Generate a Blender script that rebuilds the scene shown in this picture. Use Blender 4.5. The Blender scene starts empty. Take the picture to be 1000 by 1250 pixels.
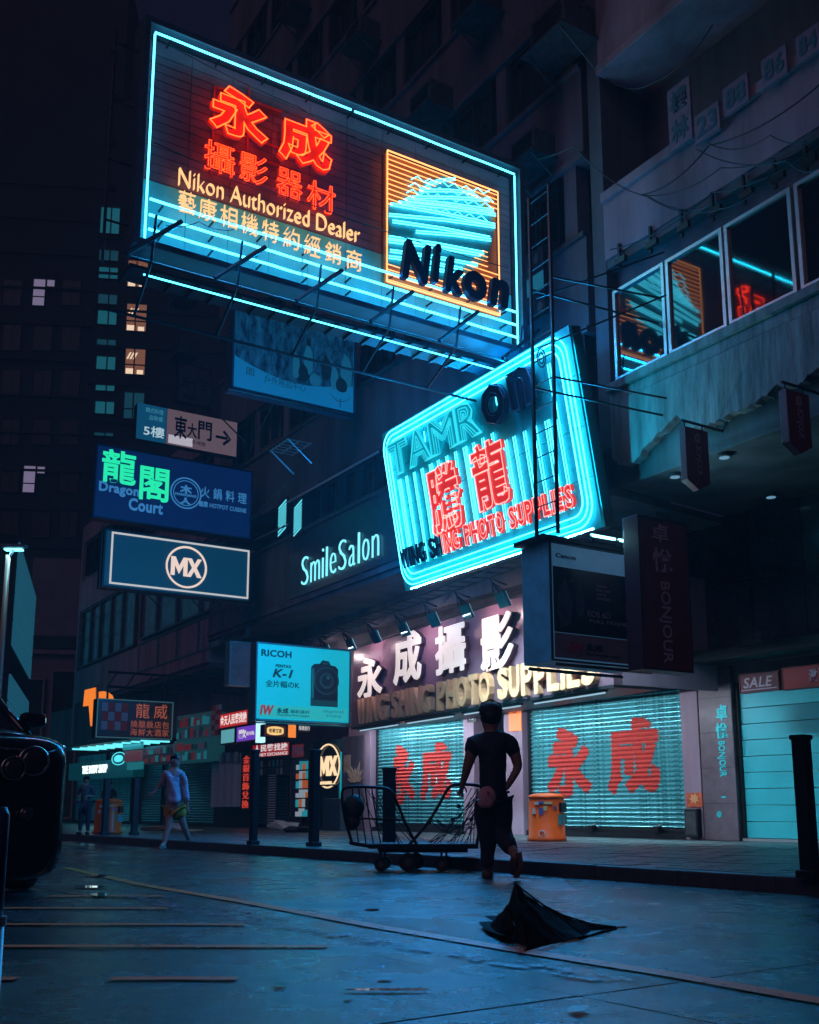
import bpy, bmesh, math, random
from mathutils import Vector, Matrix
random.seed(7)
sc = bpy.context.scene
COL = sc.collection
R = math.radians

# ------------------------------------------------------------------ camera, world, light, exposure
CAMH = .65
PITCH = math.atan(244/1283)
FPX, CX, CY = 1283., 500., 744.
SP, CP = math.sin(PITCH), math.cos(PITCH)
cam = bpy.data.cameras.new('camera'); camo = bpy.data.objects.new('camera', cam); COL.objects.link(camo)
camo.location = (0, 0, CAMH); camo.rotation_euler = (R(90)+PITCH, 0, 0)
cam.sensor_fit = 'VERTICAL'; cam.sensor_height = 36; cam.lens = 36*FPX/1250
cam.shift_y = (CY-625)/1250
cam.clip_end = 1500; cam.clip_start = .05
sc.camera = camo
w = bpy.data.worlds.new('World'); sc.world = w; w.use_nodes = True
nt = w.node_tree; bg = nt.nodes['Background']
sky = nt.nodes.new('ShaderNodeTexSky'); sky.sky_type = 'NISHITA'; sky.sun_disc = False
sky.sun_elevation = R(2); sky.sun_rotation = R(215)
mixc = nt.nodes.new('ShaderNodeMix'); mixc.data_type = 'RGBA'; mixc.blend_type = 'MIX'
mixc.inputs[0].default_value = .97
mixc.inputs[7].default_value = (.25, .29, 1.0, 1)      # city glow on a night sky
nt.links.new(sky.outputs[0], mixc.inputs[6]); nt.links.new(mixc.outputs[2], bg.inputs[0])
bg.inputs[1].default_value = .012
sun = bpy.data.lights.new('unseen_street_glow', 'SUN'); suno = bpy.data.objects.new('unseen_street_glow', sun); COL.objects.link(suno)  # soft sun added in place of unseen street lamps behind the camera
sun.energy = .17; sun.angle = R(40); sun.color = (1.0, .60, .90)
suno.rotation_euler = Vector((.42, .72, -.62)).to_track_quat('-Z', 'Y').to_euler()
sc.view_settings.view_transform = 'Standard'; sc.view_settings.look = 'None'
sc.view_settings.exposure = 0; sc.view_settings.gamma = 1; sc.view_settings.use_curve_mapping = False
sc.render.engine = 'CYCLES'
cy = sc.cycles
cy.use_denoising = True; cy.max_bounces = 6; cy.diffuse_bounces = 3; cy.glossy_bounces = 4
cy.transmission_bounces = 4; cy.volume_bounces = 0; cy.transparent_max_bounces = 8
cy.sample_clamp_indirect = 3; cy.sample_clamp_direct = 0; cy.caustics_reflective = False; cy.caustics_refractive = False
cy.use_light_tree = True

# ------------------------------------------------------------------ projective helpers (used only to find where things stand)
def ray(px, py):
    v = py-CY
    return Vector((px-CX, FPX*CP+v*SP, FPX*SP-v*CP))
EYE = Vector((0, 0, CAMH))
def proj(P):
    d = P-EYE
    f = d.y*CP+d.z*SP; dn = d.y*SP-d.z*CP
    return CX+FPX*d.x/f, CY+FPX*dn/f
def G(px, py, z=0.):
    r = ray(px, py); return EYE+r*((z-CAMH)/r.z)
def at_y(px, py, y):
    r = ray(px, py); return EYE+r*(y/r.y)

class Panel:
    """a plane with its own right (U) and up (V) directions, in metres"""
    def __init__(s, O, U, V=(0, 0, 1)):
        s.O = Vector(O); s.U = Vector(U).normalized(); s.V = Vector(V).normalized(); s.N = s.U.cross(s.V).normalized()
    def P(s, u, v, w=0.): return s.O+s.U*u+s.V*v+s.N*w
    def uv(s, px, py):
        r = ray(px, py); t = (s.O-EYE).dot(s.N)/r.dot(s.N); d = EYE+r*t-s.O
        return d.dot(s.U), d.dot(s.V)
    def hit(s, px, py): return s.P(*s.uv(px, py))
    def off(s, o): return Panel(s.O+s.N*o, s.U, s.V)
    def rect(s, xl, xr, yt, yb, side='L'):
        """rectangle (u0,u1,v0,v1): image columns xl..xr, rows yt..yb read at its left (or right) edge"""
        xa, xb = (xl, xr) if side == 'L' else (xr, xl)
        ua, v1 = s.uv(xa, yt); ub2, v0 = s.uv(xa, yb); ua = (ua+ub2)/2
        y = (yt+yb)/2
        for _ in range(3):
            ub = s.uv(xb, y)[0]; y = proj(s.P(ub, (v0+v1)/2))[1]
        return (min(ua, ub), max(ua, ub), min(v0, v1), max(v0, v1))
def strip_panel(x, y, theta): return Panel((x, y, 0), (math.sin(R(theta)), -math.cos(R(theta)), 0))
FAC = strip_panel(4.86, 18.9, 37.5)                  # the shop fronts
_w = FAC.P(0, 0, 3.0)
UPP = strip_panel(_w.x, _w.y, 32)                    # the upper storeys, standing out over the pavement
KRB = strip_panel(1.17, 11.08, 35.5)                 # the kerb

# ------------------------------------------------------------------ materials
MATS = {}
def mat(name, color=(.5, .5, .5), rough=.6, metal=0., emis=None, estr=0., noise=0., nscale=4., bump=0., bscale=30., rnoise=0., coat=0., spec=.5, streak=False):
    if name in MATS: return MATS[name]
    m = bpy.data.materials.new(name); m.use_nodes = True; t = m.node_tree; N = t.nodes; L = t.links
    b = N['Principled BSDF']
    b.inputs['Base Color'].default_value = (*color, 1); b.inputs['Roughness'].default_value = rough
    b.inputs['Metallic'].default_value = metal; b.inputs['Coat Weight'].default_value = coat
    b.inputs['Specular IOR Level'].default_value = spec
    if emis:
        b.inputs['Emission Color'].default_value = (*emis, 1); b.inputs['Emission Strength'].default_value = estr
    if noise or rnoise or bump:
        tc = N.new('ShaderNodeTexCoord'); mp = N.new('ShaderNodeMapping'); L.new(tc.outputs['Object'], mp.inputs[0])
        if streak: mp.inputs['Scale'].default_value = (1, 1, .18)
    if noise or rnoise:
        n = N.new('ShaderNodeTexNoise'); n.inputs['Scale'].default_value = nscale; n.inputs['Detail'].default_value = 6
        n.inputs['Roughness'].default_value = .65; L.new(mp.outputs[0], n.inputs['Vector'])
        cr = N.new('ShaderNodeValToRGB'); cr.color_ramp.elements[0].position = .3; cr.color_ramp.elements[1].position = .7
        L.new(n.outputs['Fac'], cr.inputs[0])
        cr.color_ramp.elements[0].color = (*[c*(1-noise) for c in color], 1)
        cr.color_ramp.elements[1].color = (*[min(1, c*(1+noise)) for c in color], 1)
        if noise: L.new(cr.outputs[0], b.inputs['Base Color'])
        if rnoise:
            mr = N.new('ShaderNodeMapRange'); L.new(n.outputs['Fac'], mr.inputs[0])
            mr.inputs[1].default_value = .3; mr.inputs[2].default_value = .7
            mr.inputs[3].default_value = max(.03, rough-rnoise); mr.inputs[4].default_value = min(1, rough+rnoise)
            L.new(mr.outputs[0], b.inputs['Roughness'])
    if bump:
        n2 = N.new('ShaderNodeTexNoise'); n2.inputs['Scale'].default_value = bscale; n2.inputs['Detail'].default_value = 8
        L.new(mp.outputs[0], n2.inputs['Vector'])
        bp = N.new('ShaderNodeBump'); bp.inputs['Strength'].default_value = bump; bp.inputs['Distance'].default_value = .02
        L.new(n2.outputs['Fac'], bp.inputs['Height']); L.new(bp.outputs[0], b.inputs['Normal'])
    MATS[name] = m; return m
def glow(name, col, s, base=(.02, .02, .02)):
    return mat(name, base, .5, emis=col, estr=s)

CY_T = glow('cyan_neon_glass', (.065, .64, .95), 6)
CY_T2 = glow('cyan_neon_glass_soft', (.06, .66, .92), 6)
RED_T = glow('red_neon_glass', (1, .032, .004), 13)
RED_L = glow('red_letter_lit', (1, .03, .008), .22, (.4, .02, .01))
YEL_T = glow('yellow_neon_glass', (1, .55, .22), 1.25)
ORG_T = glow('orange_neon_glass', (1, .36, .1), 2.6)
WHT_T = glow('white_letter_lit', (.9, .93, 1), 1.0)
M_STEEL = mat('painted_steel', (.022, .025, .033), .45, .4, noise=.3, nscale=9)
M_STEEL2 = mat('weathered_steel', (.09, .095, .11), .5, .5, noise=.4, nscale=7)
M_DARK = mat('dark_paint', (.018, .02, .028), .5, noise=.25)
M_BLACK = mat('black_plastic', (.008, .008, .011), .4)
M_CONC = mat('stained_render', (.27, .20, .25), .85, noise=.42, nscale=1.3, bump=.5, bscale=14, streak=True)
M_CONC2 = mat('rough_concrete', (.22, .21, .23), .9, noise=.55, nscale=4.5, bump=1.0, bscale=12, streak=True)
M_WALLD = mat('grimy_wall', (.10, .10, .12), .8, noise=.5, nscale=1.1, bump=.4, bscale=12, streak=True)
M_MAUVE = mat('mauve_paint', (.36, .25, .33), .55, noise=.18, nscale=2.4, bump=.15, bscale=20, streak=True)
M_FASC = mat('mauve_fascia', (.27, .15, .22), .28, noise=.12, nscale=1.5, coat=.3)
M_GLASS = mat('dark_window_glass', (.006, .009, .014), .035, rnoise=.02, nscale=2, spec=1.0)
M_GLASSF = mat('far_window_glass', (.02, .035, .05), .08, spec=.8)
M_ALU = mat('aluminium_frame', (.55, .58, .62), .35, .6, noise=.15)
M_SHUT = mat('cyan_lit_shutter_metal', (.14, .56, .60), .30, .5, noise=.14, nscale=5, rnoise=.1)  # silver metal tinted turquoise: the cyan neon light is painted in
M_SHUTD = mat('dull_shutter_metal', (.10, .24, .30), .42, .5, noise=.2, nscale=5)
M_SHUTP = mat('teal_lit_panel_shutter', (.05, .58, .68), .42, .1, noise=.12, nscale=1.2, rnoise=.08)  # teal light falling on this shutter is put into its colour
M_REDP = mat('red_paint', (.50, .035, .025), .5, noise=.2, nscale=9)
M_CABLE = mat('black_cable', (.012, .012, .015), .5)

# ------------------------------------------------------------------ mesh builder
class MB:
    def __init__(s): s.v = []; s.f = []
    def add(s, vs, fs):
        n = len(s.v); s.v += [Vector(p) for p in vs]; s.f += [tuple(i+n for i in f) for f in fs]; return s
    def hexa(s, p):            # p: 4 back then 4 front, both counter-clockwise
        return s.add(p, [(3, 2, 1, 0), (4, 5, 6, 7), (0, 1, 5, 4), (1, 2, 6, 5), (2, 3, 7, 6), (3, 0, 4, 7)])
    def slab(s, pl, u0, u1, v0, v1, w0, w1):
        return s.hexa([pl.P(u0, v0, w0), pl.P(u1, v0, w0), pl.P(u1, v1, w0), pl.P(u0, v1, w0),
                       pl.P(u0, v0, w1), pl.P(u1, v0, w1), pl.P(u1, v1, w1), pl.P(u0, v1, w1)])
    def frame(s, pl, r, t, w0, w1):
        u0, u1, v0, v1 = r
        s.slab(pl, u0, u1, v1-t, v1, w0, w1); s.slab(pl, u0, u1, v0, v0+t, w0, w1)
        s.slab(pl, u0, u0+t, v0+t, v1-t, w0, w1); s.slab(pl, u1-t, u1, v0+t, v1-t, w0, w1); return s
    def box(s, c, d, rz=0.):
        c = Vector(c); M = Matrix.Rotation(rz, 3, 'Z'); x, y, z = d[0]/2, d[1]/2, d[2]/2
        return s.hexa([c+M@Vector(q) for q in ((-x, y, -z), (x, y, -z), (x, y, z), (-x, y, z), (-x, -y, -z), (x, -y, -z), (x, -y, z), (-x, -y, z))])
    def poly(s, pl, pts, w0, w1):   # prism of a polygon on a panel
        n = len(pts)
        vs = [pl.P(u, v, w0) for u, v in pts]+[pl.P(u, v, w1) for u, v in pts]
        s.add(vs, [tuple(range(n))[::-1], tuple(range(n, 2*n))]+[(i, (i+1) % n, n+(i+1) % n, n+i) for i in range(n)]); return s
    def tube(s, pts, r, seg=6, closed=False, r1=None):
        pts = [Vector(p) for p in pts]; n = len(pts)
        if n < 2: return s
        rings = []; up = None
        for i, p in enumerate(pts):
            if closed: d = pts[(i+1) % n]-pts[i-1]
            else: d = pts[min(i+1, n-1)]-pts[max(i-1, 0)]
            if d.length < 1e-7: d = Vector((0, 0, 1))
            d.normalize()
            if up is None:
                up = Vector((0, 0, 1)) if abs(d.z) < .9 else Vector((1, 0, 0))
            a = d.cross(up)
            if a.length < 1e-4: a = d.cross(Vector((1, 0, .3)))
            a.normalize(); b = a.cross(d).normalized(); up = b
            rr = r if r1 is None else r+(r1-r)*i/(n-1)
            rings.append([p+a*rr*math.cos(k*2*math.pi/seg)+b*rr*math.sin(k*2*math.pi/seg) for k in range(seg)])
        vs = [q for g in rings for q in g]; fs = []
        m = n if closed else n-1
        for i in range(m):
            j = (i+1) % n
            for k in range(seg):
                k2 = (k+1) % seg; fs.append((i*seg+k, i*seg+k2, j*seg+k2, j*seg+k))
        if not closed: fs += [tuple(range(seg))[::-1], tuple((n-1)*seg+k for k in range(seg))]
        return s.add(vs, fs)
    def bar(s, a, b, r, seg=6): return s.tube([a, b], r, seg)
    def lathe(s, c, prof, seg=20, ax=(0, 0, 1)):
        c = Vector(c); Q = Vector((0, 0, 1)).rotation_difference(Vector(ax)); vs = []; fs = []
        for r, z in prof:
            for k in range(seg):
                a = 2*math.pi*k/seg; vs.append(c+Q@Vector((r*math.cos(a), r*math.sin(a), z)))
        n = len(prof)
        for i in range(n-1):
            for k in range(seg):
                k2 = (k+1) % seg; fs.append((i*seg+k, i*seg+k2, (i+1)*seg+k2, (i+1)*seg+k))
        fs += [tuple(range(seg))[::-1], tuple((n-1)*seg+k for k in range(seg))]
        return s.add(vs, fs)
    def ball(s, c, r, seg=12, sc3=(1, 1, 1)):
        c = Vector(c); vs = []; fs = []; rg = seg//2
        for i in range(rg+1):
            ph = math.pi*i/rg
            for k in range(seg):
                a = 2*math.pi*k/seg
                vs.append(c+Vector((r*sc3[0]*math.sin(ph)*math.cos(a), r*sc3[1]*math.sin(ph)*math.sin(a), r*sc3[2]*math.cos(ph))))
        for i in range(rg):
            for k in range(seg):
                k2 = (k+1) % seg; fs.append((i*seg+k, (i+1)*seg+k, (i+1)*seg+k2, i*seg+k2))
        return s.add(vs, fs)
    def text(s, pl, r, string, w=0., thick=.0, bold=0., outline=0., rot=False, italic=0.):
        if bold > .02 and not outline:      # heavy strokes: shifted copies of the glyph, each a hair further out
            e = bold-.012; bb0 = glyphs(string, .012, 0, thick > 0, italic)[2]; W_ = bb0[1]-bb0[0]; H_ = bb0[3]-bb0[2]
            u0, u1, v0, v1 = r
            (su, sv) = (e*(v1-v0)/W_, e*(u1-u0)/H_) if rot else (e*(u1-u0)/W_, e*(v1-v0)/H_)
            if rot: su, sv = e*(u1-u0)/H_, e*(v1-v0)/W_
            for k_, (a, c) in enumerate(((1, 0), (-1, 0), (0, 1), (0, -1), (.7, .7), (-.7, .7), (.7, -.7), (-.7, -.7), (0, 0))):
                s.text(pl, (u0+su+a*su, u1-su+a*su, v0+sv+c*sv, v1-sv+c*sv), string, w+k_*.0004, thick, .012, 0., rot, italic)
            return s
        vs, fs, bb = glyphs(string, bold, outline, thick > 0, italic)
        u0, u1, v0, v1 = r; x0, x1, y0, y1 = bb; out = []
        if rot:     # reads downwards
            kx = (v1-v0)/(x1-x0); ky = (u1-u0)/(y1-y0)
            for x, y, z in vs: out.append(pl.P(u0+(y-y0)*ky, v1-(x-x0)*kx, w+z*(thick/2 if thick else min(kx, ky))))
        else:
            kx = (u1-u0)/(x1-x0); ky = (v1-v0)/(y1-y0)
            for x, y, z in vs: out.append(pl.P(u0+(x-x0)*kx, v0+(y-y0)*ky, w+z*((thick/2) if thick and not outline else min(kx, ky))))
        return s.add(out, fs)
_gc = {}
def glyphs(string, bold, outline, thick, italic):
    key = (string, bold, outline, thick, italic)
    if key in _gc: return _gc[key]
    c = bpy.data.curves.new('t', 'FONT'); c.body = string; c.offset = bold; c.resolution_u = 3; c.shear = italic; c.space_character = 1.06 if bold > .011 else 1
    if outline: c.fill_mode = 'NONE'; c.bevel_depth = outline; c.bevel_resolution = 0; c.resolution_u = 2
    elif thick: c.extrude = 1.0
    o = bpy.data.objects.new('t', c); COL.objects.link(o); bpy.context.view_layer.update()
    m = bpy.data.meshes.new_from_object(o.evaluated_get(bpy.context.evaluated_depsgraph_get()))
    vs = [tuple(v.co) for v in m.vertices]; fs = [tuple(p.vertices) for p in m.polygons]
    xs = [v[0] for v in vs]; ys = [v[1] for v in vs]
    _gc[key] = (vs, fs, (min(xs), max(xs), min(ys), max(ys)))
    bpy.data.objects.remove(o); bpy.data.curves.remove(c); bpy.data.meshes.remove(m)
    return _gc[key]

# ------------------------------------------------------------------ objects
ORG = {}
def tag(o, label=None, cat=None, group=None, kind=None):
    if label: o['label'] = label
    if cat: o['category'] = cat
    if group: o['group'] = group
    if kind: o['kind'] = kind
    return o
def thing(name, label, cat, loc, group=None):
    o = bpy.data.objects.new(name, None); COL.objects.link(o); o.empty_display_size = .2
    o.location = loc; ORG[o.name] = Vector(loc); return tag(o, label, cat, group)
def part(name, mb, m, parent=None, label=None, smooth=False, bevel=0., kind=None, org=None):
    base = ORG[parent.name] if parent else (Vector(org) if org is not None else Vector((0, 0, 0)))
    me = bpy.data.meshes.new(name)
    me.from_pydata([v-base for v in mb.v], [], mb.f); me.update()
    if smooth:
        me.polygons.foreach_set('use_smooth', [True]*len(me.polygons))
    me.materials.append(m)
    o = bpy.data.objects.new(name, me); COL.objects.link(o)
    if parent: o.parent = parent
    else: o.location = base
    ORG[o.name] = base
    if bevel:
        b = o.modifiers.new('bevel', 'BEVEL'); b.width = bevel; b.segments = 2; b.limit_method = 'ANGLE'
    if label: o['label'] = label
    if kind: o['kind'] = kind
    return o
def solo(name, mb, m, label, cat, org, group=None, **k):
    return tag(part(name, mb, m, None, org=org, **k), label, cat, group)
def kids(o): return [c for c in bpy.data.objects if c.parent == o]
def copy_tree(o, shift=(0, 0, 0), label=None, parent=None, table=None):
    if table is None:
        table = {}
        for c in bpy.data.objects:
            if c.parent: table.setdefault(c.parent.name, []).append(c)
    c = o.copy(); COL.objects.link(c); c.parent = parent
    if parent is None: c.location = o.location+Vector(shift)
    if label: c['label'] = label
    for ch in table.get(o.name, []): copy_tree(ch, parent=c, table=table)
    return c
def strip_light(name, parent, a, b, nrm, width, power, color, spread=180):
    """a thin area lamp"""
    a = Vector(a); b = Vector(b); L = bpy.data.lights.new(name, 'AREA'); L.shape = 'RECTANGLE'
    L.size = (b-a).length; L.size_y = width; L.energy = power; L.color = color; L.spread = R(spread)
    o = bpy.data.objects.new(name, L); COL.objects.link(o)
    X = (b-a).normalized(); Z = -Vector(nrm).normalized(); Y = Z.cross(X).normalized(); Z = X.cross(Y)
    M = Matrix((X, Y, Z)).transposed().to_4x4()
    # the lamp shines along its own -Z
    o.matrix_world = Matrix.Translation((a+b)/2-(ORG[parent.name] if parent else Vector()))@M
    if parent: o.parent = parent
    return o
def skin(joints, edges, root, sub=1, wr=0., wsc=14.):
    """one continuous tapered surface grown from a skeleton; joints: name -> (pos, rx, ry)"""
    names = list(joints); me = bpy.data.meshes.new('s')
    me.from_pydata([Vector(joints[n][0]) for n in names], [(names.index(a), names.index(b)) for a, b in edges], [])
    o = bpy.data.objects.new('s', me); COL.objects.link(o)
    o.modifiers.new('k', 'SKIN'); sv = me.skin_vertices[0].data
    for i, n in enumerate(names):
        k_ = 1.0 if joints[n][1] < .012 else 1.16; sv[i].radius = (joints[n][1]*k_, (joints[n][2] if len(joints[n]) > 2 else joints[n][1])*k_); sv[i].use_root = (n == root)
    m2 = o.modifiers.new('u', 'SUBSURF'); m2.levels = sub; m2.render_levels = sub
    bpy.context.view_layer.update()
    m = bpy.data.meshes.new_from_object(o.evaluated_get(bpy.context.evaluated_depsgraph_get()))
    from mathutils import noise as mn
    def wv(v):
        c = v.co.copy(); n1 = mn.noise(Vector((c.x*wsc, c.y*wsc, c.z*wsc*.55))); n2 = mn.noise(c*wsc*2.3+Vector((5, 1, 2)))
        return c+v.normal*wr*(n1*1.6-abs(n2)*.8)
    b = MB(); b.add([wv(v) if wr else v.co.copy() for v in m.vertices], [tuple(p.vertices) for p in m.polygons])
    bpy.data.objects.remove(o); bpy.data.meshes.remove(m); return b
def chain(*n): return list(zip(n[:-1], n[1:]))
# ================================================================== GROUND
def road_mat(name, c, rough):
    m = mat(name, c, rough); t = m.node_tree; N = t.nodes; L = t.links; b = N['Principled BSDF']
    tc = N.new('ShaderNodeTexCoord')
    def noi(s, d=8):
        n = N.new('ShaderNodeTexNoise'); n.inputs['Scale'].default_value = s; n.inputs['Detail'].default_value = d
        n.inputs['Roughness'].default_value = .7; L.new(tc.outputs['Object'], n.inputs['Vector']); return n
    big = noi(.9); fine = noi(120, 3); med = noi(7)
    mr = N.new('ShaderNodeMapRange'); mr.inputs[1].default_value = .35; mr.inputs[2].default_value = .65
    mr.inputs[3].default_value = rough-.12; mr.inputs[4].default_value = rough+.16
    L.new(big.outputs[0], mr.inputs[0]); L.new(mr.outputs[0], b.inputs['Roughness'])
    mx = N.new('ShaderNodeMix'); mx.data_type = 'RGBA'; mx.inputs[6].default_value = (*[q*.55 for q in c], 1); mx.inputs[7].default_value = (*[q*1.5 for q in c], 1)
    L.new(med.outputs[0], mx.inputs[0]); L.new(mx.outputs[2], b.inputs['Base Color'])
    v = noi(150, 2)
    b1 = N.new('ShaderNodeBump'); b1.inputs['Strength'].default_value = .8; b1.inputs['Distance'].default_value = .006
    L.new(v.outputs[0], b1.inputs['Height'])
    b2 = N.new('ShaderNodeBump'); b2.inputs['Strength'].default_value = .22; b2.inputs['Distance'].default_value = .03
    L.new(med.outputs[0], b2.inputs['Height']); L.new(b2.outputs[0], b1.inputs['Normal']); L.new(b1.outputs[0], b.inputs['Normal'])
    b.inputs['Specular IOR Level'].default_value = .6
    # oil stains, patches and hairline cracks
    st = noi(1.7, 10); sr = N.new('ShaderNodeMapRange'); sr.inputs[1].default_value = .42; sr.inputs[2].default_value = .60; sr.inputs[3].default_value = .35; sr.inputs[4].default_value = 1.15; L.new(st.outputs[0], sr.inputs[0])
    m2 = N.new('ShaderNodeMix'); m2.data_type = 'RGBA'; m2.blend_type = 'MULTIPLY'; m2.inputs[0].default_value = 1; L.new(mx.outputs[2], m2.inputs[6]); L.new(sr.outputs[0], m2.inputs[7])
    wp_ = N.new('ShaderNodeVectorMath'); wp_.operation = 'ADD'; wn = noi(2.5, 6); L.new(tc.outputs['Object'], wp_.inputs[0]); L.new(wn.outputs['Color'], wp_.inputs[1])
    cv = N.new('ShaderNodeTexVoronoi'); cv.feature = 'DISTANCE_TO_EDGE'; cv.inputs['Scale'].default_value = .55; L.new(wp_.outputs[0], cv.inputs['Vector'])
    c2 = N.new('ShaderNodeMapRange'); c2.inputs[1].default_value = .0; c2.inputs[2].default_value = .006; c2.inputs[3].default_value = .25; c2.inputs[4].default_value = 1; L.new(cv.outputs['Distance'], c2.inputs[0])
    m3 = N.new('ShaderNodeMix'); m3.data_type = 'RGBA'; m3.blend_type = 'MULTIPLY'; m3.inputs[0].default_value = 1; L.new(m2.outputs[2], m3.inputs[6]); L.new(c2.outputs[0], m3.inputs[7]); 
    gr = noi(95, 2); g2 = N.new('ShaderNodeMapRange'); g2.inputs[1].default_value = .42; g2.inputs[2].default_value = .68; g2.inputs[3].default_value = .45; g2.inputs[4].default_value = 2.6; L.new(gr.outputs[0], g2.inputs[0])
    m4 = N.new('ShaderNodeMix'); m4.data_type = 'RGBA'; m4.blend_type = 'MULTIPLY'; m4.inputs[0].default_value = 1; L.new(m3.outputs[2], m4.inputs[6]); L.new(g2.outputs[0], m4.inputs[7]); L.new(m4.outputs[2], b.inputs['Base Color'])
    return m
M_ROAD = road_mat('damp_asphalt', (.055, .06, .07), .42)
M_ROAD2 = road_mat('damp_concrete_slab', (.022, .030, .038), .25)
M_PAVE = mat('pavement_base', (.07, .07, .08), .6, noise=.3)
m = MB(); m.add([(-195, -60, -.03), (195, -60, -.03), (195, 225, -.03), (-195, 225, -.03)], [(0, 1, 2, 3)])
ground = part('ground', m, M_ROAD, org=(0, 0, -.03), kind='structure')
def gp(u, o, z):      # point in kerb coordinates: u towards the right, o out into the road
    p = KRB.P(u, 0, o); return Vector((p.x, p.y, z))
road_o = bpy.data.objects.new('road', None); COL.objects.link(road_o); ORG['road'] = Vector((0, 0, 0)); road_o['kind'] = 'structure'
def gslab(name, m_, u0, u1, o0, o1, z0, z1, parent, bev=.0, **k):
    q = [gp(u0, o0, 0), gp(u1, o0, 0), gp(u1, o1, 0), gp(u0, o1, 0)]
    b = MB(); b.hexa([Vector((p.x, p.y, z0)) for p in q]+[Vector((p.x, p.y, z1)) for p in q])
    return part(name, b, m_, parent, bevel=bev, **k)
offs = [.02, 2.45, 4.62, 6.95, 9.2, 12.0, 15.2]
for i in range(len(offs)-1):
    k = -7.0 if i % 2 == 0 else -7.0
    for j in range(-3, 9):
        u1 = 5.5-j*5.2+(0 if i < 2 else .0); u0 = u1-5.2
        gslab('road_slab', M_ROAD2, u0+.006, u1-.006, offs[i]+.006, offs[i+1]-.006, -.028, random.uniform(-.002, .001), road_o)
# pavement: base sheet, pavers near enough to tell apart are pieces, kerb stones
b = MB(); q = [gp(22, -.16, 0), gp(22, -16, 0), gp(-110, -16, 0), gp(-110, -.16, 0)]
b.add([Vector((p.x, p.y, .118)) for p in q]+[Vector((p.x, p.y, -.02)) for p in q], [(0, 1, 2, 3), (3, 2, 6, 7), (0, 3, 7, 4)])
pavement = part('pavement', b, M_PAVE, org=(0, 0, .1), kind='structure')
M_PAVER = [mat('paver_grey', (.085, .12, .135), .36, noise=.35, nscale=14, rnoise=.14, bump=.4, bscale=50),
           mat('paver_dark', (.055, .08, .09), .34, noise=.35, nscale=14, rnoise=.14, bump=.4, bscale=50)]
# 300 large pavers as parts where they show largest, the rest as one joined part
cells = []
PW, PD = .40, .40
for i in range(-120, 42):
    for j in range(0, 18):
        u = i*PW+(PW/2 if j % 2 else 0); o = -.17-PD*j
        c = gp(u+PW/2, o-PD/2, .13)
        if c.y < 4 or abs(c.x/c.y) > .5: continue
        if (FAC.O-c).dot(FAC.N) > .1: continue
        cells.append((c.length, u, o))
cells.sort()
proto = {}
rest = MB()
for n, (d, u, o) in enumerate(cells):
    dz = random.uniform(-.003, .003)
    if n < 300:
        k = random.randrange(2)
        if k not in proto:
            bb = MB(); a0 = gp(0, 0, 0)
            qs = [gp(.006, -.006, 0), gp(PW-.006, -.006, 0), gp(PW-.006, -PD+.006, 0), gp(.006, -PD+.006, 0)]
            bb.add([Vector((p.x-a0.x, p.y-a0.y, .118)) for p in qs]+[Vector((p.x-a0.x, p.y-a0.y, .13)) for p in qs], [(3, 2, 1, 0)][::1]+[(4, 5, 6, 7), (0, 1, 5, 4), (1, 2, 6, 5), (2, 3, 7, 6), (3, 0, 4, 7)])
            proto[k] = part('paver', bb, M_PAVER[k], pavement, org=(0, 0, 0))
            bpy.context.view_layer.update()
            me = proto[k].data
            for v in me.vertices: v.co += ORG[pavement.name]
            pr = proto[k]
        else:
            pr = proto[k].copy(); COL.objects.link(pr); pr.parent = pavement
        a = gp(u, o, 0); pr.location = (a.x, a.y, -ORG[pavement.name].z+dz)
    else:
        qs = [gp(u+.006, o-.006, 0), gp(u+PW-.006, o-.006, 0), gp(u+PW-.006, o-PD+.006, 0), gp(u+.006, o-PD+.006, 0)]
        rest.add([Vector((p.x, p.y, .119)) for p in qs]+[Vector((p.x, p.y, .13+dz)) for p in qs], [(4, 5, 6, 7), (0, 1, 5, 4), (2, 3, 7, 6), (1, 2, 6, 5), (3, 0, 4, 7)])
part('paver', rest, M_PAVER[0], pavement, kind='stuff')
M_KERB = mat('kerb_granite', (.06, .065, .075), .5, noise=.3, nscale=8, bump=.4, bscale=30)
for j in range(46):
    u1 = 8-j*1.0
    gslab('kerb_stone', M_KERB, u1-.994, u1, -.16, random.uniform(-.006, .004), -.03, .132+random.uniform(-.003, .003), pavement, bev=.015)
b = MB(); q = [gp(-38, 0, 0), gp(-38, -.16, 0), gp(-110, -.16, 0), gp(-110, 0, 0)]
b.add([Vector((p.x, p.y, -.03)) for p in q]+[Vector((p.x, p.y, .132)) for p in q], [(4, 5, 6, 7), (0, 3, 7, 4)])
part('kerb', b, M_KERB, pavement)
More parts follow.
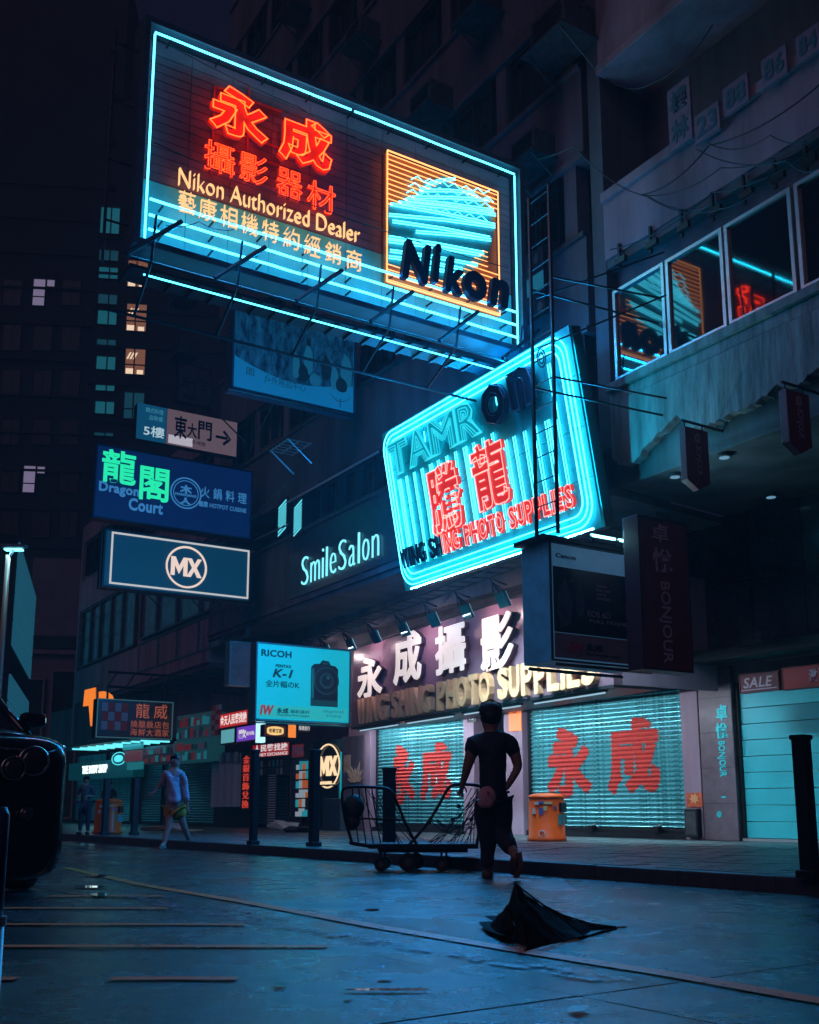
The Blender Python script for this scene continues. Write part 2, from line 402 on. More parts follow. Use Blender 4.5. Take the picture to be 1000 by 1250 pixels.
# painted markings, worn
def worn_paint(name, c, cover):
    m = mat(name, c, .5); t = m.node_tree; N = t.nodes; L = t.links; bs = N['Principled BSDF']
    tc = N.new('ShaderNodeTexCoord'); n = N.new('ShaderNodeTexNoise'); n.inputs['Scale'].default_value = 9; n.inputs['Detail'].default_value = 9; n.inputs['Roughness'].default_value = .75
    L.new(tc.outputs['Object'], n.inputs['Vector'])
    r = N.new('ShaderNodeMapRange'); r.inputs[1].default_value = cover-.06; r.inputs[2].default_value = cover+.06
    L.new(n.outputs[0], r.inputs[0]); L.new(r.outputs[0], bs.inputs['Alpha'])
    return m
M_YEL = worn_paint('worn_orange_line', (1.0, .20, .03), .38)
M_WHL = worn_paint('worn_white_paint', (.30, .23, .30), .54)
def marking(pts, wdt, m_, z=.006):
    b = MB(); n = len(pts); vs = []
    for i, p in enumerate(pts):
        d = (pts[min(i+1, n-1)]-pts[max(i-1, 0)]).normalized(); s_ = Vector((-d.y, d.x, 0))*wdt/2
        vs += [Vector((p.x, p.y, z))+s_, Vector((p.x, p.y, z))-s_]
    b.add(vs, [(2*i, 2*i+1, 2*i+3, 2*i+2) for i in range(n-1)])
    return part('road_marking', b, m_, road_o)
marking([G(*p) for p in ((82, 1060), (170, 1080), (300, 1102), (460, 1132), (650, 1164), (820, 1191), (1000, 1223), (1200, 1257))], .11, M_YEL)
marking([G(*p) for p in ((150, 1092), (245, 1115), (350, 1133), (500, 1157), (640, 1180), (760, 1200))], .16, M_WHL, .007)
marking([G(*p) for p in ((245, 1105), (345, 1125))], .16, M_WHL)
for y, x0, x1 in ((1095, 60, 200), (1110, -60, 205), (1130, -80, 300), (1157, -60, 400), (1197, 135, 290), (1197, -60, 20)):
    a, c = G(x0, y), G(x1, y); marking([a, a.lerp(c, .5)+Vector((0, .01, 0)), c], .085 if y < 1190 else .075, M_YEL, .009)
# ================================================================== BUILDINGS
def bslab(name, pl, r, w0, w1, m_, parent, **k):
    b = MB(); b.slab(pl, r[0], r[1], r[2], r[3], w0, w1); return part(name, b, m_, parent, **k)
def window(parent, pl, r, name='window', t=.06, glass=None, rec=.06, mull=(), frame=None):
    fr = MB(); fr.frame(pl, r, t, -rec, .02)
    f = part(name, fr, frame or M_ALU, parent)
    u0, u1, v0, v1 = r
    g = MB(); g.slab(pl, u0+t+.004, u1-t-.004, v0+t+.004, v1-t-.004, -rec+.02, -rec+.035); part('pane', g, glass or M_GLASS, f)
    if mull:
        g = MB()
        for kind, a in mull:
            if kind == 'v': g.slab(pl, u0+(u1-u0)*a-t/2, u0+(u1-u0)*a+t/2, v0+t+.002, v1-t-.002, -rec+.03, .0)
            else: g.slab(pl, u0+t+.002, u1-t-.002, v0+(v1-v0)*a-t/2, v0+(v1-v0)*a+t/2, -rec+.028, -.004)
        part('mullion', g, frame or M_ALU, f)
    return f
U = UPP
# ---- right-hand building
uR0 = U.uv(742, 400)[0]; uR1 = uR0+14
RB = thing('corner_building', 'old concrete building on the right, large framed windows above a broken ledge', 'building', FAC.P(0, 0, 0))
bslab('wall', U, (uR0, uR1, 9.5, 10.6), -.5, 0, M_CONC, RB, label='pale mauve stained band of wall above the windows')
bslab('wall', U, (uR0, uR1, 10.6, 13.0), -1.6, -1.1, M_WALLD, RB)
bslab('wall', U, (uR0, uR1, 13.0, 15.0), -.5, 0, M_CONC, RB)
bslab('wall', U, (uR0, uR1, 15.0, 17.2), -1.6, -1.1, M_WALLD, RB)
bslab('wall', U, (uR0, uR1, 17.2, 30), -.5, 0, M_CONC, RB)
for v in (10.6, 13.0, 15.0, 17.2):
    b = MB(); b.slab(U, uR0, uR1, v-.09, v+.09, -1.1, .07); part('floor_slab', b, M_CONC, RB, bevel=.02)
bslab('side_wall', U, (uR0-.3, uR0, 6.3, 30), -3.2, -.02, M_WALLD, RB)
# window row
def winpx(xl, xr):
    u0 = U.uv(xl, 360)[0]; u1 = U.uv(xr, 330)[0]; return u0, u1
wv0, wv1 = U.uv(754.5, 465)[1], U.uv(749.6, 355.7)[1]
ws = [U.uv(x, y)[0] for x, y in ((750.5, 410), (813, 380), (815.5, 380), (885, 340), (888, 340), (970, 300), (975, 300))]
wlist = [(ws[0], ws[1]), (ws[2], ws[3]), (ws[4], ws[5]), (ws[6], ws[6]+1.25), (ws[6]+1.3, ws[6]+2.6), (ws[6]+2.65, ws[6]+4)]
for k, (a, c) in enumerate(wlist):
    window(RB, U, (a, c, wv0, wv1), t=.055, frame=M_ALU)
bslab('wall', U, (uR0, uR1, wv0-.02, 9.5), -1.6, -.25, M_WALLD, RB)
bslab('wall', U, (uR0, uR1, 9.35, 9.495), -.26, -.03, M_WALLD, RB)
b = MB(); b.slab(U, uR0, uR1, wv0-.16, wv0-.02, -.3, .10); part('window_sill', b, M_CONC2, RB, bevel=.015)
b = MB(); b.slab(U, uR0, uR1, wv0-.36, wv0-.165, -.3, .03); part('wall', b, M_CONC2, RB, bevel=.02)
# broken concrete apron
pts = [(751, 561), (757, 566), (768, 569), (781, 560), (792, 545), (803, 533), (815, 523), (829, 507), (836, 515), (844, 522), (858, 524), (866, 522), (880, 513), (898, 503), (915, 499), (930, 488), (944, 478), (952, 470), (970, 473), (985, 466), (1000, 452), (1030, 436), (1070, 420), (1120, 395)]
lo = [U.uv(*p) for p in pts]
jag = []
for i, p in enumerate(lo):
    jag.append(p)
    if i < len(lo)-1:
        q = lo[i+1]
        for t_ in (.33, .66): jag.append((p[0]+(q[0]-p[0])*t_, p[1]+(q[1]-p[1])*t_+random.uniform(-.04, .04)))
top = wv0-.37
poly = jag+[(lo[-1][0], top), (lo[0][0], top)]
b = MB(); b.poly(U, poly, -.10, .06); part('broken_render', b, M_CONC2, RB, label='peeling render with a ragged lower edge')
bslab('beam', U, (uR0, uR1, U.uv(760, 588)[1], top), -.45, -.12, M_WALLD, RB)
sof = U.uv(760, 590)[1]
def deep(pl1, r, v0, v1, name, m_, parent, inner, **k):   # slab running from the upper face back to the shop-front face
    b = MB(); A = [pl1.P(r[0], 0, 0), pl1.P(r[1], 0, 0)]
    Bk = [FAC.P(FACu(A[0]), 0, inner), FAC.P(FACu(A[1]), 0, inner)]
    q = [A[0], A[1], Bk[1], Bk[0]]
    b.hexa([Vector((p.x, p.y, v0)) for p in q]+[Vector((p.x, p.y, v1)) for p in q]); return part(name, b, m_, parent, **k)
def FACu(p): return (Vector(p)-FAC.O).dot(FAC.U)
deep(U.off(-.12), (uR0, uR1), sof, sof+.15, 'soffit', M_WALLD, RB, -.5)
# soffit downlights
M_LAMP = glow('soffit_lamp_face', (.25, .55, .8), .5)
for px_, py_ in ((824, 578), (884, 554), (941, 603)):
    r_ = ray(px_, py_); p = EYE+r_*((sof-CAMH)/r_.z)
    b = MB(); b.lathe(p+Vector((0, 0, -.05)), [(.02, .05), (.10, .05), (.11, .0), (.085, -.005)], 14)
    L = solo('downlight', b, M_STEEL2, 'small round downlight in the dark soffit, '+{824: 'left one nearest the jagged edge', 884: 'upper middle one', 941: 'lower right one above the blue gleam'}[px_], 'downlight', p+Vector((0, 0, -.05)), 'downlights under the soffit')
    b = MB(); b.lathe(p+Vector((0, 0, -.062)), [(.075, 0), (.07, .008)], 14); part('lamp_face', b, M_LAMP, L)
# mezzanine cladding on the shop-front plane, above the ground-floor shops
Fm = FAC.off(.35)
uB0 = Fm.uv(745, 700)[0]; uB1 = uB0+9
zB = 3.25
M_CLAD = mat('glossy_dark_cladding', (.02, .022, .035), .16, noise=.3, nscale=2, rnoise=.06, spec=.8)
bslab('backing_wall', FAC, (uB0-2.2, uB1, zB, sof), -.2, .30, M_WALLD, RB)
ncol = 8; cw = (uB1-uB0-1.1)/ncol
for i in range(ncol):
    for j, (v0, v1) in enumerate(((zB+.05, zB+1.22), (zB+1.24, zB+2.2), (zB+2.22, min(sof-.02, zB+3.1)))):
        u0 = uB0+1.1+i*cw
        b = MB(); b.slab(FAC, u0+.006, u0+cw-.006, v0, v1, .305, .35+random.uniform(-.004, .004)); part('cladding_panel', b, M_CLAD, RB)
# glossy curved sheet catching the neon above the right-hand shutter
b = MB(); b.slab(FAC, uB0-.5, uB1, zB-.16, zB+.04, .1, .75); part('canopy_edge', b, M_STEEL, RB, bevel=.02)
# ground floor piers of the right building
def fu(px_, py_=940, pl=FAC): return pl.uv(px_, py_)[0]
M_PIER = mat('tiled_pier_dark', (.17, .12, .15), .4, noise=.25, nscale=6, rnoise=.1)
PT = .13
for a, c, m_ in ((836.5, 858, M_MAUVE), (861, 902, M_PIER)):
    b = MB(); b.slab(FAC, fu(a), fu(c), PT, 3.05, -.3, .10 if a > 850 else .06); part('pier', b, m_, RB, bevel=.01)
    if a > 850:
        for v in (.75, 1.35, 1.95, 2.55):
            b = MB(); b.slab(FAC, fu(a)+.01, fu(c)-.01, v-.003, v+.003, .10, .104); part('tile_joint', b, M_BLACK, RB)
bslab('doorway_recess', FAC, (fu(856), fu(862), PT, 3.05), -1.0, -.8, M_BLACK, RB)
bslab('lintel', FAC, (fu(836), fu(1090), 2.78, 3.09), -.28, .02, M_WALLD, RB)
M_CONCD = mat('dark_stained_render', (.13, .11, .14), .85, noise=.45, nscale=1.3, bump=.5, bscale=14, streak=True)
# ---- centre building, over the photo shop
CBu0, CBu1 = U.uv(262, 560)[0], U.uv(716, 300)[0]
CB = thing('tenement_building', 'dim tenement block in the middle with stacked balcony parapets above the photo shop', 'building', FAC.P(-8, 0, 0))
levels = [5.75, 8.55, 11.75, 15.0, 18.3, 21.6, 24.9, 28.2]
bslab('back_wall', U, (CBu0, CBu1, 5.0, 32), -1.7, -1.4, M_WALLD, CB)
for i, z in enumerate(levels):
    h = 1.62 if i else 1.65
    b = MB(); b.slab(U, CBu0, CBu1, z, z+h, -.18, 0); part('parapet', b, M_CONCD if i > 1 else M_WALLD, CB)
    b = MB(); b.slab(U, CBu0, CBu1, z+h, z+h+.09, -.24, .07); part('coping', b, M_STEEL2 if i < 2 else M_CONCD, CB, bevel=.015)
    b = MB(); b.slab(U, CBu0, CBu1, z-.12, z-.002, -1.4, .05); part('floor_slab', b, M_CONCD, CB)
    z1 = levels[i+1]-.13 if i+1 < len(levels) else 31
    if i >= 1:
        for xx in range(9):
            u0 = CBu1-.55-xx*1.9
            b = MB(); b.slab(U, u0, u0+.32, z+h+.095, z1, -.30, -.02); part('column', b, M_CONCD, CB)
            if u0-1.5 > CBu0:
                window(CB, U, (u0-1.45, u0-.1, z+h+.15, z1-.08), rec=.15, t=.05, glass=M_GLASS, mull=(('v', .5),), frame=M_STEEL)
    else:
        # strip windows behind the salon sign level
        for xx in range(7):
            u1 = CBu1-.1-xx*1.75
            window(CB, U, (u1-1.65, u1, z+h+.10, z1), rec=.2, t=.05, mull=(('v', .5),), frame=M_STEEL)
bslab('gap_wall', U, (CBu1-.1, uR0-.3, 4.5, 32), -1.5, -1.2, M_WALLD, CB)
# lower wall above the photo shop and its soffit
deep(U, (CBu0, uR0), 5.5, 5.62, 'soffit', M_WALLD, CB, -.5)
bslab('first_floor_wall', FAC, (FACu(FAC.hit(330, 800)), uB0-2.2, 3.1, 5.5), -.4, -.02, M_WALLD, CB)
# shop piers either side of the shutters
for a, c, lab in ((429, 456, 'mauve pier with posters left of the shutters'), (570, 583, None), (620, 642.5, None)):
    b = MB(); b.slab(FAC, fu(a), fu(c), PT, 3.1, -.45, .10); part('pier', b, M_MAUVE, CB, label=lab, bevel=.01)
bslab('threshold', FAC, (fu(429), fu(842), PT, PT+.10), -.30, .04, M_STEEL, CB)
bslab('lintel', FAC, (fu(429), fu(842), 2.86, 3.09), -.44, -.06, M_STEEL, CB)
bslab('doorway_back', FAC, (fu(583), fu(620), PT, 3.1), -1.6, -1.4, M_BLACK, CB)
for dx in range(5):
    bslab('door_shelf', FAC, (fu(584), fu(619), .5+dx*.5, .54+dx*.5), -1.38, -1.15, M_STEEL2, CB)
# ---- left building with the long window bands
LBu0, LBu1 = U.uv(96, 780)[0], CBu0-.02
LTOP = U.uv(100, 646)[1]
LB = thing('office_building', 'mauve rendered building on the left with long bands of poster filled windows', 'building', U.P((LBu0+LBu1)/2, 0, -2))
bslab('wall', U, (LBu0, LBu1, 5.1, LTOP), -.6, -.14, M_CONC, LB)
def vat(px_, py_): return U.uv(px_, py_)[1]
zA0, zA1 = vat(99, 815), vat(99, 748)
bslab('wall', U, (LBu0, LBu1, 4.9, zA0-.1), -.6, 0, M_CONC, LB)
zC0, zC1 = vat(170, 863), vat(170, 822)
ribs = [99, 110, 121, 134, 148, 164]
M_POST = [mat('faded_poster_blue', (.10, .20, .25), .12, noise=.5, nscale=2, spec=.8), mat('faded_poster_mauve', (.16, .12, .19), .12, noise=.6, nscale=1.6, spec=.8), mat('faded_poster_grey', (.10, .12, .15), .1, noise=.6, nscale=1.8, spec=.8)]
def bandwin(xs, y, z0, z1):
    for a, c in zip(xs[:-1], xs[1:]):
        window(LB, U, (U.uv(a, y)[0]+.02, U.uv(c, y)[0]-.02, z0, z1), t=.07, rec=.10, glass=random.choice(M_POST), frame=M_STEEL2)
bandwin([99, 110, 121, 134, 148, 164], 780, zA0, zA1)
bandwin([172, 192, 216, 244, 270], 740, zA0+.1, zA1)
bandwin([168, 192, 215, 241, 270, 300], 820, 5.35-.1, 6.3)
bslab('wall', U, (LBu0, LBu1, zA1+.05, zA1+1.3), -.13, 0, M_CONC, LB)
bslab('wall', U, (LBu0, LBu1, zA1+3.0, LTOP), -.13, 0, M_CONC, LB)
for j in range(12):
    u0 = LBu0+.5+j*(LBu1-LBu0-1)/12
    window(LB, U, (u0, u0+1.3, zA1+1.5, zA1+2.8), t=.06, rec=.1, frame=M_STEEL, mull=(('v', .5),))
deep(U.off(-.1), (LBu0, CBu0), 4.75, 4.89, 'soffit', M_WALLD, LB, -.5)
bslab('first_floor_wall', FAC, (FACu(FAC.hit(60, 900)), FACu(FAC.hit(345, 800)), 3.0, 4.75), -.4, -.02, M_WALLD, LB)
bslab('end_wall', U, (LBu0-.3, LBu0, 3, LTOP), -14, 0, M_CONC, LB)
# ---- far towers and the building across the side street
def far_panel(px_, depth, ang=0.):
    p = at_y(px_, 900, depth); return Panel((p.x, p.y, 0), (math.cos(R(ang)), math.sin(R(ang)), 0))
M_TOW = mat('far_tower_wall', (.016, .018, .026), .9, noise=.3, nscale=.3)
M_TOW2 = mat('far_tower_wall_brown', (.024, .021, .03), .9, noise=.3, nscale=.4)
M_WTEAL = glow('teal_lit_room', (.015, .22, .30), .42)
M_WTEAL2 = glow('dim_teal_room', (.01, .10, .15), .42)
M_WARM = glow('warm_lit_room', (.32, .13, .075), .62)
M_WARM2 = glow('ceiling_lamp', (1, .72, .5), 1.0)
M_WMAUVE = glow('mauve_lit_blind', (.30, .25, .42), .62)
TP = far_panel(112, 80, 8)
def tower(name, label, pl, r, depth, m_):
    t_ = thing(name, label, 'building', pl.P((r[0]+r[1])/2, 0, -depth/2))
    b = MB(); b.slab(pl, r[0], r[1], 0, r[3], -depth, 0); part('wall', b, m_, t_); return t_
r = TP.rect(108, 300, 120, 900); r = (r[0], r[1], 0, TP.uv(112, 120)[1])
TW = tower('apartment_tower', 'tall dark apartment tower with paired teal windows and three warm lit rooms', TP, r, 14, M_TOW2)
def farwin(tw, pl, xl, xr, yt, yb, m_, mull=(('v', .55),), lab=None):
    r_ = pl.rect(xl, xr, yt, yb)
    fr = MB(); fr.frame(pl, r_, .07, .005, .16); f = part('window', fr, M_STEEL, tw, label=lab)
    g = MB(); g.slab(pl, r_[0]+.07, r_[1]-.07, r_[2]+.07, r_[3]-.07, .005, .03); part('pane', g, m_, f)
    g = MB(); u0, u1, v0, v1 = r_
    for kd, a in mull:
        if kd == 'v': g.slab(pl, u0+(u1-u0)*a-.05, u0+(u1-u0)*a+.05, v0+.07, v1-.07, .03, .10)
        else: g.slab(pl, u0+.07, u1-.07, v0+(v1-v0)*a-.05, v0+(v1-v0)*a+.05, .031, .09)
    part('mullion', g, M_BLACK, f); return f, r_
for y0, y1, dim in ((252, 286, 1), (304, 319, 2), (325, 341, 1), (358, 372, 2), (378, 397, 0), (413, 425, 2), (434, 452, 0), (469, 478, 1), (489, 506, 0), (527, 533, 2)):
    s_ = -.028*(y0-400)
    farwin(TW, TP, 118+s_, 143+s_, y0, y1, (M_WTEAL, M_WTEAL, M_WTEAL2)[dim])
for y0, y1 in ((317, 351), (370, 405), (424, 458), (478, 512)):
    s_ = -.028*(y0-400)
    lit = y0 < 470
    f, r_ = farwin(TW, TP, 153+s_, 179+s_, y0, y1, M_WARM if lit else M_WTEAL2, (('v', .45), ('h', .38)), 'warm lit window' if lit else None)
    u0, u1, v0, v1 = r_
    g = MB(); 
    if lit:
        for q in range(3): part('ceiling_lamp', MB().poly(TP, [(u0+.12+q*.25, v1-1.0), (u0+.26+q*.25, v1-1.0), (u0+.52+q*.25, v1-.42), (u0+.38+q*.25, v1-.42)], .032, .04), M_WARM2, f)
        part('lit_desk', MB().slab(TP, u0+.12, u0+.7, v0+.14, v0+.6, .032, .04), M_WARM2, f); part('lit_desk', MB().slab(TP, u0+1.0, u0+1.5, v0+.14, v0+.5, .032, .04), M_WARM2, f)
for z in range(14):
    b = MB(); v = 3.2*z+5.5; b.slab(TP, r[0]-.1, r[1]+.1, v, v+.16, .0, .2); part('floor_band', b, M_TOW, TW)
TQ = far_panel(40, 95, 6)
rq = (TQ.uv(-130, 900)[0], TQ.uv(106, 900)[0], 0, TQ.uv(30, -40)[1])
T2 = tower('office_tower', 'broad almost black tower at the far left with two lit corner blinds', TQ, rq, 12, M_TOW)
M_WD = mat('unlit_far_window', (.006, .007, .012), .4)
for yy in (345, 400, 455, 515, 573, 628):
    for xx in (2, 40, 74):
        s_ = -.04*(yy-400)*.3
        litw = (xx == 40 and yy == 345) or (xx == 40 and yy == 573)
        if litw:
            f, r_ = farwin(T2, TQ, 40-(12 if yy > 500 else 0), 56-(12 if yy > 500 else 0), yy-5, yy+29, M_WMAUVE, (('h', .35),), 'lit window with mauve blind')
            farwin(T2, TQ, 57-(12 if yy > 500 else 0), 68-(12 if yy > 500 else 0), yy-4, yy+6, M_WMAUVE, ())
        else:
            farwin(T2, TQ, xx+s_, xx+24+s_, yy-5, yy+28, M_WD, (('v', .5),))
for z in range(16):
    b = MB(); v = 3.7*z+6; b.slab(TQ, rq[0], rq[1], v, v+.2, 0, .25); part('floor_band', b, M_TOW2, T2)
XP = far_panel(30, 62, 10)
rx = (XP.uv(26, 900)[0], XP.uv(98, 900)[0], 0, XP.uv(30, 680)[1])
XB = tower('corner_block', 'mauve stone faced block behind the car with tall dark recesses', XP, rx, 9, mat('mauve_stone', (.20, .16, .22), .8, noise=.2, nscale=.8, bump=.3))
for xl, xr, yt, yb in ((32, 51, 830, 905), (63, 93, 820, 930)):
    r_ = XP.rect(xl, xr, yt, yb); g = MB(); g.slab(XP, r_[0], r_[1], .1, r_[3], .003, .05); f = part('recess', g, M_BLACK, XB)
    g = MB(); g.frame(XP, (r_[0]-.12, r_[1]+.12, .1, r_[3]+.12), .12, .004, .22); part('surround', g, M_CONC, f)
r_ = XP.rect(26, 98, 776, 790); g = MB(); g.slab(XP, r_[0], r_[1], r_[2], r_[3], .0, .15); part('stone_band', g, M_STEEL, XB)
r_ = XP.rect(26, 98, 793, 798); g = MB(); g.slab(XP, r_[0], r_[1], r_[2], r_[3], .0, .25); part('cornice', g, M_CONC, XB)
for k in range(8):
    v = 1.4+k*1.35
    g = MB(); g.slab(XP, rx[0]+.02, rx[1]-.02, v, v+.03, .0, .018); part('joint', g, M_STEEL, XB)
# glazed cyan-lit strip building at the very left
YP = far_panel(8, 40, 60)
p0, p1 = at_y(8, 860, 36), at_y(34, 860, 46)
YP = Panel((p0.x, p0.y, 0), (p1.x-p0.x, p1.y-p0.y, 0)); wd = (Vector((p1.x-p0.x, p1.y-p0.y, 0))).length
YB = thing('glazed_building', 'narrow cyan lit curtain wall edge beyond the street lamp at far left', 'building', YP.P(0, 0, -2))
hY = YP.uv(32, 684)[1]
g = MB(); g.slab(YP, 0, wd, 0, hY, -5, 0); part('wall', g, M_STEEL, YB)
M_CW = glow('lit_curtain_wall', (.02, .16, .26), .45, (.05, .1, .12))
for i in range(5):
    for j in range(10):
        if j == 5: continue
        a0 = .1+i*(wd-.2)/5; v0 = .6+j*(hY-.8)/10
        g = MB(); g.slab(YP, a0+.04, a0+(wd-.2)/5-.04, v0+.04, v0+(hY-.8)/10-.04, .0, .06); part('glass_panel', g, M_CW, YB)
# ================================================================== NEON AND SIGNS
PD = Vector((math.cos(R(32)), math.sin(R(32)), 0))      # direction of signs hung square across the street
def cross_panel(px_, py_, off):       # panel square to the facade, through the image point taken at a given stand-off from the facade
    p = U.off(off).hit(px_, py_); return Panel((p.x, p.y, 0), PD)
def pxpoly(pl, pts, w=0.): return [pl.P(*pl.uv(*p), w) for p in pts]
def neon(name, pl, pts, r, m_, parent, w=.05, closed=False, seg=6):
    b = MB(); b.tube(pxpoly(pl, pts, w), r, seg, closed); return part(name, b, m_, parent)
def lerp(a, b, t): return a+(b-a)*t
# ---------------------------------------------------------------- big sign across the street
NP = cross_panel(630, 330, .9)
nl, nt_ = NP.uv(172, 296); u0N = NP.uv(177, 30)[0]; u0N = (u0N+nl)/2
u1N = NP.uv(630, 330)[0]; v1N = lerp(NP.uv(179, 26)[1], NP.uv(628, 222)[1], .5); v0N = lerp(NP.uv(169, 298)[1], NP.uv(631, 437)[1], .5)
NS = thing('neon_billboard', 'huge neon billboard across the street, cyan tube border, red characters and orange striped logo square', 'neon sign', NP.P((u0N+u1N)/2, v0N, 0))
M_NPAN = mat('billboard_panel_mauve', (.22, .085, .13), .5, noise=.25, nscale=2, bump=.1, bscale=6)
M_NCY = mat('billboard_teal_white_paint', (.10, .56, .64), .5, noise=.15, nscale=2.2)
npan = 10; pw = (u1N-u0N-.1)/npan
vS = NP.uv(175, 240)[1]-.02       # lower white zone starts here
for i in range(npan):
    for a, c, m_ in ((vS+.35, v1N-.05, M_NPAN), (v0N+.05, vS+.345, M_NCY)):
        b = MB(); b.slab(NP, u0N+.05+i*pw+.004, u0N+.05+(i+1)*pw-.004, a, c-.002, -.12, -.08); part('panel', b, m_, NS)
b = MB(); b.slab(NP, u0N, u1N, v0N, v1N, -.30, -.13); part('back_box', b, M_STEEL, NS)
b = MB(); b.frame(NP, (u0N-.10, u1N+.10, v0N-.02, v1N+.12), .10, -.30, .16); part('frame', b, mat('billboard_frame', (.06, .09, .12), .5, noise=.2), NS, bevel=.01)
b = MB()
for k in range(16):      # panel seams
    v = vS+.36+k*(v1N-vS-.5)/16; b.slab(NP, u0N+.06, u1N-.06, v, v+.006, -.079, -.076)
part('seam', b, M_BLACK, NS)
# tubes
rT = .0155
def nt(u0, v0, u1, v1, w=.10, r=rT, m_=CY_T, name='neon_tube', sag=0.):
    b = MB(); n = 10; b.tube([NP.P(lerp(u0, u1, i/n), lerp(v0, v1, i/n)+random.uniform(-1, 1)*.004, w) for i in range(n+1)], r, 6); return part(name, b, m_, NS)
e = .07
nt(u0N+e, v1N-e, (u0N+u1N)*.5-.03, v1N-e); nt((u0N+u1N)*.5+.03, v1N-e, u1N-e, v1N-e)
nt(u0N+e, v0N+e, u0N+e, v1N-e-.03); nt(u1N-e, v0N+e, u1N-e, v1N-e-.03)
vrows = [lerp(NP.uv(177, 237)[1], NP.uv(628, 394)[1], .5), lerp(NP.uv(176, 256)[1], NP.uv(628, 409)[1], .5), lerp(NP.uv(174, 275)[1], NP.uv(629, 423)[1], .5), v0N+.05]
for v in vrows:
    nt(u0N+e+.04, v, lerp(u0N, u1N, .37), v, .12, .018); nt(lerp(u0N, u1N, .375), v, lerp(u0N, u1N, .70), v, .12, .018); nt(lerp(u0N, u1N, .705), v, u1N-e-.04, v, .12, .018)
# tube holders
b = MB()
for v in vrows+[v1N-e]:
    for k in range(9):
        u = u0N+.3+k*(u1N-u0N-.6)/8; b.slab(NP, u-.010, u+.010, v-.035, v-.012, -.08, .10)
part('tube_holder', b, M_BLACK, NS, kind='stuff')
# red characters
def nrect(xl, xr, yt, yb): return NP.rect(xl, xr, yt, yb)
for ch, rc in (('永', (255, 325, 101, 163)), ('成', (338, 402, 130, 187))):
    r_ = nrect(*rc)
    if ch == '永': r_ = NP.rect(253, 325, 100, 160)
    else: r_ = NP.rect(337, 402, 136, 196)
    b = MB(); b.text(NP, r_, ch, .03, .06, bold=.035); part('red_character', b, RED_L, NS)
    b = MB(); b.text(NP, r_, ch, .10, .0, bold=.045, outline=.012); part('neon_outline', b, RED_T, NS)
for ch, xl, xr, yt, yb in (('攝', 247, 284, 172, 209), ('影', 290, 324, 187, 222), ('器', 335, 366, 206, 240), ('材', 372, 406, 221, 256)):
    r_ = NP.rect(xl, xr, yt, yb)
    b = MB(); b.text(NP, r_, ch, .04, .05, bold=-.010); part('red_character', b, RED_L, NS)
    b = MB(); b.text(NP, r_, ch, .09, .0, bold=.0, outline=.006); part('neon_outline', b, RED_T, NS)
b = MB(); b.text(NP, NP.rect(217, 437, 207, 228), 'Nikon Authorized Dealer', .05, .05, bold=-.022); part('lettering', b, YEL_T, NS)
for k, ch in enumerate('藝康相機特約經銷商'):
    xl = 214+k*25.6; yt = 236+k*8.9
    b = MB(); b.text(NP, NP.rect(xl, xl+21-k*.4, yt, yt+26-k*.3), ch, .12, .04, bold=-.017); part('yellow_character', b, YEL_T, NS)
# red wooden grid behind the characters
b = MB()
for xx in (262, 305): 
    u = NP.uv(xx, 150)[0]; b.slab(NP, u-.012, u+.012, NP.uv(xx, 215)[1], NP.uv(xx, 100)[1], -.07, -.04)
for yy in (102, 150, 172): b.slab(NP, NP.uv(262, 150)[0], NP.uv(345, 150)[0], NP.uv(262, yy)[1]-.012, NP.uv(262, yy)[1]+.012, -.069, -.035)
part('support_bar', b, M_REDP, NS)
# striped logo square
lu0, lu1 = NP.uv(470, 260)[0], NP.uv(606, 310)[0]
lv1 = lerp(NP.uv(469, 183)[1], NP.uv(606, 240)[1], .5); lv0 = lerp(NP.uv(468, 342)[1], NP.uv(607, 390)[1], .5)
b = MB(); b.slab(NP, lu0, lu1, lv0, lv1, -.06, .0); part('logo_board', b, mat('logo_board_ochre', (.50, .20, .06), .5, noise=.2), NS)
def LP(a, c): return lerp(lu0, lu1, a), lerp(lv0, lv1, c)
def inband(a, c):      # cyan burst region of the logo
    top = .55+.62*a if a < .30 else .76+.75*(a-.30) if a < .5 else .93-.16*(a-.5)
    if c > top: return False
    if a > .92-(1-c)*.0 and c > .2: return a < .96 and .35 < c < .84
    if c < .62 and a > .97-(.62-c)*.95: return False
    return True
for k in range(26):
    c = .02+k*.96/25
    segs = []; cur = None
    for i in range(41):
        a = i/40; ins = inband(a, c) and c > .14
        if not ins:
            if cur is None: cur = a
            end = a
        elif cur is not None:
            segs.append((cur, end)); cur = None
    if cur is not None: segs.append((cur, 1))
    for a0, a1 in segs:
        if a1-a0 > .03:
            p, q = LP(a0, c), LP(a1, c); b = MB(); b.tube([NP.P(*p, .05), NP.P(*q, .05)], .0085, 5); part('orange_tube', b, ORG_T, NS)
for a0, c0, a1, c1 in ((0, 0, 0, 1), (0, 1, 1, 1), (1, 1, 1, 0), (1, 0, 0, 0)):
    b = MB(); b.tube([NP.P(*LP(a0, c0), .07), NP.P(*LP(a1, c1), .07)], .013, 6); part('orange_border', b, ORG_T, NS)
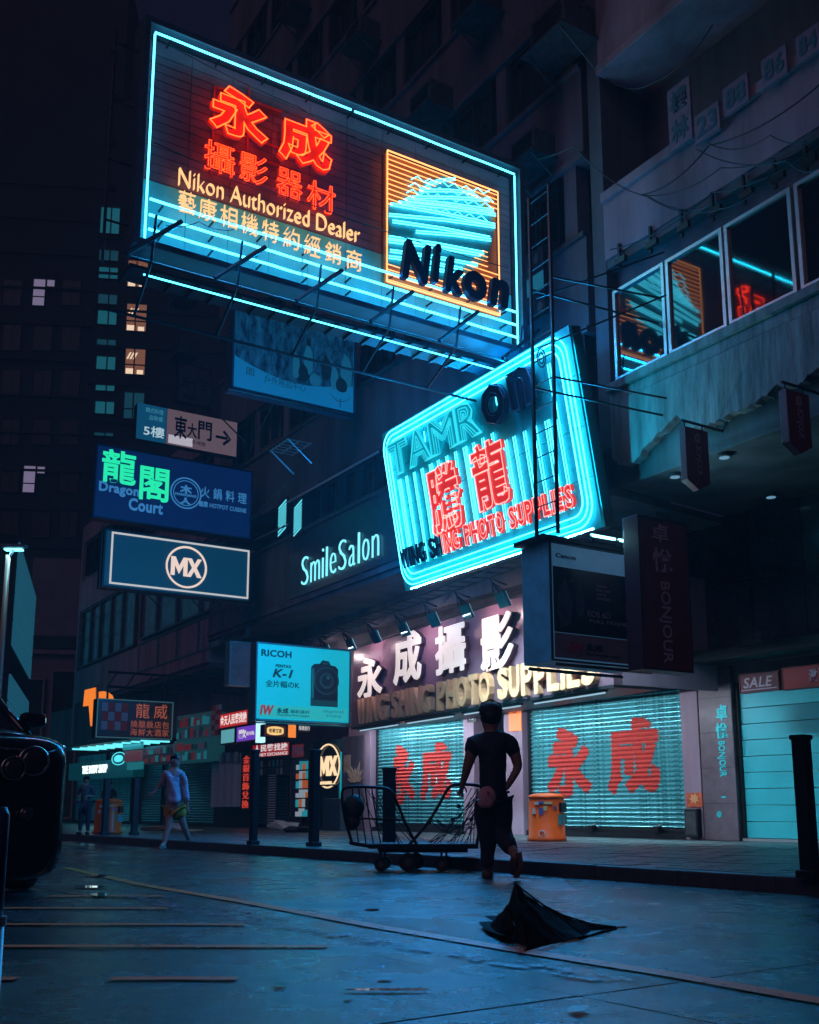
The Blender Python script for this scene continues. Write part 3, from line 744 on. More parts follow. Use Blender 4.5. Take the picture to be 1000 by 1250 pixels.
# cyan shape behind the burst + criss-cross tubes
shape = [(.02, .14), (.02, .60), (.25, .74), (.33, .86), (.50, .985), (.80, .90), (.93, .82), (.98, .70), (.92, .46), (.80, .34), (.62, .20), (.5, .14)]
b = MB(); b.poly(NP, [LP(*p) for p in shape], .0, .022); part('burst_board', b, mat('burst_board_teal', (.04, .28, .32), .5, noise=.2), NS)
for (a0, c0, a1, c1) in ((.34, .84, .60, .97), (.28, .77, .78, .92), (.22, .70, .92, .90), (.16, .66, .96, .83), (.10, .62, .98, .80), (.03, .585, .97, .715), (.02, .50, .97, .70), (.05, .46, .92, .595), (.25, .44, .93, .58), (.02, .33, .86, .455), (.02, .30, .83, .43), (.03, .23, .80, .34), (.02, .18, .66, .27), (.30, .18, .70, .22)):
    for dd in (0, .018):
        p, q = LP(a0, c0+dd), LP(a1, c1+dd); b = MB(); b.tube([NP.P(*p, .06), NP.P(lerp(p[0], q[0], .5), lerp(p[1], q[1], .5)+.02, .06), NP.P(*q, .06)], .0095, 5); part('cyan_tube', b, CY_T2, NS)
for row in range(5):
    pts = []
    for i in range(15):
        a = .12+row*.02+i*.055
        if a > .95: break
        pts.append(NP.P(*LP(a, .60+row*.055+a*.16+(.018 if i % 2 else -.018)), .085))
    b = MB(); b.tube(pts, .007, 5); part('zigzag_tube', b, CY_T2, NS)
M_NAVY = mat('dark_logo_letter', (.008, .012, .03), .75, spec=.2)
for k, (ch, xl, xr, yt, yb) in enumerate((('N', 481, 517, 298, 346), ('i', 518, 529, 303, 351), ('k', 533, 556, 318, 362), ('o', 556, 584, 334, 369), ('n', 587, 611, 344, 378))):
    b = MB(); b.text(NP, NP.rect(xl, xr, yt, yb), ch, .20, .10, bold=.042, italic=.18 if ch != 'o' else 0); part('letter', b, M_NAVY, NS, bevel=0)
# service walkway under the sign
b = MB()
vb = v0N-.10
for dv, ww in ((-.30, .25), (-.62, -.75)):
    b.bar(NP.P(u0N-.15, v0N+dv, ww), NP.P(u1N+.1, v0N+dv, ww), .022)
part('rail', b, M_STEEL, NS)
for k in range(6):
    u = lerp(u0N, u1N, .02+k*.19)
    b = MB(); b.bar(NP.P(u, v0N+.32, .38), NP.P(u, v0N-.30, .25), .02); b.bar(NP.P(u, v0N-.30, .25), NP.P(u+.1, v0N-.62, -.75), .022); b.bar(NP.P(u+.35, v0N+.34, .38), NP.P(u-.35, v0N-.30, .3), .035)
    part('strut', b, M_STEEL, NS)
b = MB(); b.slab(NP, u0N, u1N, v0N-.13, v0N-.08, -.75, -.3)
for k in range(20): b.slab(NP, lerp(u0N, u1N, k/20), lerp(u0N, u1N, k/20)+.04, v0N-.16, v0N-.131, -.75, -.3)
part('walkway_grating', b, M_STEEL, NS)
nt2 = MB(); nt2.bar(NP.P(u0N+.2, v0N-.2, -.30), NP.P(u1N-.1, v0N-.2, -.30), .012); part('lower_tube', nt2, CY_T2, NS)
b = MB()
for k in range(9):
    u = u0N-.42+random.uniform(-.05, .05); v = lerp(v0N, v1N, .1+k*.1)
    if k % 2: b.slab(NP, u-.05, u+.06, v, v+.10, .05, .08)
b.bar(NP.P(u0N-.42, v0N-.3, -.1), NP.P(u0N-.42, v1N-.1, -.1), .022)
for k in range(4): b.bar(NP.P(u0N-.42, lerp(v0N, v1N, .1+.27*k), -.1), NP.P(u0N-.08, lerp(v0N, v1N, .1+.27*k), -.1), .016)
part('side_ladder', b, M_STEEL2, NS)
NEONBLUE = (.0, .34, 1.0); NEONCY = (.0, .66, 1.0)
strip_light('border_tube_light', NS, NP.P(u0N+.1, v1N-.07, .13), NP.P(u1N-.1, v1N-.07, .13), NP.N, .01, 14, NEONCY)
for v in vrows: strip_light('lower_tube_light', NS, NP.P(u0N+.1, v, .145), NP.P(u1N-.1, v, .145), NP.N-Vector((0, 0, 1.0)), .015, 48, NEONBLUE)
# ---------------------------------------------------------------- tilted sign above the shop
o_b = .75
BL = U.off(o_b).hit(495, 722); BRr = U.off(o_b).hit(732, 640)
lo_, hi_ = .2, 4.
for _ in range(40):
    o_t = (lo_+hi_)/2; TLp = U.off(o_t).hit(466, 530)
    if (TLp-BL).dot(U.U) < 0: lo_ = o_t     # top corner too far right: lean out further
    else: hi_ = o_t
TP2 = Panel(BL, U.U, (TLp-BL)-U.U*(TLp-BL).dot(U.U))
Wt = lerp(TP2.uv(732, 640)[0], TP2.uv(697, 395)[0], .5); Ht = TP2.uv(466, 530)[1]
TS = thing('neon_shop_sign', 'tilted square neon sign glowing cyan with red characters and dead letters', 'neon sign', TP2.P(Wt/2, 0, 0))
M_TPAN = mat('tilted_sign_panel', (.03, .80, .92), .5, noise=.22, nscale=1.6, bump=.15, bscale=5)
nx, ny = 8, 4
for i in range(nx):
    for j in range(ny):
        b = MB(); b.slab(TP2, i*Wt/nx+.004, (i+1)*Wt/nx-.004, j*Ht/ny+.004, (j+1)*Ht/ny-.004, -.06, 0); part('panel', b, M_TPAN, TS)
b = MB(); b.slab(TP2, 0, Wt, 0, Ht, -.24, -.065); part('back_box', b, M_STEEL, TS)
b = MB()
for i in range(3):
    for k in range(9): b.bar(TP2.P(Wt*(i+.5)/3, Ht*(k/9), -.3), TP2.P(Wt*(i+.5)/3, Ht*((k+1)/9), -.3), .02)
    b.bar(TP2.P(Wt*(i+.5)/3, Ht*.8, -.25), TP2.P(Wt*(i+.5)/3, Ht*.8, -.25)-U.N*2.2+Vector((0, 0, .4)), .03)
    b.bar(TP2.P(Wt*(i+.5)/3, Ht*.1, -.25), TP2.P(Wt*(i+.5)/3, Ht*.1, -.25)-U.N*1.2, .03)
part('bracket', b, M_STEEL, TS)
def rrect(m_, r, w, n=6):
    pts = []
    for cx_, cy_, a0 in ((Wt-m_-r, Ht-m_-r, 0), (m_+r, Ht-m_-r, 90), (m_+r, m_+r, 180), (Wt-m_-r, m_+r, 270)):
        for k in range(n+1):
            a = R(a0+90*k/n); pts.append(TP2.P(cx_+r*math.cos(a), cy_+r*math.sin(a), w))
    return pts
for m_, rr in ((.07, .36), (.16, .30), (.26, .24)):
    b = MB(); b.tube(rrect(m_, rr, .06), .0125, 6, True); part('border_tube', b, CY_T, TS)
# vertical tube pairs
txl, txr, tyt, tyb = .5, Wt-.5, Ht*.70, .38
npair = 18
for k in range(npair):
    u = lerp(.42, Wt-.52, k/(npair-1))
    top = Ht*.70 if u < Wt*.60 else (Ht*.60 if u < Wt*.88 else Ht-.42)
    if u < Wt*.62: top = Ht*.67
    if u > Wt*.86: top = Ht-.42
    for dd in (-.028, .028, .075)[: 2 if k % 4 else 3]:
        b = MB(); b.tube([TP2.P(u+dd+random.uniform(-1, 1)*.004, lerp(.40, top, i/7), .045) for i in range(8)], .0068, 5); part('vertical_tube', b, CY_T2, TS)
        if k in (1, 3, 4, 6, 7, 9, 11, 12) and dd < 0:
            b = MB(); b.tube([TP2.P(u+dd, lerp(Ht*.80, Ht-.40, i/4), .045) for i in range(5)], .0085, 5); part('vertical_tube', b, CY_T2, TS)
def trect(xl, xr, yt, yb): return TP2.rect(xl, xr, yt, yb)
M_TLET = glow('turquoise_outline_tube', (.03, .66, .78), 1.25)
M_TLETF = glow('turquoise_letter', (.0, .30, .42), .6, (.06, .5, .62))
def trow(str_, u0, u1, v0, v1): return None
# upper lettering: four lit letters then two dark ones
vA0, vA1 = Ht*.70, Ht*.90
lets = [('T', .045, .165), ('A', .165, .295), ('M', .30, .45), ('R', .455, .575)]
for ch, a, c in lets:
    r_ = (Wt*a, Wt*c, vA0, vA1)
    b = MB(); b.text(TP2, r_, ch, .05, .05, bold=.05); part('letter', b, M_TLETF, TS)
    for q, ww in ((.075, .085), (.03, .09), (-.01, .095)):
        b = MB(); b.text(TP2, (r_[0]-q*.3, r_[1]+q*.3, r_[2]-q*.3, r_[3]+q*.3), ch, ww, .0, bold=q, outline=.009); part('letter_tube', b, M_TLET, TS)
M_TDK = mat('dead_letter_blue', (.012, .05, .11), .45)
for (ch, a, c, v0, v1) in (('O', .60, .715, vA0-.02, vA1+.04), ('n', .735, .845, vA0+.02, vA1+.06)):
    r_ = (Wt*a, Wt*c, v0, v1)
    b = MB(); b.text(TP2, r_, ch, .08, .09, bold=.07); part('letter', b, M_TDK, TS)
    b = MB(); b.text(TP2, r_, ch, .14, .0, bold=.03, outline=.012); part('letter_tube', b, mat('unlit_tube', (.10, .22, .30), .2), TS)
# small ring mark at the top right
b = MB()
cu, cv = Wt*.888, Ht*.905
for rr in (.07, .12): b.tube([TP2.P(cu+rr*.8*math.cos(a*math.pi/8), cv+rr*1.2*math.sin(a*math.pi/8), .08) for a in range(16)], .012, 5, True)
part('ring_mark', b, M_TDK, TS)
RED_P = glow('red_painted_lit', (1, .03, .02), .55, (.6, .03, .02))
for ch, rc in (('騰', (530, 569, 578, 638)), ('龍', (584, 625, 549, 608))):
    r_ = TP2.rect(*rc) if False else None
    a = TP2.uv((rc[0]+rc[1])/2, (rc[2]+rc[3])/2); hw, hh = .30, .36
    hw = (TP2.uv(rc[1], (rc[2]+rc[3])/2-8)[0]-TP2.uv(rc[0], (rc[2]+rc[3])/2+8)[0])/2
    r_ = (a[0]-hw, a[0]+hw, a[1]-hw*1.22, a[1]+hw*1.22)
    b = MB(); b.text(TP2, r_, ch, .08, .05, bold=.028); part('red_character', b, RED_P, TS)
    b = MB(); b.text(TP2, r_, ch, .13, .0, bold=.032, outline=.009); part('neon_outline', b, glow('pink_outline_tube', (1, .30, .26), 2.4), TS)
# lower lettering, the first letters dead
va = TP2.uv(494, 676)[1]; vb_ = TP2.uv(706, 612)[1]
vc = (va+vb_)/2; hh = .185
word = 'WING SHING PHOTO SUPPLIES'
ua, ub = TP2.uv(493, 682)[0], TP2.uv(707, 610)[0]
adv = {'I': .45, ' ': .55, 'W': 1.35, 'O': 1.12, 'G': 1.1, 'H': 1.05, 'N': 1.08}
tot = sum(adv.get(c, 1) for c in word); uu = ua
for i, ch in enumerate(word):
    wch = adv.get(ch, 1)*(ub-ua)/tot
    if ch != ' ':
        r_ = (uu+.012, uu+wch-.02, vc-hh, vc+hh)
        if i < 7:
            b = MB(); b.text(TP2, r_, ch, .06, .05, bold=.02); part('letter', b, M_TDK, TS)
        else:
            b = MB(); b.text(TP2, r_, ch, .05, .04, bold=.04); part('letter', b, RED_P, TS)
            b = MB(); b.text(TP2, r_, ch, .10, .0, bold=.045, outline=.016); part('letter_tube', b, glow('pink_outline_tube', (1, .30, .26), 2.4), TS)
    uu += wch
for a, c in (((.3, .07), (Wt-.3, .07)), ((.3, Ht-.07), (Wt-.3, Ht-.07)), ((.07, .3), (.07, Ht-.3)), ((Wt-.07, .3), (Wt-.07, Ht-.3)), ((.3, .26), (Wt-.3, .26))):
    strip_light('border_tube_light', TS, TP2.P(*a, .074), TP2.P(*c, .074), TP2.N-Vector((0, 0, .25)), .015, 150, NEONBLUE)
strip_light('added_shutter_light', TS, TP2.P(.2, .03, .02), TP2.P(Wt-.2, .03, .02), -TP2.V+TP2.N*.25-U.N*1.15, .02, 330, (.50, .80, .92), 95)  # whitish strip added below the sign to light the shutters and bin
strip_light('right_edge_light', TS, TP2.P(Wt+.02, .3, 0), TP2.P(Wt+.02, Ht-.3, 0), U.U-U.N*.9-Vector((0, 0, .9)), .02, 26, NEONCY)
strip_light('left_edge_light', TS, TP2.P(-.02, .3, 0), TP2.P(-.02, Ht-.3, 0), -U.U-U.N*.35, .02, 90, NEONBLUE)
strip_light('top_edge_light', TS, TP2.P(.3, Ht+.02, 0), TP2.P(Wt-.3, Ht+.02, 0), TP2.V-U.N*.8, .02, 60, NEONBLUE)
# ---------------------------------------------------------------- fascia of the photo shop (turned slightly out of line)
bl = FAC.off(.55).hit(431, 888)
FP = strip_panel(bl.x, bl.y, 27.5)
f0 = FP.uv(431, 888); f1u = FP.uv(750, 770)[0]
fv0 = f0[1]; fv1 = FP.uv(431, 793)[1]
SF = thing('shop_fascia', 'glossy mauve shop fascia with big white brush characters over raised gold capitals', 'shop sign', FP.P((f0[0]+f1u)/2, fv0, 0))
vm = FP.uv(432, 858)[1]
ns = 6; sw = (f1u-f0[0])/ns
for i in range(ns):
    b = MB(); b.slab(FP, f0[0]+i*sw+.003, f0[0]+(i+1)*sw-.003, vm, fv1, -.12, 0); part('fascia_panel', b, M_FASC, SF)
b = MB(); b.slab(FP, f0[0], f1u, fv0, vm-.005, -.12, .05); part('lower_band', b, mat('lower_band_mauve', (.16, .09, .12), .35, noise=.15, nscale=2), SF)
b = MB(); b.slab(FP, f0[0], f1u, fv0-.05, fv0-.003, -.9, .05); part('underside', b, M_STEEL, SF)
part('end_board', MB().slab(FP, f0[0], f0[0]+.05, fv0, fv1, -.6, -.13), M_MAUVE, SF); part('end_board', MB().slab(FP, f1u-.05, f1u, fv0, fv1, -2.2, -.13), M_MAUVE, SF)
b = MB(); b.slab(FP, f0[0], f1u, fv1+.003, fv1+.06, -1.2, .04); part('top_edge', b, M_STEEL, SF)
M_IVORY = glow('ivory_letter', (1, .86, .80), .6, (.80, .72, .68))
M_LSIDE = mat('letter_return_dark', (.10, .06, .10), .5)
for ch, cx_, cy_, wpx, hpx in (('永', 457, 827, 30, 50), ('成', 503, 803, 34, 62), ('攝', 556, 792, 37, 60), ('影', 613, 784, 40, 68)):
    a = FP.uv(cx_, cy_); hw = (FP.uv(cx_+wpx/2, cy_)[0]-FP.uv(cx_-wpx/2, cy_)[0])/2
    hv = (FP.uv(cx_, cy_-hpx/2)[1]-FP.uv(cx_, cy_+hpx/2)[1])/2
    r_ = (a[0]-hw, a[0]+hw, a[1]-hv, a[1]+hv)
    b = MB(); b.text(FP, r_, ch, .06, .10, bold=.04); c_ = part('white_character', b, M_LSIDE, SF)
    b = MB(); b.text(FP, r_, ch, .125, .02, bold=.028); part('face', b, M_IVORY, c_)
M_GOLD = mat('gold_letter', (1.0, .52, .28), .3, .1, noise=.1)
word = 'WING SHING PHOTO SUPPLIES'
ua, ub = FP.uv(443, 868)[0], FP.uv(737, 822)[0]
tot = sum(adv.get(c, 1) for c in word); uu = ua
gv0 = fv0+.03; gv1 = vm+.03
for i, ch in enumerate(word):
    wch = adv.get(ch, 1)*(ub-ua)/tot
    if ch != ' ':
        b = MB(); b.text(FP, (uu+.02, uu+wch-.03, gv0, gv1), ch, .11, .12, bold=.035); part('gold_letter', b, M_GOLD, SF)
    uu += wch
# flood lamps on arms in front of the fascia
heads = [(378, 800), (398, 794), (427, 787), (457, 777), (492, 768), (528, 756), (568, 746), (612, 731)]
M_FLOOD = mat('flood_lamp_housing', (.05, .14, .17), .35, .5)
M_FACE = glow('flood_lamp_face', (.35, .85, 1), 2.0)
rail = FP.off(.75)
for k, (x, y) in enumerate(heads):
    a = rail.uv(x, y); s_ = .17
    t_ = thing('flood_lamp', 'flat flood lamp over the mauve fascia, '+('leftmost, beside the turquoise camera poster', 'second from the camera poster', 'third, above the gap left of the first character', 'fourth, above the first white character', 'fifth, between first two characters', 'sixth, between second and third characters', 'seventh, right of the third character', 'rightmost, above the last character')[k], 'lamp', rail.P(a[0], a[1], 0), 'flood lamps over the mauve fascia')
    P0 = rail.P(a[0], a[1], 0); hd = Panel(P0, rail.U, (rail.V*.9+rail.N*.45))
    b = MB(); b.slab(hd, -s_, s_, -.17, .13, -.05, .01); part('housing', b, M_FLOOD, t_, bevel=.015)
    b = MB(); b.slab(hd, -s_+.02, s_-.02, -.15, .11, -.058, -.051); part('lens', b, M_FACE, t_)
    b = MB(); b.tube([hd.P(0, .1, -.02), hd.P(0, .42, .05), FP.P(FP.uv(x, y)[0]+.1, a[1]+.55, -.05)], .018, 6); b.bar(hd.P(-s_, .12, 0), hd.P(0, .35, .04), .012); b.bar(hd.P(s_, .12, 0), hd.P(0, .35, .04), .012); part('arm', b, M_STEEL, t_)
    if k % 2 == 0: strip_light('flood_light', t_, hd.P(-s_+.03, -.02, -.062), hd.P(s_-.03, -.02, -.062), -hd.N-Vector((0, 0, .95)), .2, 19, (1, .68, .72))
b = MB(); z_ = rail.uv(378, 775)[1]
b.bar(rail.P(rail.uv(372, 775)[0], fv1+.42, 0), rail.P(rail.uv(655, 700)[0], fv1+.42, 0), .022); b.bar(rail.P(rail.uv(372, 775)[0], fv1+.42, -.4), rail.P(rail.uv(655, 700)[0], fv1+.42, -.4), .022)
for k in range(24):
    u = lerp(rail.uv(372, 775)[0], rail.uv(655, 700)[0], k/23); b.bar(rail.P(u, fv1+.42, 0), rail.P(u+.15, fv1+.42, -.4), .012)
solo('lamp_rail', b, M_STEEL, 'long dark lattice rail carrying the flood lamps', 'rail', rail.P(f0[0], fv1+.4, 0))
for k in range(4):      # tube lamps added under the fascia lip to light the shutters
    ua_, ub_ = lerp(f0[0], f1u, .03+k*.245), lerp(f0[0], f1u, .03+k*.245+.20)
    b = MB(); b.bar(FP.P(ua_, fv0-.10, -.05), FP.P(ub_, fv0-.10, -.05), .014); part('added_tube_lamp', b, glow('added_fascia_tube', (.5, .8, 1), .7), SF)
    b = MB(); b.slab(FP, ua_-.03, ub_+.03, fv0-.085, fv0-.053, -.09, -.01); part('added_tube_batten', b, M_STEEL2, SF)
    strip_light('tube_light', SF, FP.P(ua_, fv0-.12, -.05), FP.P(ub_, fv0-.12, -.05), -FP.V-FAC.N*1.0, .03, 36, (.75, .85, 1))
# ---------------------------------------------------------------- box signs
def box_sign(name, label, pl, rc, th, face, body, cat='sign', side='L', fr=.05, frm=None, group=None, rect=None):
    r_ = rect or pl.rect(*rc, side=side); u0, u1, v0, v1 = r_
    t_ = thing(name, label, cat, pl.P((u0+u1)/2, v0, -th/2), group)
    b = MB(); b.slab(pl, u0, u1, v0, v1, -th, -.012); part('box', b, body, t_, bevel=.008)
    if fr:
        b = MB(); b.slab(pl, u0+fr, u1-fr, v0+fr, v1-fr, -.0115, .0); part('face', b, face, t_)
        b = MB(); b.frame(pl, r_, fr-.003, -.011, .014); part('frame', b, frm or body, t_)
    return t_, r_
def tx(t_, pl, r_, a, s, m_, name='lettering', bold=0., thick=.006, w=.006, **k):
    """text on a face at fractions (left, right, bottom, top) of the box"""
    u0, u1, v0, v1 = r_; b = MB(); b.text(pl, (lerp(u0, u1, a[0]), lerp(u0, u1, a[1]), lerp(v0, v1, a[2]), lerp(v0, v1, a[3])), s, w, thick, bold=bold, **k)
    return part(name, b, m_, t_)
def mx_logo(t_, pl, c, hw, hh, m_, w):
    Mp = [(0, 0), (0, 1), (.25, 1), (.5, .52), (.75, 1), (1, 1), (1, 0), (.77, 0), (.77, .58), (.5, .10), (.23, .58), (.23, 0)]
    Xp = [(0, 0), (.36, .51), (.03, 1), (.31, 1), (.51, .68), (.71, 1), (.98, 1), (.65, .51), (1, 0), (.72, 0), (.50, .34), (.28, 0)]
    for pts, a, b_ in ((Mp, -1, .06), (Xp, .02, 1)):
        b = MB(); b.poly(pl, [(c[0]+hw*lerp(a, b_, x), c[1]+hh*(2*y-1)) for x, y in pts][::-1], w, w+.03); part('logo_letter', b, m_, t_)
def sub(r_, a): u0, u1, v0, v1 = r_; return (lerp(u0, u1, a[0]), lerp(u0, u1, a[1]), lerp(v0, v1, a[2]), lerp(v0, v1, a[3]))
def fslab(t_, pl, r_, a, m_, name, w0=.0, w1=.006, **k):
    q = sub(r_, a); b = MB(); b.slab(pl, *q, w0, w1); return part(name, b, m_, t_, **k)
# hotpot restaurant sign
DP = cross_panel(308, 600, .35)
M_DBLUE = glow('deep_blue_face', (.002, .018, .10), .55, (.005, .02, .08))
M_DTXT = glow('pale_blue_print', (.04, .20, .42), .8, (.05, .2, .4)); M_GREEN = glow('green_brush_letter', (.02, .85, .42), 1.0)
t_, r_ = box_sign('restaurant_sign', 'deep blue box sign with two glowing green brush characters and a round crest', DP, (115, 308, 540, 632), .35, M_DBLUE, mat('dark_blue_metal', (.01, .02, .05), .4))
DS = t_
tx(t_, DP, r_, (.04, .245, .50, .95), '龍', M_GREEN, 'green_character', .018, .03)
tx(t_, DP, r_, (.27, .45, .34, .80), '閣', M_GREEN, 'green_character', .018, .03)
tx(t_, DP, r_, (.03, .27, .33, .50), 'Dragon', M_DTXT, bold=.035); tx(t_, DP, r_, (.21, .42, .17, .34), 'Court', M_DTXT, bold=.035)
tx(t_, DP, r_, (.655, .96, .50, .66), '火 鍋 料 理', M_DTXT, bold=.012); tx(t_, DP, r_, (.645, .96, .37, .45), '龍閣 HOTPOT CUISINE', M_DTXT, bold=.02)
cu, cv = lerp(r_[0], r_[1], .56), lerp(r_[2], r_[3], .52); rr = (r_[3]-r_[2])*.21
for q, wv in ((1, .02), (.82, .012)):
    b = MB(); b.tube([DP.P(cu+rr*q*math.cos(a*math.pi/14), cv+rr*q*math.sin(a*math.pi/14), .01) for a in range(28)], wv, 5, True); part('crest_ring', b, M_DTXT, t_)
tx(t_, DP, (cu-rr*.5, cu+rr*.5, cv-rr*.5, cv+rr*.55), (.1, .9, .45, 1), '木', M_DTXT, 'crest_mark', .05); tx(t_, DP, (cu-rr*.7, cu+rr*.7, cv-rr*.5, cv+rr*.55), (0, 1, .28, .45), 'NANXIANG', M_DTXT, 'crest_mark', .04)
tx(t_, DP, (cu-rr*.5, cu+rr*.5, cv-rr*.5, cv+rr*.55), (.1, .9, -.25, .2), '人', M_DTXT, 'crest_mark', .06)
# round logo sign
MP = cross_panel(306, 700, .45)
M_MBLUE = glow('teal_blue_face', (.002, .04, .085), .7, (.01, .04, .07)); M_CREAM = glow('cream_letter', (1, .78, .66), .85)
t_, r_ = box_sign('round_logo_sign', 'dark teal box sign outlined in cream light with a circled two letter logo', MP, (126, 306, 644, 716), .42, M_MBLUE, M_STEEL, fr=.05)
b = MB(); q = sub(r_, (.045, .985, .06, .95)); b.frame(MP, q, .045, .015, .03); part('light_border', b, glow('cream_border', (.62, .62, .62), .85), t_)
cu, cv = lerp(r_[0], r_[1], .545), lerp(r_[2], r_[3], .50); rr = (r_[3]-r_[2])*.355
b = MB(); b.tube([MP.P(cu+rr*math.cos(a*math.pi/18), cv+rr*math.sin(a*math.pi/18), .02) for a in range(36)], .028, 6, True); part('logo_ring', b, M_CREAM, t_)
mx_logo(t_, MP, (cu, cv), rr*.78, rr*.46, M_CREAM, .005)
b = MB(); b.bar(MP.P(r_[0]-.06, r_[2]-.05, .02), MP.P(r_[0]-.06, r_[3]+.05, .02), .025); b.bar(MP.P(r_[0]-.05, r_[2]-.06, .04), MP.P(r_[1], r_[2]-.06, .04), .02)
for k in range(3): b.bar(MP.P(lerp(r_[0], r_[1], .3+.3*k), r_[2], -.2), MP.P(lerp(r_[0], r_[1], .3+.3*k)+.4, r_[2]-.35, -.2), .015)
part('edge_pipe', b, M_STEEL, t_)
# arrow sign
AP = cross_panel(289, 545, .3)
t_, r_ = box_sign('arrow_sign', 'narrow two tone box sign, blue end beside a pale brown face with arrow', AP, (167, 289, 491, 535), .3, mat('x', (.1, .1, .1)), M_STEEL, fr=0)
fslab(t_, AP, r_, (0, .285, 0, 1), glow('arrow_blue_face', (.004, .08, .18), .7), 'blue_face')
fslab(t_, AP, r_, (.29, 1, 0, 1), glow('arrow_brown_face', (.15, .10, .125), .7), 'pale_face')
fslab(t_, AP, r_, (.31, .55, .04, .28), glow('hot_spot_tube', (.62, .58, .68), .7), 'lit_lower_panel', .006, .008)
tx(t_, AP, r_, (.07, .27, .12, .42), '5樓', glow('pale_print', (.5, .7, .8), .8), bold=.01, w=.008)
tx(t_, AP, r_, (.08, .25, .78, .92), '韓式料理', glow('faint_print', (.05, .25, .35), .8), w=.008); tx(t_, AP, r_, (.12, .25, .58, .72), '自助餐', glow('faint_print', (.05, .25, .35), .8), w=.008)
M_INK = mat('dark_ink', (.01, .02, .05), .5)
tx(t_, AP, r_, (.36, .49, .22, .86), '東', M_INK, bold=.02, w=.012); tx(t_, AP, r_, (.49, .59, .30, .72), '大', M_INK, bold=.02, w=.012); tx(t_, AP, r_, (.60, .74, .30, .84), '門', M_INK, bold=.02, w=.012)
tx(t_, AP, r_, (.54, .68, .12, .24), '주예쁨', M_INK, w=.012); tx(t_, AP, r_, (.78, .94, .25, .70), '→', M_INK, bold=.02, w=.012)
# outdoor shop poster sign
PP = cross_panel(434, 460, .3)
M_PLIT = glow('poster_pale_blue', (.004, .16, .36), .6, (.02, .16, .28)); 
def forest_mat():
    m = mat('forest_photo_print', (.05, .2, .35), .5); t = m.node_tree; N = t.nodes; L = t.links; bs = N['Principled BSDF']
    tc = N.new('ShaderNodeTexCoord'); mp = N.new('ShaderNodeMapping'); mp.inputs['Scale'].default_value = (1, 1, .35); L.new(tc.outputs['Object'], mp.inputs[0])
    n = N.new('ShaderNodeTexNoise'); n.inputs['Scale'].default_value = 7; n.inputs['Detail'].default_value = 10; n.inputs['Roughness'].default_value = .8; L.new(mp.outputs[0], n.inputs[0])
    cr = N.new('ShaderNodeValToRGB'); cr.color_ramp.elements[0].position = .42; cr.color_ramp.elements[0].color = (.001, .015, .05, 1); cr.color_ramp.elements[1].position = .68; cr.color_ramp.elements[1].color = (.015, .20, .36, 1)
    L.new(n.outputs[0], cr.inputs[0]); L.new(cr.outputs[0], bs.inputs['Emission Color']); L.new(cr.outputs[0], bs.inputs['Base Color']); bs.inputs['Emission Strength'].default_value = .30
    return m
t_, r_ = box_sign('outdoor_shop_sign', 'blue lit poster box showing hikers in a forest, hung under the billboard', PP, (284, 434, 372, 474), .35, M_PLIT, mat('blue_box_metal', (.03, .08, .14), .4))
u0, u1, v0, v1 = r_
b = MB(); pts = [(u0+.06, v1-.06), (u0+.06, lerp(v0, v1, .40))]+[(lerp(u0, u1, a), lerp(v0, v1, .40-.10*a-.16*math.sin(a*3.1)*.9+.10*a*a)) for a in (.15, .3, .45, .6, .75, .88)]+[(u1-.06, lerp(v0, v1, .36)), (u1-.06, v1-.06)]
b.poly(PP, pts[::-1], .001, .005); part('forest_print', b, forest_mat(), t_)
M_HIK = [glow('hiker_print_light', (.01, .16, .27), .4, (.02, .16, .26)), glow('hiker_print_dark', (.002, .02, .05), .4)]
for a, c, wv, hv, q in ((.60, .55, .040, .20, 0), (.60, .78, .02, .06, 1), (.56, .38, .04, .12, 1), (.66, .33, .05, .08, 0), (.75, .50, .045, .16, 1), (.82, .40, .035, .16, 0), (.92, .52, .05, .22, 0), (.88, .34, .05, .10, 1), (.50, .44, .03, .17, 0)):
    b = MB(); n = 10; b.poly(PP, [(lerp(u0, u1, a+wv*math.cos(k*2*math.pi/n)), lerp(v0, v1, c+hv*math.sin(k*2*math.pi/n)*(.9 if k % 3 else 1.1))) for k in range(n)], .005, .008+.002*q); part('hiker_print', b, M_HIK[q], t_)
tx(t_, PP, r_, (.11, .17, .20, .29), '图', glow('poster_ink', (.004, .06, .14), .6), w=.009); tx(t_, PP, r_, (.25, .58, .15, .25), '戶外用品中心', glow('poster_ink', (.004, .06, .14), .6), bold=-.005, w=.009)
b = MB()
for s_ in (-1, 1): b.tube([PP.P(lerp(u0, u1, .87+s_*k*.018), lerp(v0, v1, .13+.012*k*k*.28), .012) for k in range(6)], .014, 5, r1=.003)
b.bar(PP.P(lerp(u0, u1, .87), lerp(v0, v1, .06), .012), PP.P(lerp(u0, u1, .87), lerp(v0, v1, .17), .012), .014); part('bird_emblem', b, glow('poster_ink', (.004, .06, .14), .6), t_)
part('rail', MB().bar(PP.P(u0-.1, v1+.07, .06), PP.P(u1+.3, v1+.07, .06), .02), M_STEEL, t_); b = MB(); b.bar(PP.P(u0-.1, v0-.06, .06), PP.P(u1+.05, v0-.06, .06), .03)
for k in range(5): b.bar(PP.P(lerp(u0, u1, .1+k*.2), v0-.06, .06), PP.P(lerp(u0, u1, .1+k*.2), v0, -.1), .012)
part('rail', b, M_STEEL, t_)
strip_light('sign_light', t_, PP.P(u0+.1, v0+.05, .03), PP.P(u1-.1, v0+.05, .03), PP.N, .05, 6, (.02, .45, 1))
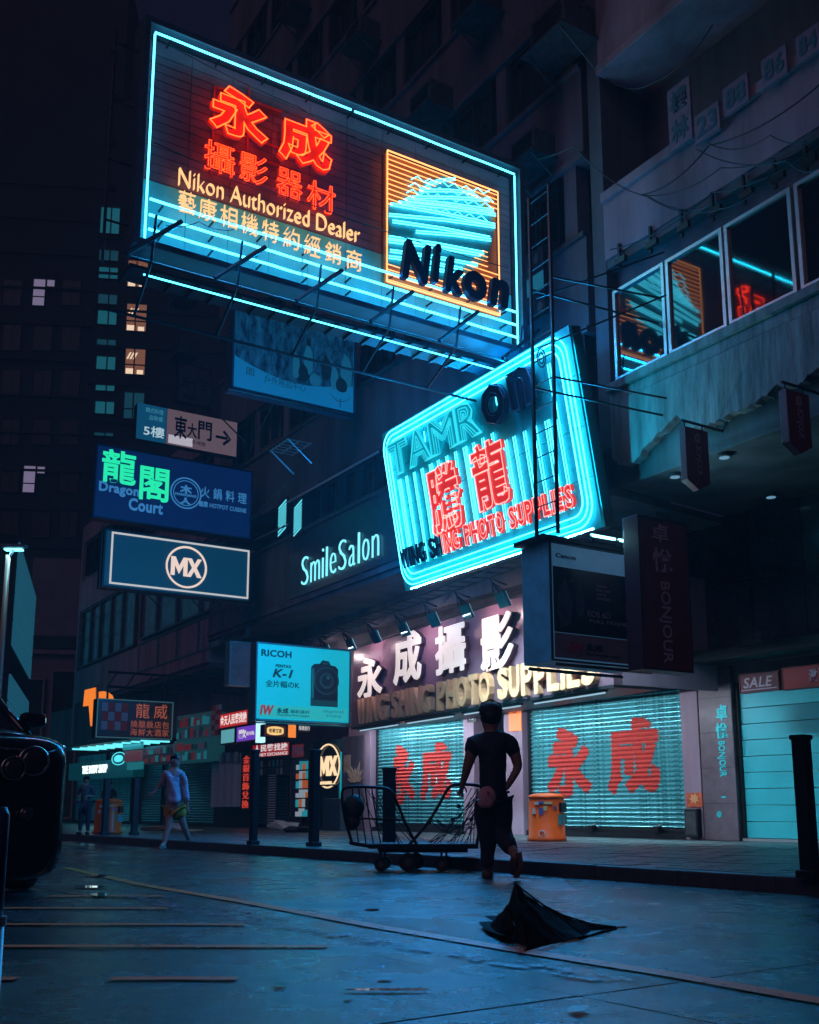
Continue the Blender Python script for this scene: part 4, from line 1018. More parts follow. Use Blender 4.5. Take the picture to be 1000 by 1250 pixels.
# camera poster
KP = cross_panel(428, 840, .25)
M_KCY = glow('turquoise_poster_face', (.0, .40, .44), .78, (.05, .4, .42)); M_KCY2 = glow('turquoise_poster_strip', (.02, .46, .50), .85)
t_, r_ = box_sign('camera_poster', 'bright turquoise light box advertising a black camera, hung left of the mauve fascia', KP, (312, 428, 783, 879), .3, M_KCY, mat('poster_box_metal', (.05, .10, .13), .4), fr=.035)
u0, u1, v0, v1 = r_
fslab(t_, KP, r_, (.04, .96, .04, .20), M_KCY2, 'lower_strip', .0005, .004)
M_KI = mat('poster_navy_ink', (.004, .02, .04), .5)
tx(t_, KP, r_, (.05, .36, .82, .91), 'RICOH', M_KI, bold=.03); tx(t_, KP, r_, (.20, .36, .69, .73), 'PENTAX', M_KI, bold=.03)
tx(t_, KP, r_, (.17, .38, .56, .67), 'K-1', M_KI, bold=.03, italic=.25); tx(t_, KP, r_, (.10, .45, .43, .52), '全片幅のK', M_KI, bold=.01)
tx(t_, KP, r_, (.05, .19, .07, .20), 'IW', glow('poster_red_mark', (.5, .03, .05), .5), bold=.05, w=.007, italic=.2); tx(t_, KP, r_, (.22, .34, .10, .17), '永成', M_KI, bold=.03, w=.007); tx(t_, KP, r_, (.36, .56, .11, .155), '攝影器材', M_KI, w=.007); tx(t_, KP, r_, (.22, .56, .065, .095), 'Wing Shing Photo Supplies', M_KI, w=.007)
tx(t_, KP, r_, (.70, .92, .13, .18), 'digital', glow('poster_mid_ink', (.005, .22, .3), .7), w=.007); tx(t_, KP, r_, (.74, .90, .08, .12), 'imaging', glow('poster_mid_ink', (.005, .22, .3), .7), w=.007)
# the camera picture: flat layered print
def kdisc(a, c, r, w0, w1, m_, n=24):
    b = MB(); cu, cv = lerp(u0, u1, a), lerp(v0, v1, c); b.poly(KP, [(cu+r*math.cos(k*2*math.pi/n), cv+r*math.sin(k*2*math.pi/n)) for k in range(n)], w0, w1); return part('camera_print', b, m_, t_)
M_KG = [mat('print_black', (.004, .012, .02), .5), glow('print_dark_teal', (.0, .05, .07), .6), glow('print_teal', (.0, .16, .2), .6)]
def kpoly(pts, w1, m_):
    b = MB(); b.poly(KP, [(lerp(u0, u1, a), lerp(v0, v1, c)) for a, c in pts], .0005, w1); return part('camera_print', b, m_, t_)
kpoly([(.57, .22), (.86, .22), (.86, .72), (.83, .76), (.78, .77), (.76, .82), (.69, .83), (.66, .78), (.60, .77), (.57, .73)], .006, M_KG[0])
kpoly([(.57, .22), (.86, .22), (.86, .30), (.57, .30)], .008, M_KG[1]); kdisc(.735, .56, .30, .006, .010, M_KG[1]); kdisc(.735, .56, .27, .010, .012, M_KG[0]); kdisc(.735, .56, .17, .012, .014, M_KG[1]); kdisc(.735, .56, .12, .014, .016, M_KG[0]); kdisc(.75, .60, .035, .016, .018, M_KG[2], 10)
kpoly([(.575, .32), (.60, .32), (.60, .72), (.58, .71)], .009, M_KG[2])
tx(t_, KP, r_, (.69, .76, .775, .80), 'PENTAX', M_KG[2], w=.010)
b = MB()
for k in range(9): b.bar(KP.P(lerp(u0, u1, .1+k*.1), v0-.03, .02), KP.P(lerp(u0, u1, .13+k*.1), v0-.03, -.1), .012)
b.bar(KP.P(u0, v0-.05, .03), KP.P(u1, v0-.05, .03), .016); part('rail', b, M_STEEL, t_)
strip_light('sign_light', t_, KP.P(u0+.1, v0+.05, .03), KP.P(u1-.1, v0+.05, .03), KP.N-Vector((0, 0, .6)), .04, 9, (.05, .85, 1))
# unlit camera poster on the right
CP_ = cross_panel(784, 740, .25)
M_CAN = mat('poster_grey_added_glow', (.22, .38, .48), .35, noise=.15, emis=(.02, .07, .13), estr=.8); M_CAN2 = mat('unlit_poster_dark', (.02, .03, .04), .2, noise=.6, nscale=3)  # faint emission added to brighten the unlit poster face
t_, r_ = box_sign('unlit_poster_box', 'large unlit camera poster box with added face glow, its left edge tinted with blue neon light', CP_, (672, 786, 660, 806), .62, M_CAN, mat('neon_tinted_side_metal', (.15, .60, .75), .45, noise=.2), fr=.03, frm=M_STEEL)  # blue neon light on the box side is painted into its metal
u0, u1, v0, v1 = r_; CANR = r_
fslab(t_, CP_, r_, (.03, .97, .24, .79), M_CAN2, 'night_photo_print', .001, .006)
fslab(t_, CP_, r_, (.03, .97, .03, .235), mat('unlit_poster_pink', (.26, .20, .24), .35, noise=.15), 'lower_strip', .001, .006)
M_CI = mat('poster_grey_ink', (.03, .04, .06), .4); M_CI2 = mat('poster_pale_ink', (.35, .40, .45), .4)
tx(t_, CP_, r_, (.06, .27, .865, .905), 'Canon', M_CI, bold=.03); tx(t_, CP_, r_, (.80, .95, .83, .875), 'EOS', M_CI, bold=.01); tx(t_, CP_, r_, (.38, .62, .40, .45), 'EOS 6D', M_CI2, bold=.0, w=.009)
for k in range(4): tx(t_, CP_, r_, (.48, .58+.05*(k % 2), .66-k*.035, .68-k*.035), ('WI-FI', 'FULL HD', 'GPS', 'DIGIC')[k], M_CI2, w=.009)
tx(t_, CP_, r_, (.40, .80, .35, .38), 'FULL FRAME', M_CI2, w=.009)
tx(t_, CP_, r_, (.16, .33, .08, .17), 'IW', mat('poster_dull_red', (.45, .04, .06), .4), bold=.05, italic=.2, w=.009); tx(t_, CP_, r_, (.35, .52, .11, .17), '永成', M_CI, bold=.03, w=.009); tx(t_, CP_, r_, (.35, .72, .065, .09), 'Wing Shing Photo Supplies', M_CI, w=.009)
for a, c, wv, hv in ((.14, .45, .08, .28), (.30, .50, .05, .20), (.84, .46, .05, .2)):
    b = MB(); n = 9; b.poly(CP_, [(lerp(u0, u1, a+wv*math.cos(k*2*math.pi/n)), lerp(v0, v1, c+.02+hv*.8*math.sin(k*2*math.pi/n)*(.8 if k % 2 else 1))) for k in range(n)], .006, .009); part('figure_print', b, mat('poster_shadow_blue', (.06, .09, .12), .3, noise=.5, nscale=6), t_)
part('top_cover', MB().slab(CP_, u0-.12, u1, v1+.02, v1+.08, -.65, .02), M_STEEL, t_); part('rail', MB().bar(CP_.P(u0, v0-.06, .1), CP_.P(u1, v0-.06, .1), .025), M_STEEL, t_); part('rail', MB().bar(CP_.P(u0, v0-.06, -.5), CP_.P(u1, v0-.06, -.5), .025), M_STEEL, t_)
# bright tubes on top of that box
for dx in (0, 1):
    b = MB(); pa = CP_.P(lerp(u0, u1, .42+.30*dx), v1+.17, .05); pb = CP_.P(lerp(u0, u1, .68+.30*dx), v1+.17, .05); b.bar(pa, pb, .022)
    f_ = solo('fluorescent_tube', b, glow('white_cyan_tube', (.35, .95, 1), 4.), ('bare white tube lamp above the unlit poster box, left one', 'bare white tube lamp above the unlit poster box, right one')[dx], 'lamp', pa, 'tube lamps above the unlit poster')
    b = MB(); b.bar(pa, pa-Vector((0, 0, .12)), .012); b.bar(pb, pb-Vector((0, 0, .12)), .012); b.slab(CP_, lerp(u0, u1, .42+.30*dx), lerp(u0, u1, .68+.30*dx), v1+.08, v1+.11, .0, .1); part('bracket', b, M_STEEL, f_)
    strip_light('tube_light', f_, pa+CP_.N*.03, pb+CP_.N*.03, CP_.N+Vector((0, 0, .2)), .03, 14, (.35, .9, 1))
# salon lettering on the first parapet
sp = U.off(.06)
ST = thing('salon_sign', 'thin cyan neon letters of a salon on a dark parapet band', 'neon sign', sp.P(*sp.uv(415, 690), 0))
a = sp.uv(368, 716); c = sp.uv(466, 655)
word = 'SmileSalon'; adv2 = {'i': .45, 'l': .45, 'm': 1.35, 'S': 1.1}
tot = sum(adv2.get(q, .95) for q in word); ua, ub = a[0], c[0]; hS = .70; vS0 = (a[1]+c[1])/2-hS*.42
vS0 = sp.uv(368, 716)[1]; uu = ua
M_SAL = glow('pale_cyan_letter_tube', (.22, .82, .95), 1.3)
for ch in word:
    wch = adv2.get(ch, .95)*(ub-ua)/tot; hh_ = hS if ch in 'SiIl' else hS*.70
    b = MB(); b.text(sp, (uu+.07, uu+wch-.07, vS0, vS0+hh_), ch, .03, .03, bold=-.022); part('letter', b, M_SAL, ST); uu += wch
strip_light('salon_light', ST, sp.P(ua, vS0+.3, .05), sp.P(ub, vS0+.3, .05), sp.N, .03, 6, NEONCY)
b = MB(); b.slab(sp, sp.uv(352, 700)[0], sp.uv(500, 640)[0], 5.80, 7.30, -.058, -.02); part('backing_board', b, mat('teal_dark_board', (.015, .05, .07), .35, noise=.3), ST)
# striped window strips at the left of the salon
for k, (x0, x1) in enumerate(((341, 352), (360, 371))):
    r_ = sp.rect(x0, x1, 612, 658); t_ = thing('striped_light_strip', ('striped glowing cyan strip left of the salon letters, nearer the blue restaurant sign', 'striped glowing cyan strip left of the salon letters, nearer the letters')[k], 'light', sp.P(r_[0], r_[2], 0), 'striped light strips')
    b = MB(); b.slab(sp, *r_, -.1, .04); part('box', b, M_STEEL, t_)
    n = 9
    for j in range(n):
        v = lerp(r_[2]+.05, r_[3]-.25, j/(n-1)); b = MB(); b.poly(sp, [(r_[0]+.04, v), (r_[1]-.04, v+.13), (r_[1]-.04, v+.17), (r_[0]+.04, v+.04)], .041, .05); part('stripe', b, glow('stripe_cyan', (.12, .75, .9), 1.1), t_)
# ---------------------------------------------------------------- cosmetics shop signs on the right
BP = FAC.off(.8)
M_BRED = mat('dull_red_sign', (.15, .030, .045), .5, noise=.2); M_BTX = mat('dull_pink_letter', (.50, .36, .46), .5)
BNP = cross_panel(842, 720, .15)
t_, r_ = box_sign('vertical_shop_sign', 'tall unlit dark red vertical sign with faint characters beside the poster box', BNP, (781, 842, 628, 816), .28, M_BRED, mat('dull_red_box', (.06, .022, .035), .5), fr=.03)
tx(t_, BNP, r_, (.28, .62, .84, .96), '卓', M_BTX, bold=.01); tx(t_, BNP, r_, (.28, .66, .64, .80), '悅', M_BTX, bold=.01)
tx(t_, BNP, r_, (.36, .60, .05, .58), 'BONJOUR', M_BTX, rot=True, bold=.01)
BF = FAC.off(.78)
t_, r_ = box_sign('red_fascia_sign', 'dark red unlit fascia strip over the right end of the shutter', BF, (748, 836, 812, 839), .3, M_BRED, M_BRED, fr=.02)
tx(t_, BF, r_, (.10, .19, .2, .8), '卓', M_BTX); tx(t_, BF, r_, (.26, .35, .2, .8), '悅', M_BTX); tx(t_, BF, r_, (.40, .92, .25, .75), 'BONJOUR', M_BTX)
t_, r_ = box_sign('sale_sign', 'dull red banner reading sale above the turquoise panel shutter', BF, (903, 951, 824, 847), .1, M_BRED, M_BRED, fr=.015)
tx(t_, BF, r_, (.10, .85, .25, .8), 'SALE', mat('dull_pink_letter2', (.5, .35, .42), .5), bold=.02, italic=.2); fslab(t_, BF, r_, (.05, .95, .12, .17), mat('dull_pink_letter2', (.5, .35, .42), .5), 'underline', .014, .018)
t_, r_ = box_sign('red_banner', 'plain dark red banner at the right edge of the photo beside the sale sign', BF, (955, 1030, 815, 843), .1, mat('brighter_dull_red', (.36, .03, .04), .5), M_BRED, fr=.015)
tx(t_, BF, r_, (.45, .75, .25, .8), '激減', M_BTX, bold=.02)
q = FAC.off(.105); a = q.uv(881, 900)
VS = thing('pier_lettering', 'cyan vertical shop lettering on the dark tiled pier', 'sign', q.P(a[0], q.uv(881, 950)[1], 0))
M_VCY = glow('cyan_vertical_letter', (.0, .50, .62), .9)
for s_, rc in (('卓', (874, 888, 861, 880)), ('悅', (874, 888, 883, 902))):
    b = MB(); b.text(q, q.rect(*rc), s_, .002, .02, bold=.02); part('character', b, M_VCY, VS)
b = MB(); b.text(q, q.rect(876, 886, 905, 948), 'BONJOUR', .002, .02, rot=True); part('lettering', b, M_VCY, VS)
b = MB(); b.text(q, q.rect(875, 881, 990, 998), '卓', .002, .01); b.slab(q, *q.rect(881, 886, 972, 974), .001, .004); part('small_print', b, M_VCY, VS)
# hanging blade signs under the broken ledge
for k, (xl, xr, yt, yb) in enumerate(((838, 866, 520, 592), (962, 990, 474, 546))):
    pl = cross_panel(xr, (yt+yb)/2, .25); r_ = pl.rect(xl, xr, yt, yb-8)
    t_ = thing('blade_sign', ('pointed dark red blade sign under the ledge, the left one', 'pointed dark red blade sign under the ledge, at the right edge of the photo')[k], 'sign', pl.P((r_[0]+r_[1])/2, r_[2], 0), 'pointed blade signs')
    u0, u1, v0, v1 = r_; b = MB(); b.poly(pl, [(u0, v0), ((u0+u1)/2, v0-.12), (u1, v0), (u1, v1), (u0, v1)], -.12, 0); part('board', b, M_BRED, t_, bevel=.01)
    tx(t_, pl, r_, (.35, .65, .70, .92), '卓', M_BTX); tx(t_, pl, r_, (.35, .65, .12, .66), 'BONJOUR', M_BTX, rot=True)
    b = MB(); b.bar(pl.P(u0, v1+.1, -.06), pl.P(u1+.4, v1+.1, -.06), .02); b.bar(pl.P(u0+.05, v1, -.06), pl.P(u0+.05, v1+.1, -.06), .012); b.bar(pl.P(u1-.05, v1, -.06), pl.P(u1-.05, v1+.1, -.06), .012); part('hanger', b, M_STEEL, t_)
# faint number boards in the upper recess
RQ = U.off(.13)
M_NB = mat('faded_mauve_board', (.20, .16, .22), .7, noise=.3); M_NBI = mat('faded_teal_ink', (.03, .12, .16), .7)
for k, (s_, xl, xr, yt, yb, lab) in enumerate((('樓\n林', 816, 843, 105, 182, 'tall faded board with two characters in the dark upper recess'), ('23', 848, 878, 137, 172, 'faded number board reading 23 in the upper recess'), ('88', 883, 913, 103, 138, 'faded board with two eights in the upper recess'), ('86', 930, 960, 68, 104, 'faded board starting with an eight, third number along in the upper recess'), ('84', 972, 1000, 40, 74, 'faded number board cut off by the top right edge'))):
    r_ = RQ.rect(xl, xr, yt+6, yb+6); t_ = thing('number_board', lab, 'sign', RQ.P(r_[0], r_[2], 0), 'boards in the upper recess')
    b = MB(); b.slab(RQ, *r_, -.05, 0); part('board', b, M_NB, t_)
    if k == 0: tx(t_, RQ, r_, (.12, .88, .56, .92), '樓', M_NBI, bold=.03, w=.003); tx(t_, RQ, r_, (.12, .88, .08, .44), '林', M_NBI, bold=.03, w=.003)
    else: tx(t_, RQ, r_, (.1, .9, .15, .85), s_, M_NBI, bold=.03, w=.003)
# ================================================================== SHUTTERS
SLP = .084
def slat_w(v, v0):      # depth of the corrugated curtain at height v
    f = ((v-v0) % SLP)/SLP
    if f < .14: return .022*f/.14
    if f < .64: return .022+.018*math.sin((f-.14)/.50*math.pi)
    if f < .76: return .022*(1-(f-.64)/.12)
    return 0.
PROF = [0, .14, .26, .39, .52, .64, .76, 1.0]
def shutter(label, xl, xr, v0, v1, m_, w=-.10, group='roller shutters', texts=(), holes=True, y=940):
    pl = FAC.off(w); u0, u1 = fu(xl, y), fu(xr, y)
    t_ = thing('roller_shutter', label, 'roller shutter', pl.P((u0+u1)/2, v0, 0), group)
    b = MB(); b.slab(pl, u0, u0+.07, v0, v1, -.03, .05); part('side_rail', b, M_STEEL, t_)
    b = MB(); b.slab(pl, u1-.07, u1, v0, v1, -.03, .05); part('side_rail', b, M_STEEL, t_)
    b = MB(); b.slab(pl, u0+.07, u1-.07, v0, v0+.07, -.02, .035); part('bottom_rail', b, M_STEEL, t_, bevel=.005)
    vb = v0+.075; n = int((v1-vb)/SLP)
    vs = []; 
    for f in PROF:
        ww = slat_w(vb+f*SLP*.9999, vb)
        vs += [pl.P(u0+.075, vb+f*SLP, ww), pl.P(u1-.075, vb+f*SLP, ww)]
    b = MB(); b.add(vs, [(2*i, 2*i+1, 2*i+3, 2*i+2) for i in range(len(PROF)-1)])
    o = part('slat', b, m_, t_, smooth=False)
    for i in range(1, n):
        c = o.copy(); COL.objects.link(c); c.parent = t_; c.location = (0, random.uniform(-.0015, .0015), i*SLP)
    if holes:
        b = MB()
        for i in (n-7, n-9, n-11):
            k = 0; u = u0+.2
            while u < u1-.2:
                b.slab(pl, u, u+.055, vb+i*SLP+.028, vb+i*SLP+.046, .022, .0405); u += .13
        part('vent_slot', b, M_BLACK, t_, kind='stuff')
    for s_, rc in texts:
        r_ = pl.rect(*rc); g, f, bb = glyphs(s_, .02, 0, False, 0.)
        bm = bmesh.new(); kx = (r_[1]-r_[0])/(bb[1]-bb[0]); ky = (r_[3]-r_[2])/(bb[3]-bb[2]); e_ = .034
        for k_, (a_, c_) in enumerate(((1, 0), (-1, 0), (0, 1), (0, -1), (.7, .7), (-.7, .7), (.7, -.7), (-.7, -.7), (0, 0))):
            vv = [bm.verts.new((r_[0]+(p[0]-bb[0]+a_*e_)*kx, r_[2]+(p[1]-bb[2]+c_*e_)*ky, k_*.0004)) for p in g]
            for q in f:
                try: bm.faces.new([vv[i] for i in q])
                except ValueError: pass
        i0 = int((r_[2]-vb)/SLP)-1
        for i in range(i0, i0+int((r_[3]-r_[2])/SLP)+3):
            for fr in PROF[:-1]:
                bmesh.ops.bisect_plane(bm, geom=bm.verts[:]+bm.edges[:]+bm.faces[:], plane_co=(0, vb+(i+fr)*SLP, 0), plane_no=(0, 1, 0))
        bm.verts.index_update()
        out = [pl.P(v.co.x, v.co.y, slat_w(v.co.y+1e-5, vb)+.0035+v.co.z) for v in bm.verts]
        fs = [tuple(v.index for v in q.verts) for q in bm.faces]; bm.free()
        b = MB(); b.add(out, fs); part('painted_character', b, mat('shutter_red_paint', (.75, .07, .05), .5, noise=.12, nscale=12), t_)
    return t_
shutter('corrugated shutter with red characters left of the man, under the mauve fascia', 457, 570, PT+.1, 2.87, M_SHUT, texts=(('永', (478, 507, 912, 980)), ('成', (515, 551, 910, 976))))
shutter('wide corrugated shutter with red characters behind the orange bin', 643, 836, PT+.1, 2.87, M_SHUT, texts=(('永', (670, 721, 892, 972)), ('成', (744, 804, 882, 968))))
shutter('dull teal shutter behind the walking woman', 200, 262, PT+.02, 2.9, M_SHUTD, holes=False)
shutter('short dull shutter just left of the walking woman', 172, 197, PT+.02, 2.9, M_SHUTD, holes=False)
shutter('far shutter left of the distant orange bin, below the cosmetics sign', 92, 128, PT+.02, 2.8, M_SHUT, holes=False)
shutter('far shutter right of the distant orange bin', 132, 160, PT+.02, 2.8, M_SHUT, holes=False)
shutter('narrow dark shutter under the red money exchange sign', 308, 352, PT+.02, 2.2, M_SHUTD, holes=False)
# panel shutter
pl = FAC.off(-.05); u0, u1 = fu(904), fu(1095)
t_ = thing('panel_shutter', 'smooth turquoise sectional shutter at the right edge of the photo', 'roller shutter', pl.P((u0+u1)/2, PT, 0))
for k in range(10):
    v = PT+.05+k*.27; b = MB(); b.slab(pl, u0+.03, u1, v+.004, v+.264, -.04, random.uniform(-.004, .004)); part('shutter_panel', b, M_SHUTP, t_, bevel=.004)
b = MB(); b.slab(pl, u0, u1, PT, PT+.045, -.06, .10); part('bottom_rail', b, M_ALU, t_)
b = MB(); b.slab(pl, u0-.03, u0+.025, PT, 2.9, -.06, .06); part('side_rail', b, M_BLACK, t_)
# small things on the piers
q = FAC.off(.10)
b = MB(); b.slab(q, *q.rect(622.5, 637, 862, 893), .002, .03)
t_ = solo('orange_notice', b, glow('orange_notice_lit', (1, .22, .06), .85, (.6, .2, .05)), 'glowing orange notice at the top of the pier behind the man', 'notice', q.P(*q.uv(630, 893), 0))
b = MB(); b.text(q, q.rect(626, 632, 866, 871), '5', .031, .006); part('print', b, M_BLACK, t_)
b = MB(); b.slab(q, *q.rect(571, 582, 869, 882), .002, .02)
t_ = solo('number_plate', b, M_BLACK, 'small black house number plate on the narrow pier left of the man', 'plate', q.P(*q.uv(576, 882), 0)); b = MB(); b.text(q, q.rect(574, 579, 873, 879), '15', .021, .004); part('print', b, M_ALU, t_)
q2 = FAC.off(.065)
r_ = q2.rect(839, 858, 968, 985); t_ = solo('flame_poster', MB().slab(q2, *r_, .0, .015), mat('poster_orange_red', (.75, .13, .05), .5, noise=.4, nscale=12), 'small orange red poster at knee height between shutter and tiled pier', 'poster', q2.P(r_[0], r_[2], 0))
b = MB(); n = 14; cu, cv = (r_[0]+r_[1])/2, (r_[2]+r_[3])/2
b.poly(q2, [(cu+(.11 if k % 2 else .06)*math.cos(k*2*math.pi/n), cv+.10*(1 if k % 2 else .5)*math.sin(k*2*math.pi/n)+.02) for k in range(n)], .016, .02); part('print', b, mat('poster_pale_orange', (.9, .45, .2), .5), t_)
r_ = q2.rect(841, 857, 987, 1022); t_ = solo('meter_box', MB().slab(q2, *r_, .0, .12), M_STEEL, 'dark utility box on the ground under the orange red poster', 'box', q2.P(r_[0], r_[2], 0), bevel=.01)
b = MB(); b.slab(q2, r_[0]+.03, r_[1]-.03, r_[2]+.05, r_[3]-.05, .121, .128); part('door', b, M_STEEL2, t_)
# ================================================================== LEFT ROW OF SHOPS
q = FAC.off(.12)
def wallpiece(name, rc, m_, label, cat='wall', w0=-.3, w1=0.):
    r_ = q.rect(*rc); return solo(name, MB().slab(q, *r_, w0, w1), m_, label, cat, q.P((r_[0]+r_[1])/2, r_[2], -.1)), r_
# logo shop front
t_ = thing('logo_shop_front', 'narrow black shop front with a glowing round two letter logo', 'shop front', q.P(*q.uv(400, 1014), 0))
r_ = q.rect(380, 429, 905, 1013); b = MB(); b.slab(q, r_[0], r_[1], PT, r_[3], -.35, -.05); part('wall', b, mat('glossy_black_front', (.010, .012, .018), .15), t_)
r_ = q.rect(386, 414, 958, 1012); b = MB(); b.slab(q, *r_, -.05, -.02); part('door', b, M_GLASS, t_); b = MB(); b.frame(q, r_, .04, -.02, .02); part('door_frame', b, M_STEEL2, t_)
c_ = q.uv(400, 935); rr = q.uv(414.5, 935)[0]-c_[0]
b = MB(); b.tube([q.P(c_[0]+rr*math.cos(a*math.pi/16), c_[1]+rr*math.sin(a*math.pi/16), .0) for a in range(32)], .022, 5, True); part('logo_ring', b, glow('warm_logo', (1, .72, .42), 1.1), t_)
mx_logo(t_, q, c_, rr*.78, rr*.46, glow('warm_logo', (1, .72, .42), 1.1), -.03)
b = MB(); b.text(q, q.rect(387, 404, 954, 959), '美麗華地鐵站', -.03, .02); part('lettering', b, glow('warm_logo', (1, .72, .42), 1.1), t_)
b = MB(); pa = q.P(*q.uv(405, 957), -.02); pb = q.P(*q.uv(413, 958), -.02); b.tube([pa, pb, q.P(*q.uv(414, 961), -.02)], .012, 5); part('arrow_mark', b, glow('warm_logo', (1, .72, .42), 1.1), t_)
b = MB(); b.slab(q, *q.rect(415, 418, 918, 990), -.04, .0); part('cyan_side_strip', b, glow('cyan_strip', (0, .45, .55), .7), t_)
# mural
t_ = thing('mural_panel', 'dark mural panel with tan leaves and a pale poster beside the mauve pier', 'mural', q.P(*q.uv(432, 1012), 0))
r_ = q.rect(419, 445, 900, 1012); b = MB(); b.slab(q, r_[0], r_[1], PT, r_[3], .02, .05); part('board', b, mat('mural_board', (.10, .08, .11), .5, noise=.4), t_)
b = MB(); b.slab(q, *q.rect(422, 430, 922, 943), .051, .06); part('poster', b, mat('poster_tan', (.5, .32, .22), .6, noise=.3), t_)
for k in range(7):
    a0 = q.uv(436, 955); an = R(20+k*24); b = MB()
    L_ = .35+.1*(k % 3); tip = (a0[0]+L_*math.cos(an), a0[1]+L_*math.sin(an)); sd = (-math.sin(an)*.06, math.cos(an)*.06); md = (lerp(a0[0], tip[0], .55), lerp(a0[1], tip[1], .55))
    b.poly(q, [a0, (md[0]-sd[0], md[1]-sd[1]), tip, (md[0]+sd[0], md[1]+sd[1])], .052, .062+.002*k); part('leaf', b, mat('mural_leaf_tan', (.55, .36, .24), .6, noise=.3, nscale=8), t_)
r_ = q.rect(414, 436, 975, 1013); 
b = MB(); b.slab(q, r_[0], r_[1], PT, r_[3], .06, .5); solo('bin_cabinet', b, mat('blue_cabinet', (.03, .05, .08), .5, noise=.2), 'dark blue cabinet on the pavement behind the left end of the cart', 'cabinet', q.P(r_[0], PT, .2), bevel=.015)
# red neon strip fascia signs
def flat_sign(name, label, pl, rc, face, txt=None, tm=None, trc=(.06, .94, .2, .8), bold=.02, th=.15, cat='sign', frm=None, fr=.03, **k):
    t_, r_ = box_sign(name, label, pl, rc, th, face, M_STEEL, cat=cat, frm=frm, fr=fr)
    if txt: tx(t_, pl, r_, trc, txt, tm, bold=bold, **k)
    return t_, r_
M_REDF = glow('red_sign_face', (.45, .012, .015), .55, (.4, .02, .02)); M_WTX = glow('white_print_lit', (.85, .8, .82), .8)
t_, r_ = flat_sign('exchange_sign', 'red money exchange sign over the narrow dark shutter left of the round logo', q.off(.1), (308, 354, 909, 926), M_REDF, '人民幣找換', M_WTX, (.05, .95, .42, .92), .02)
tx(t_, q.off(.1), r_, (.05, .95, .10, .32), 'MONEY EXCHANGE', M_WTX)
t_, r_ = flat_sign('small_red_sign', 'small dim red sign panel right of the money exchange sign', q.off(.1), (356, 372, 908, 926), glow('dim_red_face', (.12, .01, .02), .6), '找換', M_BTX)
# storefront contents under the exchange sign
t_ = thing('display_shelves', 'crowded lit display shelves behind glass left of the logo shop', 'display', q.P(*q.uv(366, 1012), 0))
r_ = q.rect(354, 378, 926, 1012); u0, u1, v0, v1 = r_
b = MB(); b.slab(q, u0, u1, PT, v1, -.5, -.4); part('back', b, mat('display_back', (.06, .10, .13), .5), t_)
for k in range(6):
    v = lerp(PT+.3, v1-.1, k/6); b = MB(); b.slab(q, u0, u1, v, v+.03, -.399, .0); part('shelf', b, M_STEEL2, t_)
    for j in range(6):
        b = MB(); uu = lerp(u0+.05, u1-.12, j/5); hh_ = random.uniform(.12, .26); b.slab(q, uu, uu+random.uniform(.06, .12), v+.031, v+.031+hh_, -.3, -.15)
        part('display_item', b, random.choice([glow('item_cyan', (.02, .35, .45), .6), glow('item_white', (.4, .5, .6), .5), glow('item_orange', (.5, .12, .03), .6), mat('item_dark', (.05, .06, .1), .4)]), t_)
b = MB(); b.frame(q, (u0, u1, PT, v1), .04, -.02, .03); part('frame', b, M_STEEL, t_)
t_ = thing('striped_post', 'narrow white and dark striped strip standing in front of the narrow dark shutter', 'strip', q.P(*q.uv(332, 1010), .05))
r_ = q.rect(328, 338, 945, 1011); n = 22
b = MB(); b.slab(q, *r_, .0, .03); part('board', b, M_BLACK, t_)
for k in range(n):
    v = lerp(r_[2], r_[3], k/n); b = MB(); b.slab(q, r_[0]+.02, r_[1]-.02, v+.01, v+.045, .031, .04); part('stripe', b, mat('pale_stripe', (.6, .55, .62), .5), t_)
t_ = thing('magazine_rack', 'rack of pale cards under the money exchange sign', 'rack', q.P(*q.uv(330, 948), 0))
r_ = q.rect(309, 352, 928, 948)
b = MB(); b.slab(q, *r_, -.02, .02); part('board', b, M_BLACK, t_)
for i in range(9):
    for j in range(2):
        b = MB(); uu = lerp(r_[0]+.03, r_[1]-.1, i/8.3); vv = lerp(r_[2], r_[3], .06+j*.48); b.slab(q, uu, uu+.13, vv, vv+(r_[3]-r_[2])*.38, .021, .03); part('card', b, random.choice([mat('card_pale', (.55, .5, .5), .5), mat('card_teal', (.1, .35, .4), .5), mat('card_brown', (.3, .2, .2), .5), mat('card_dark', (.06, .06, .08), .5)]), t_)
# signs in front, hung square to the street
pl = cross_panel(350, 890, .6)
t_, r_ = box_sign('oval_sign', 'small brown box sign with a glowing yellow oval under the turquoise poster', pl, (322, 350, 884, 899), .2, glow('brown_face', (.06, .015, .01), .7), M_STEEL, fr=.02)
b = MB(); cu, cv = (r_[0]+r_[1])/2, (r_[2]+r_[3])/2; b.poly(pl, [(cu+.36*(r_[1]-r_[0])*max(-.8, min(.8, math.cos(k*math.pi/12)))/.8, cv+.36*(r_[3]-r_[2])*math.sin(k*math.pi/12)) for k in range(24)], .001, .012); part('oval', b, glow('yellow_oval', (1, .62, .22), 1.0), t_)
tx(t_, pl, r_, (.22, .78, .32, .68), '奇華餅家', mat('brown_print', (.05, .01, .005), .5), bold=.02, w=.013)
t_, r_ = box_sign('orange_box_sign', 'plain glowing orange square sign beside the yellow oval', pl, (351, 362, 883, 901), .2, glow('orange_face', (1, .26, .03), .95), M_STEEL, fr=.015)
t_, r_ = box_sign('dotted_sign', 'row of tiny pale lit characters right of the orange square sign', pl, (364, 379, 884, 893), .1, glow('dark_brown_face', (.02, .015, .02), .6), M_STEEL, fr=.01); tx(t_, pl, r_, (.05, .95, .2, .8), '珠寶金行', M_WTX)
pl = cross_panel(302, 870, .3)
pl = U.off(.35)
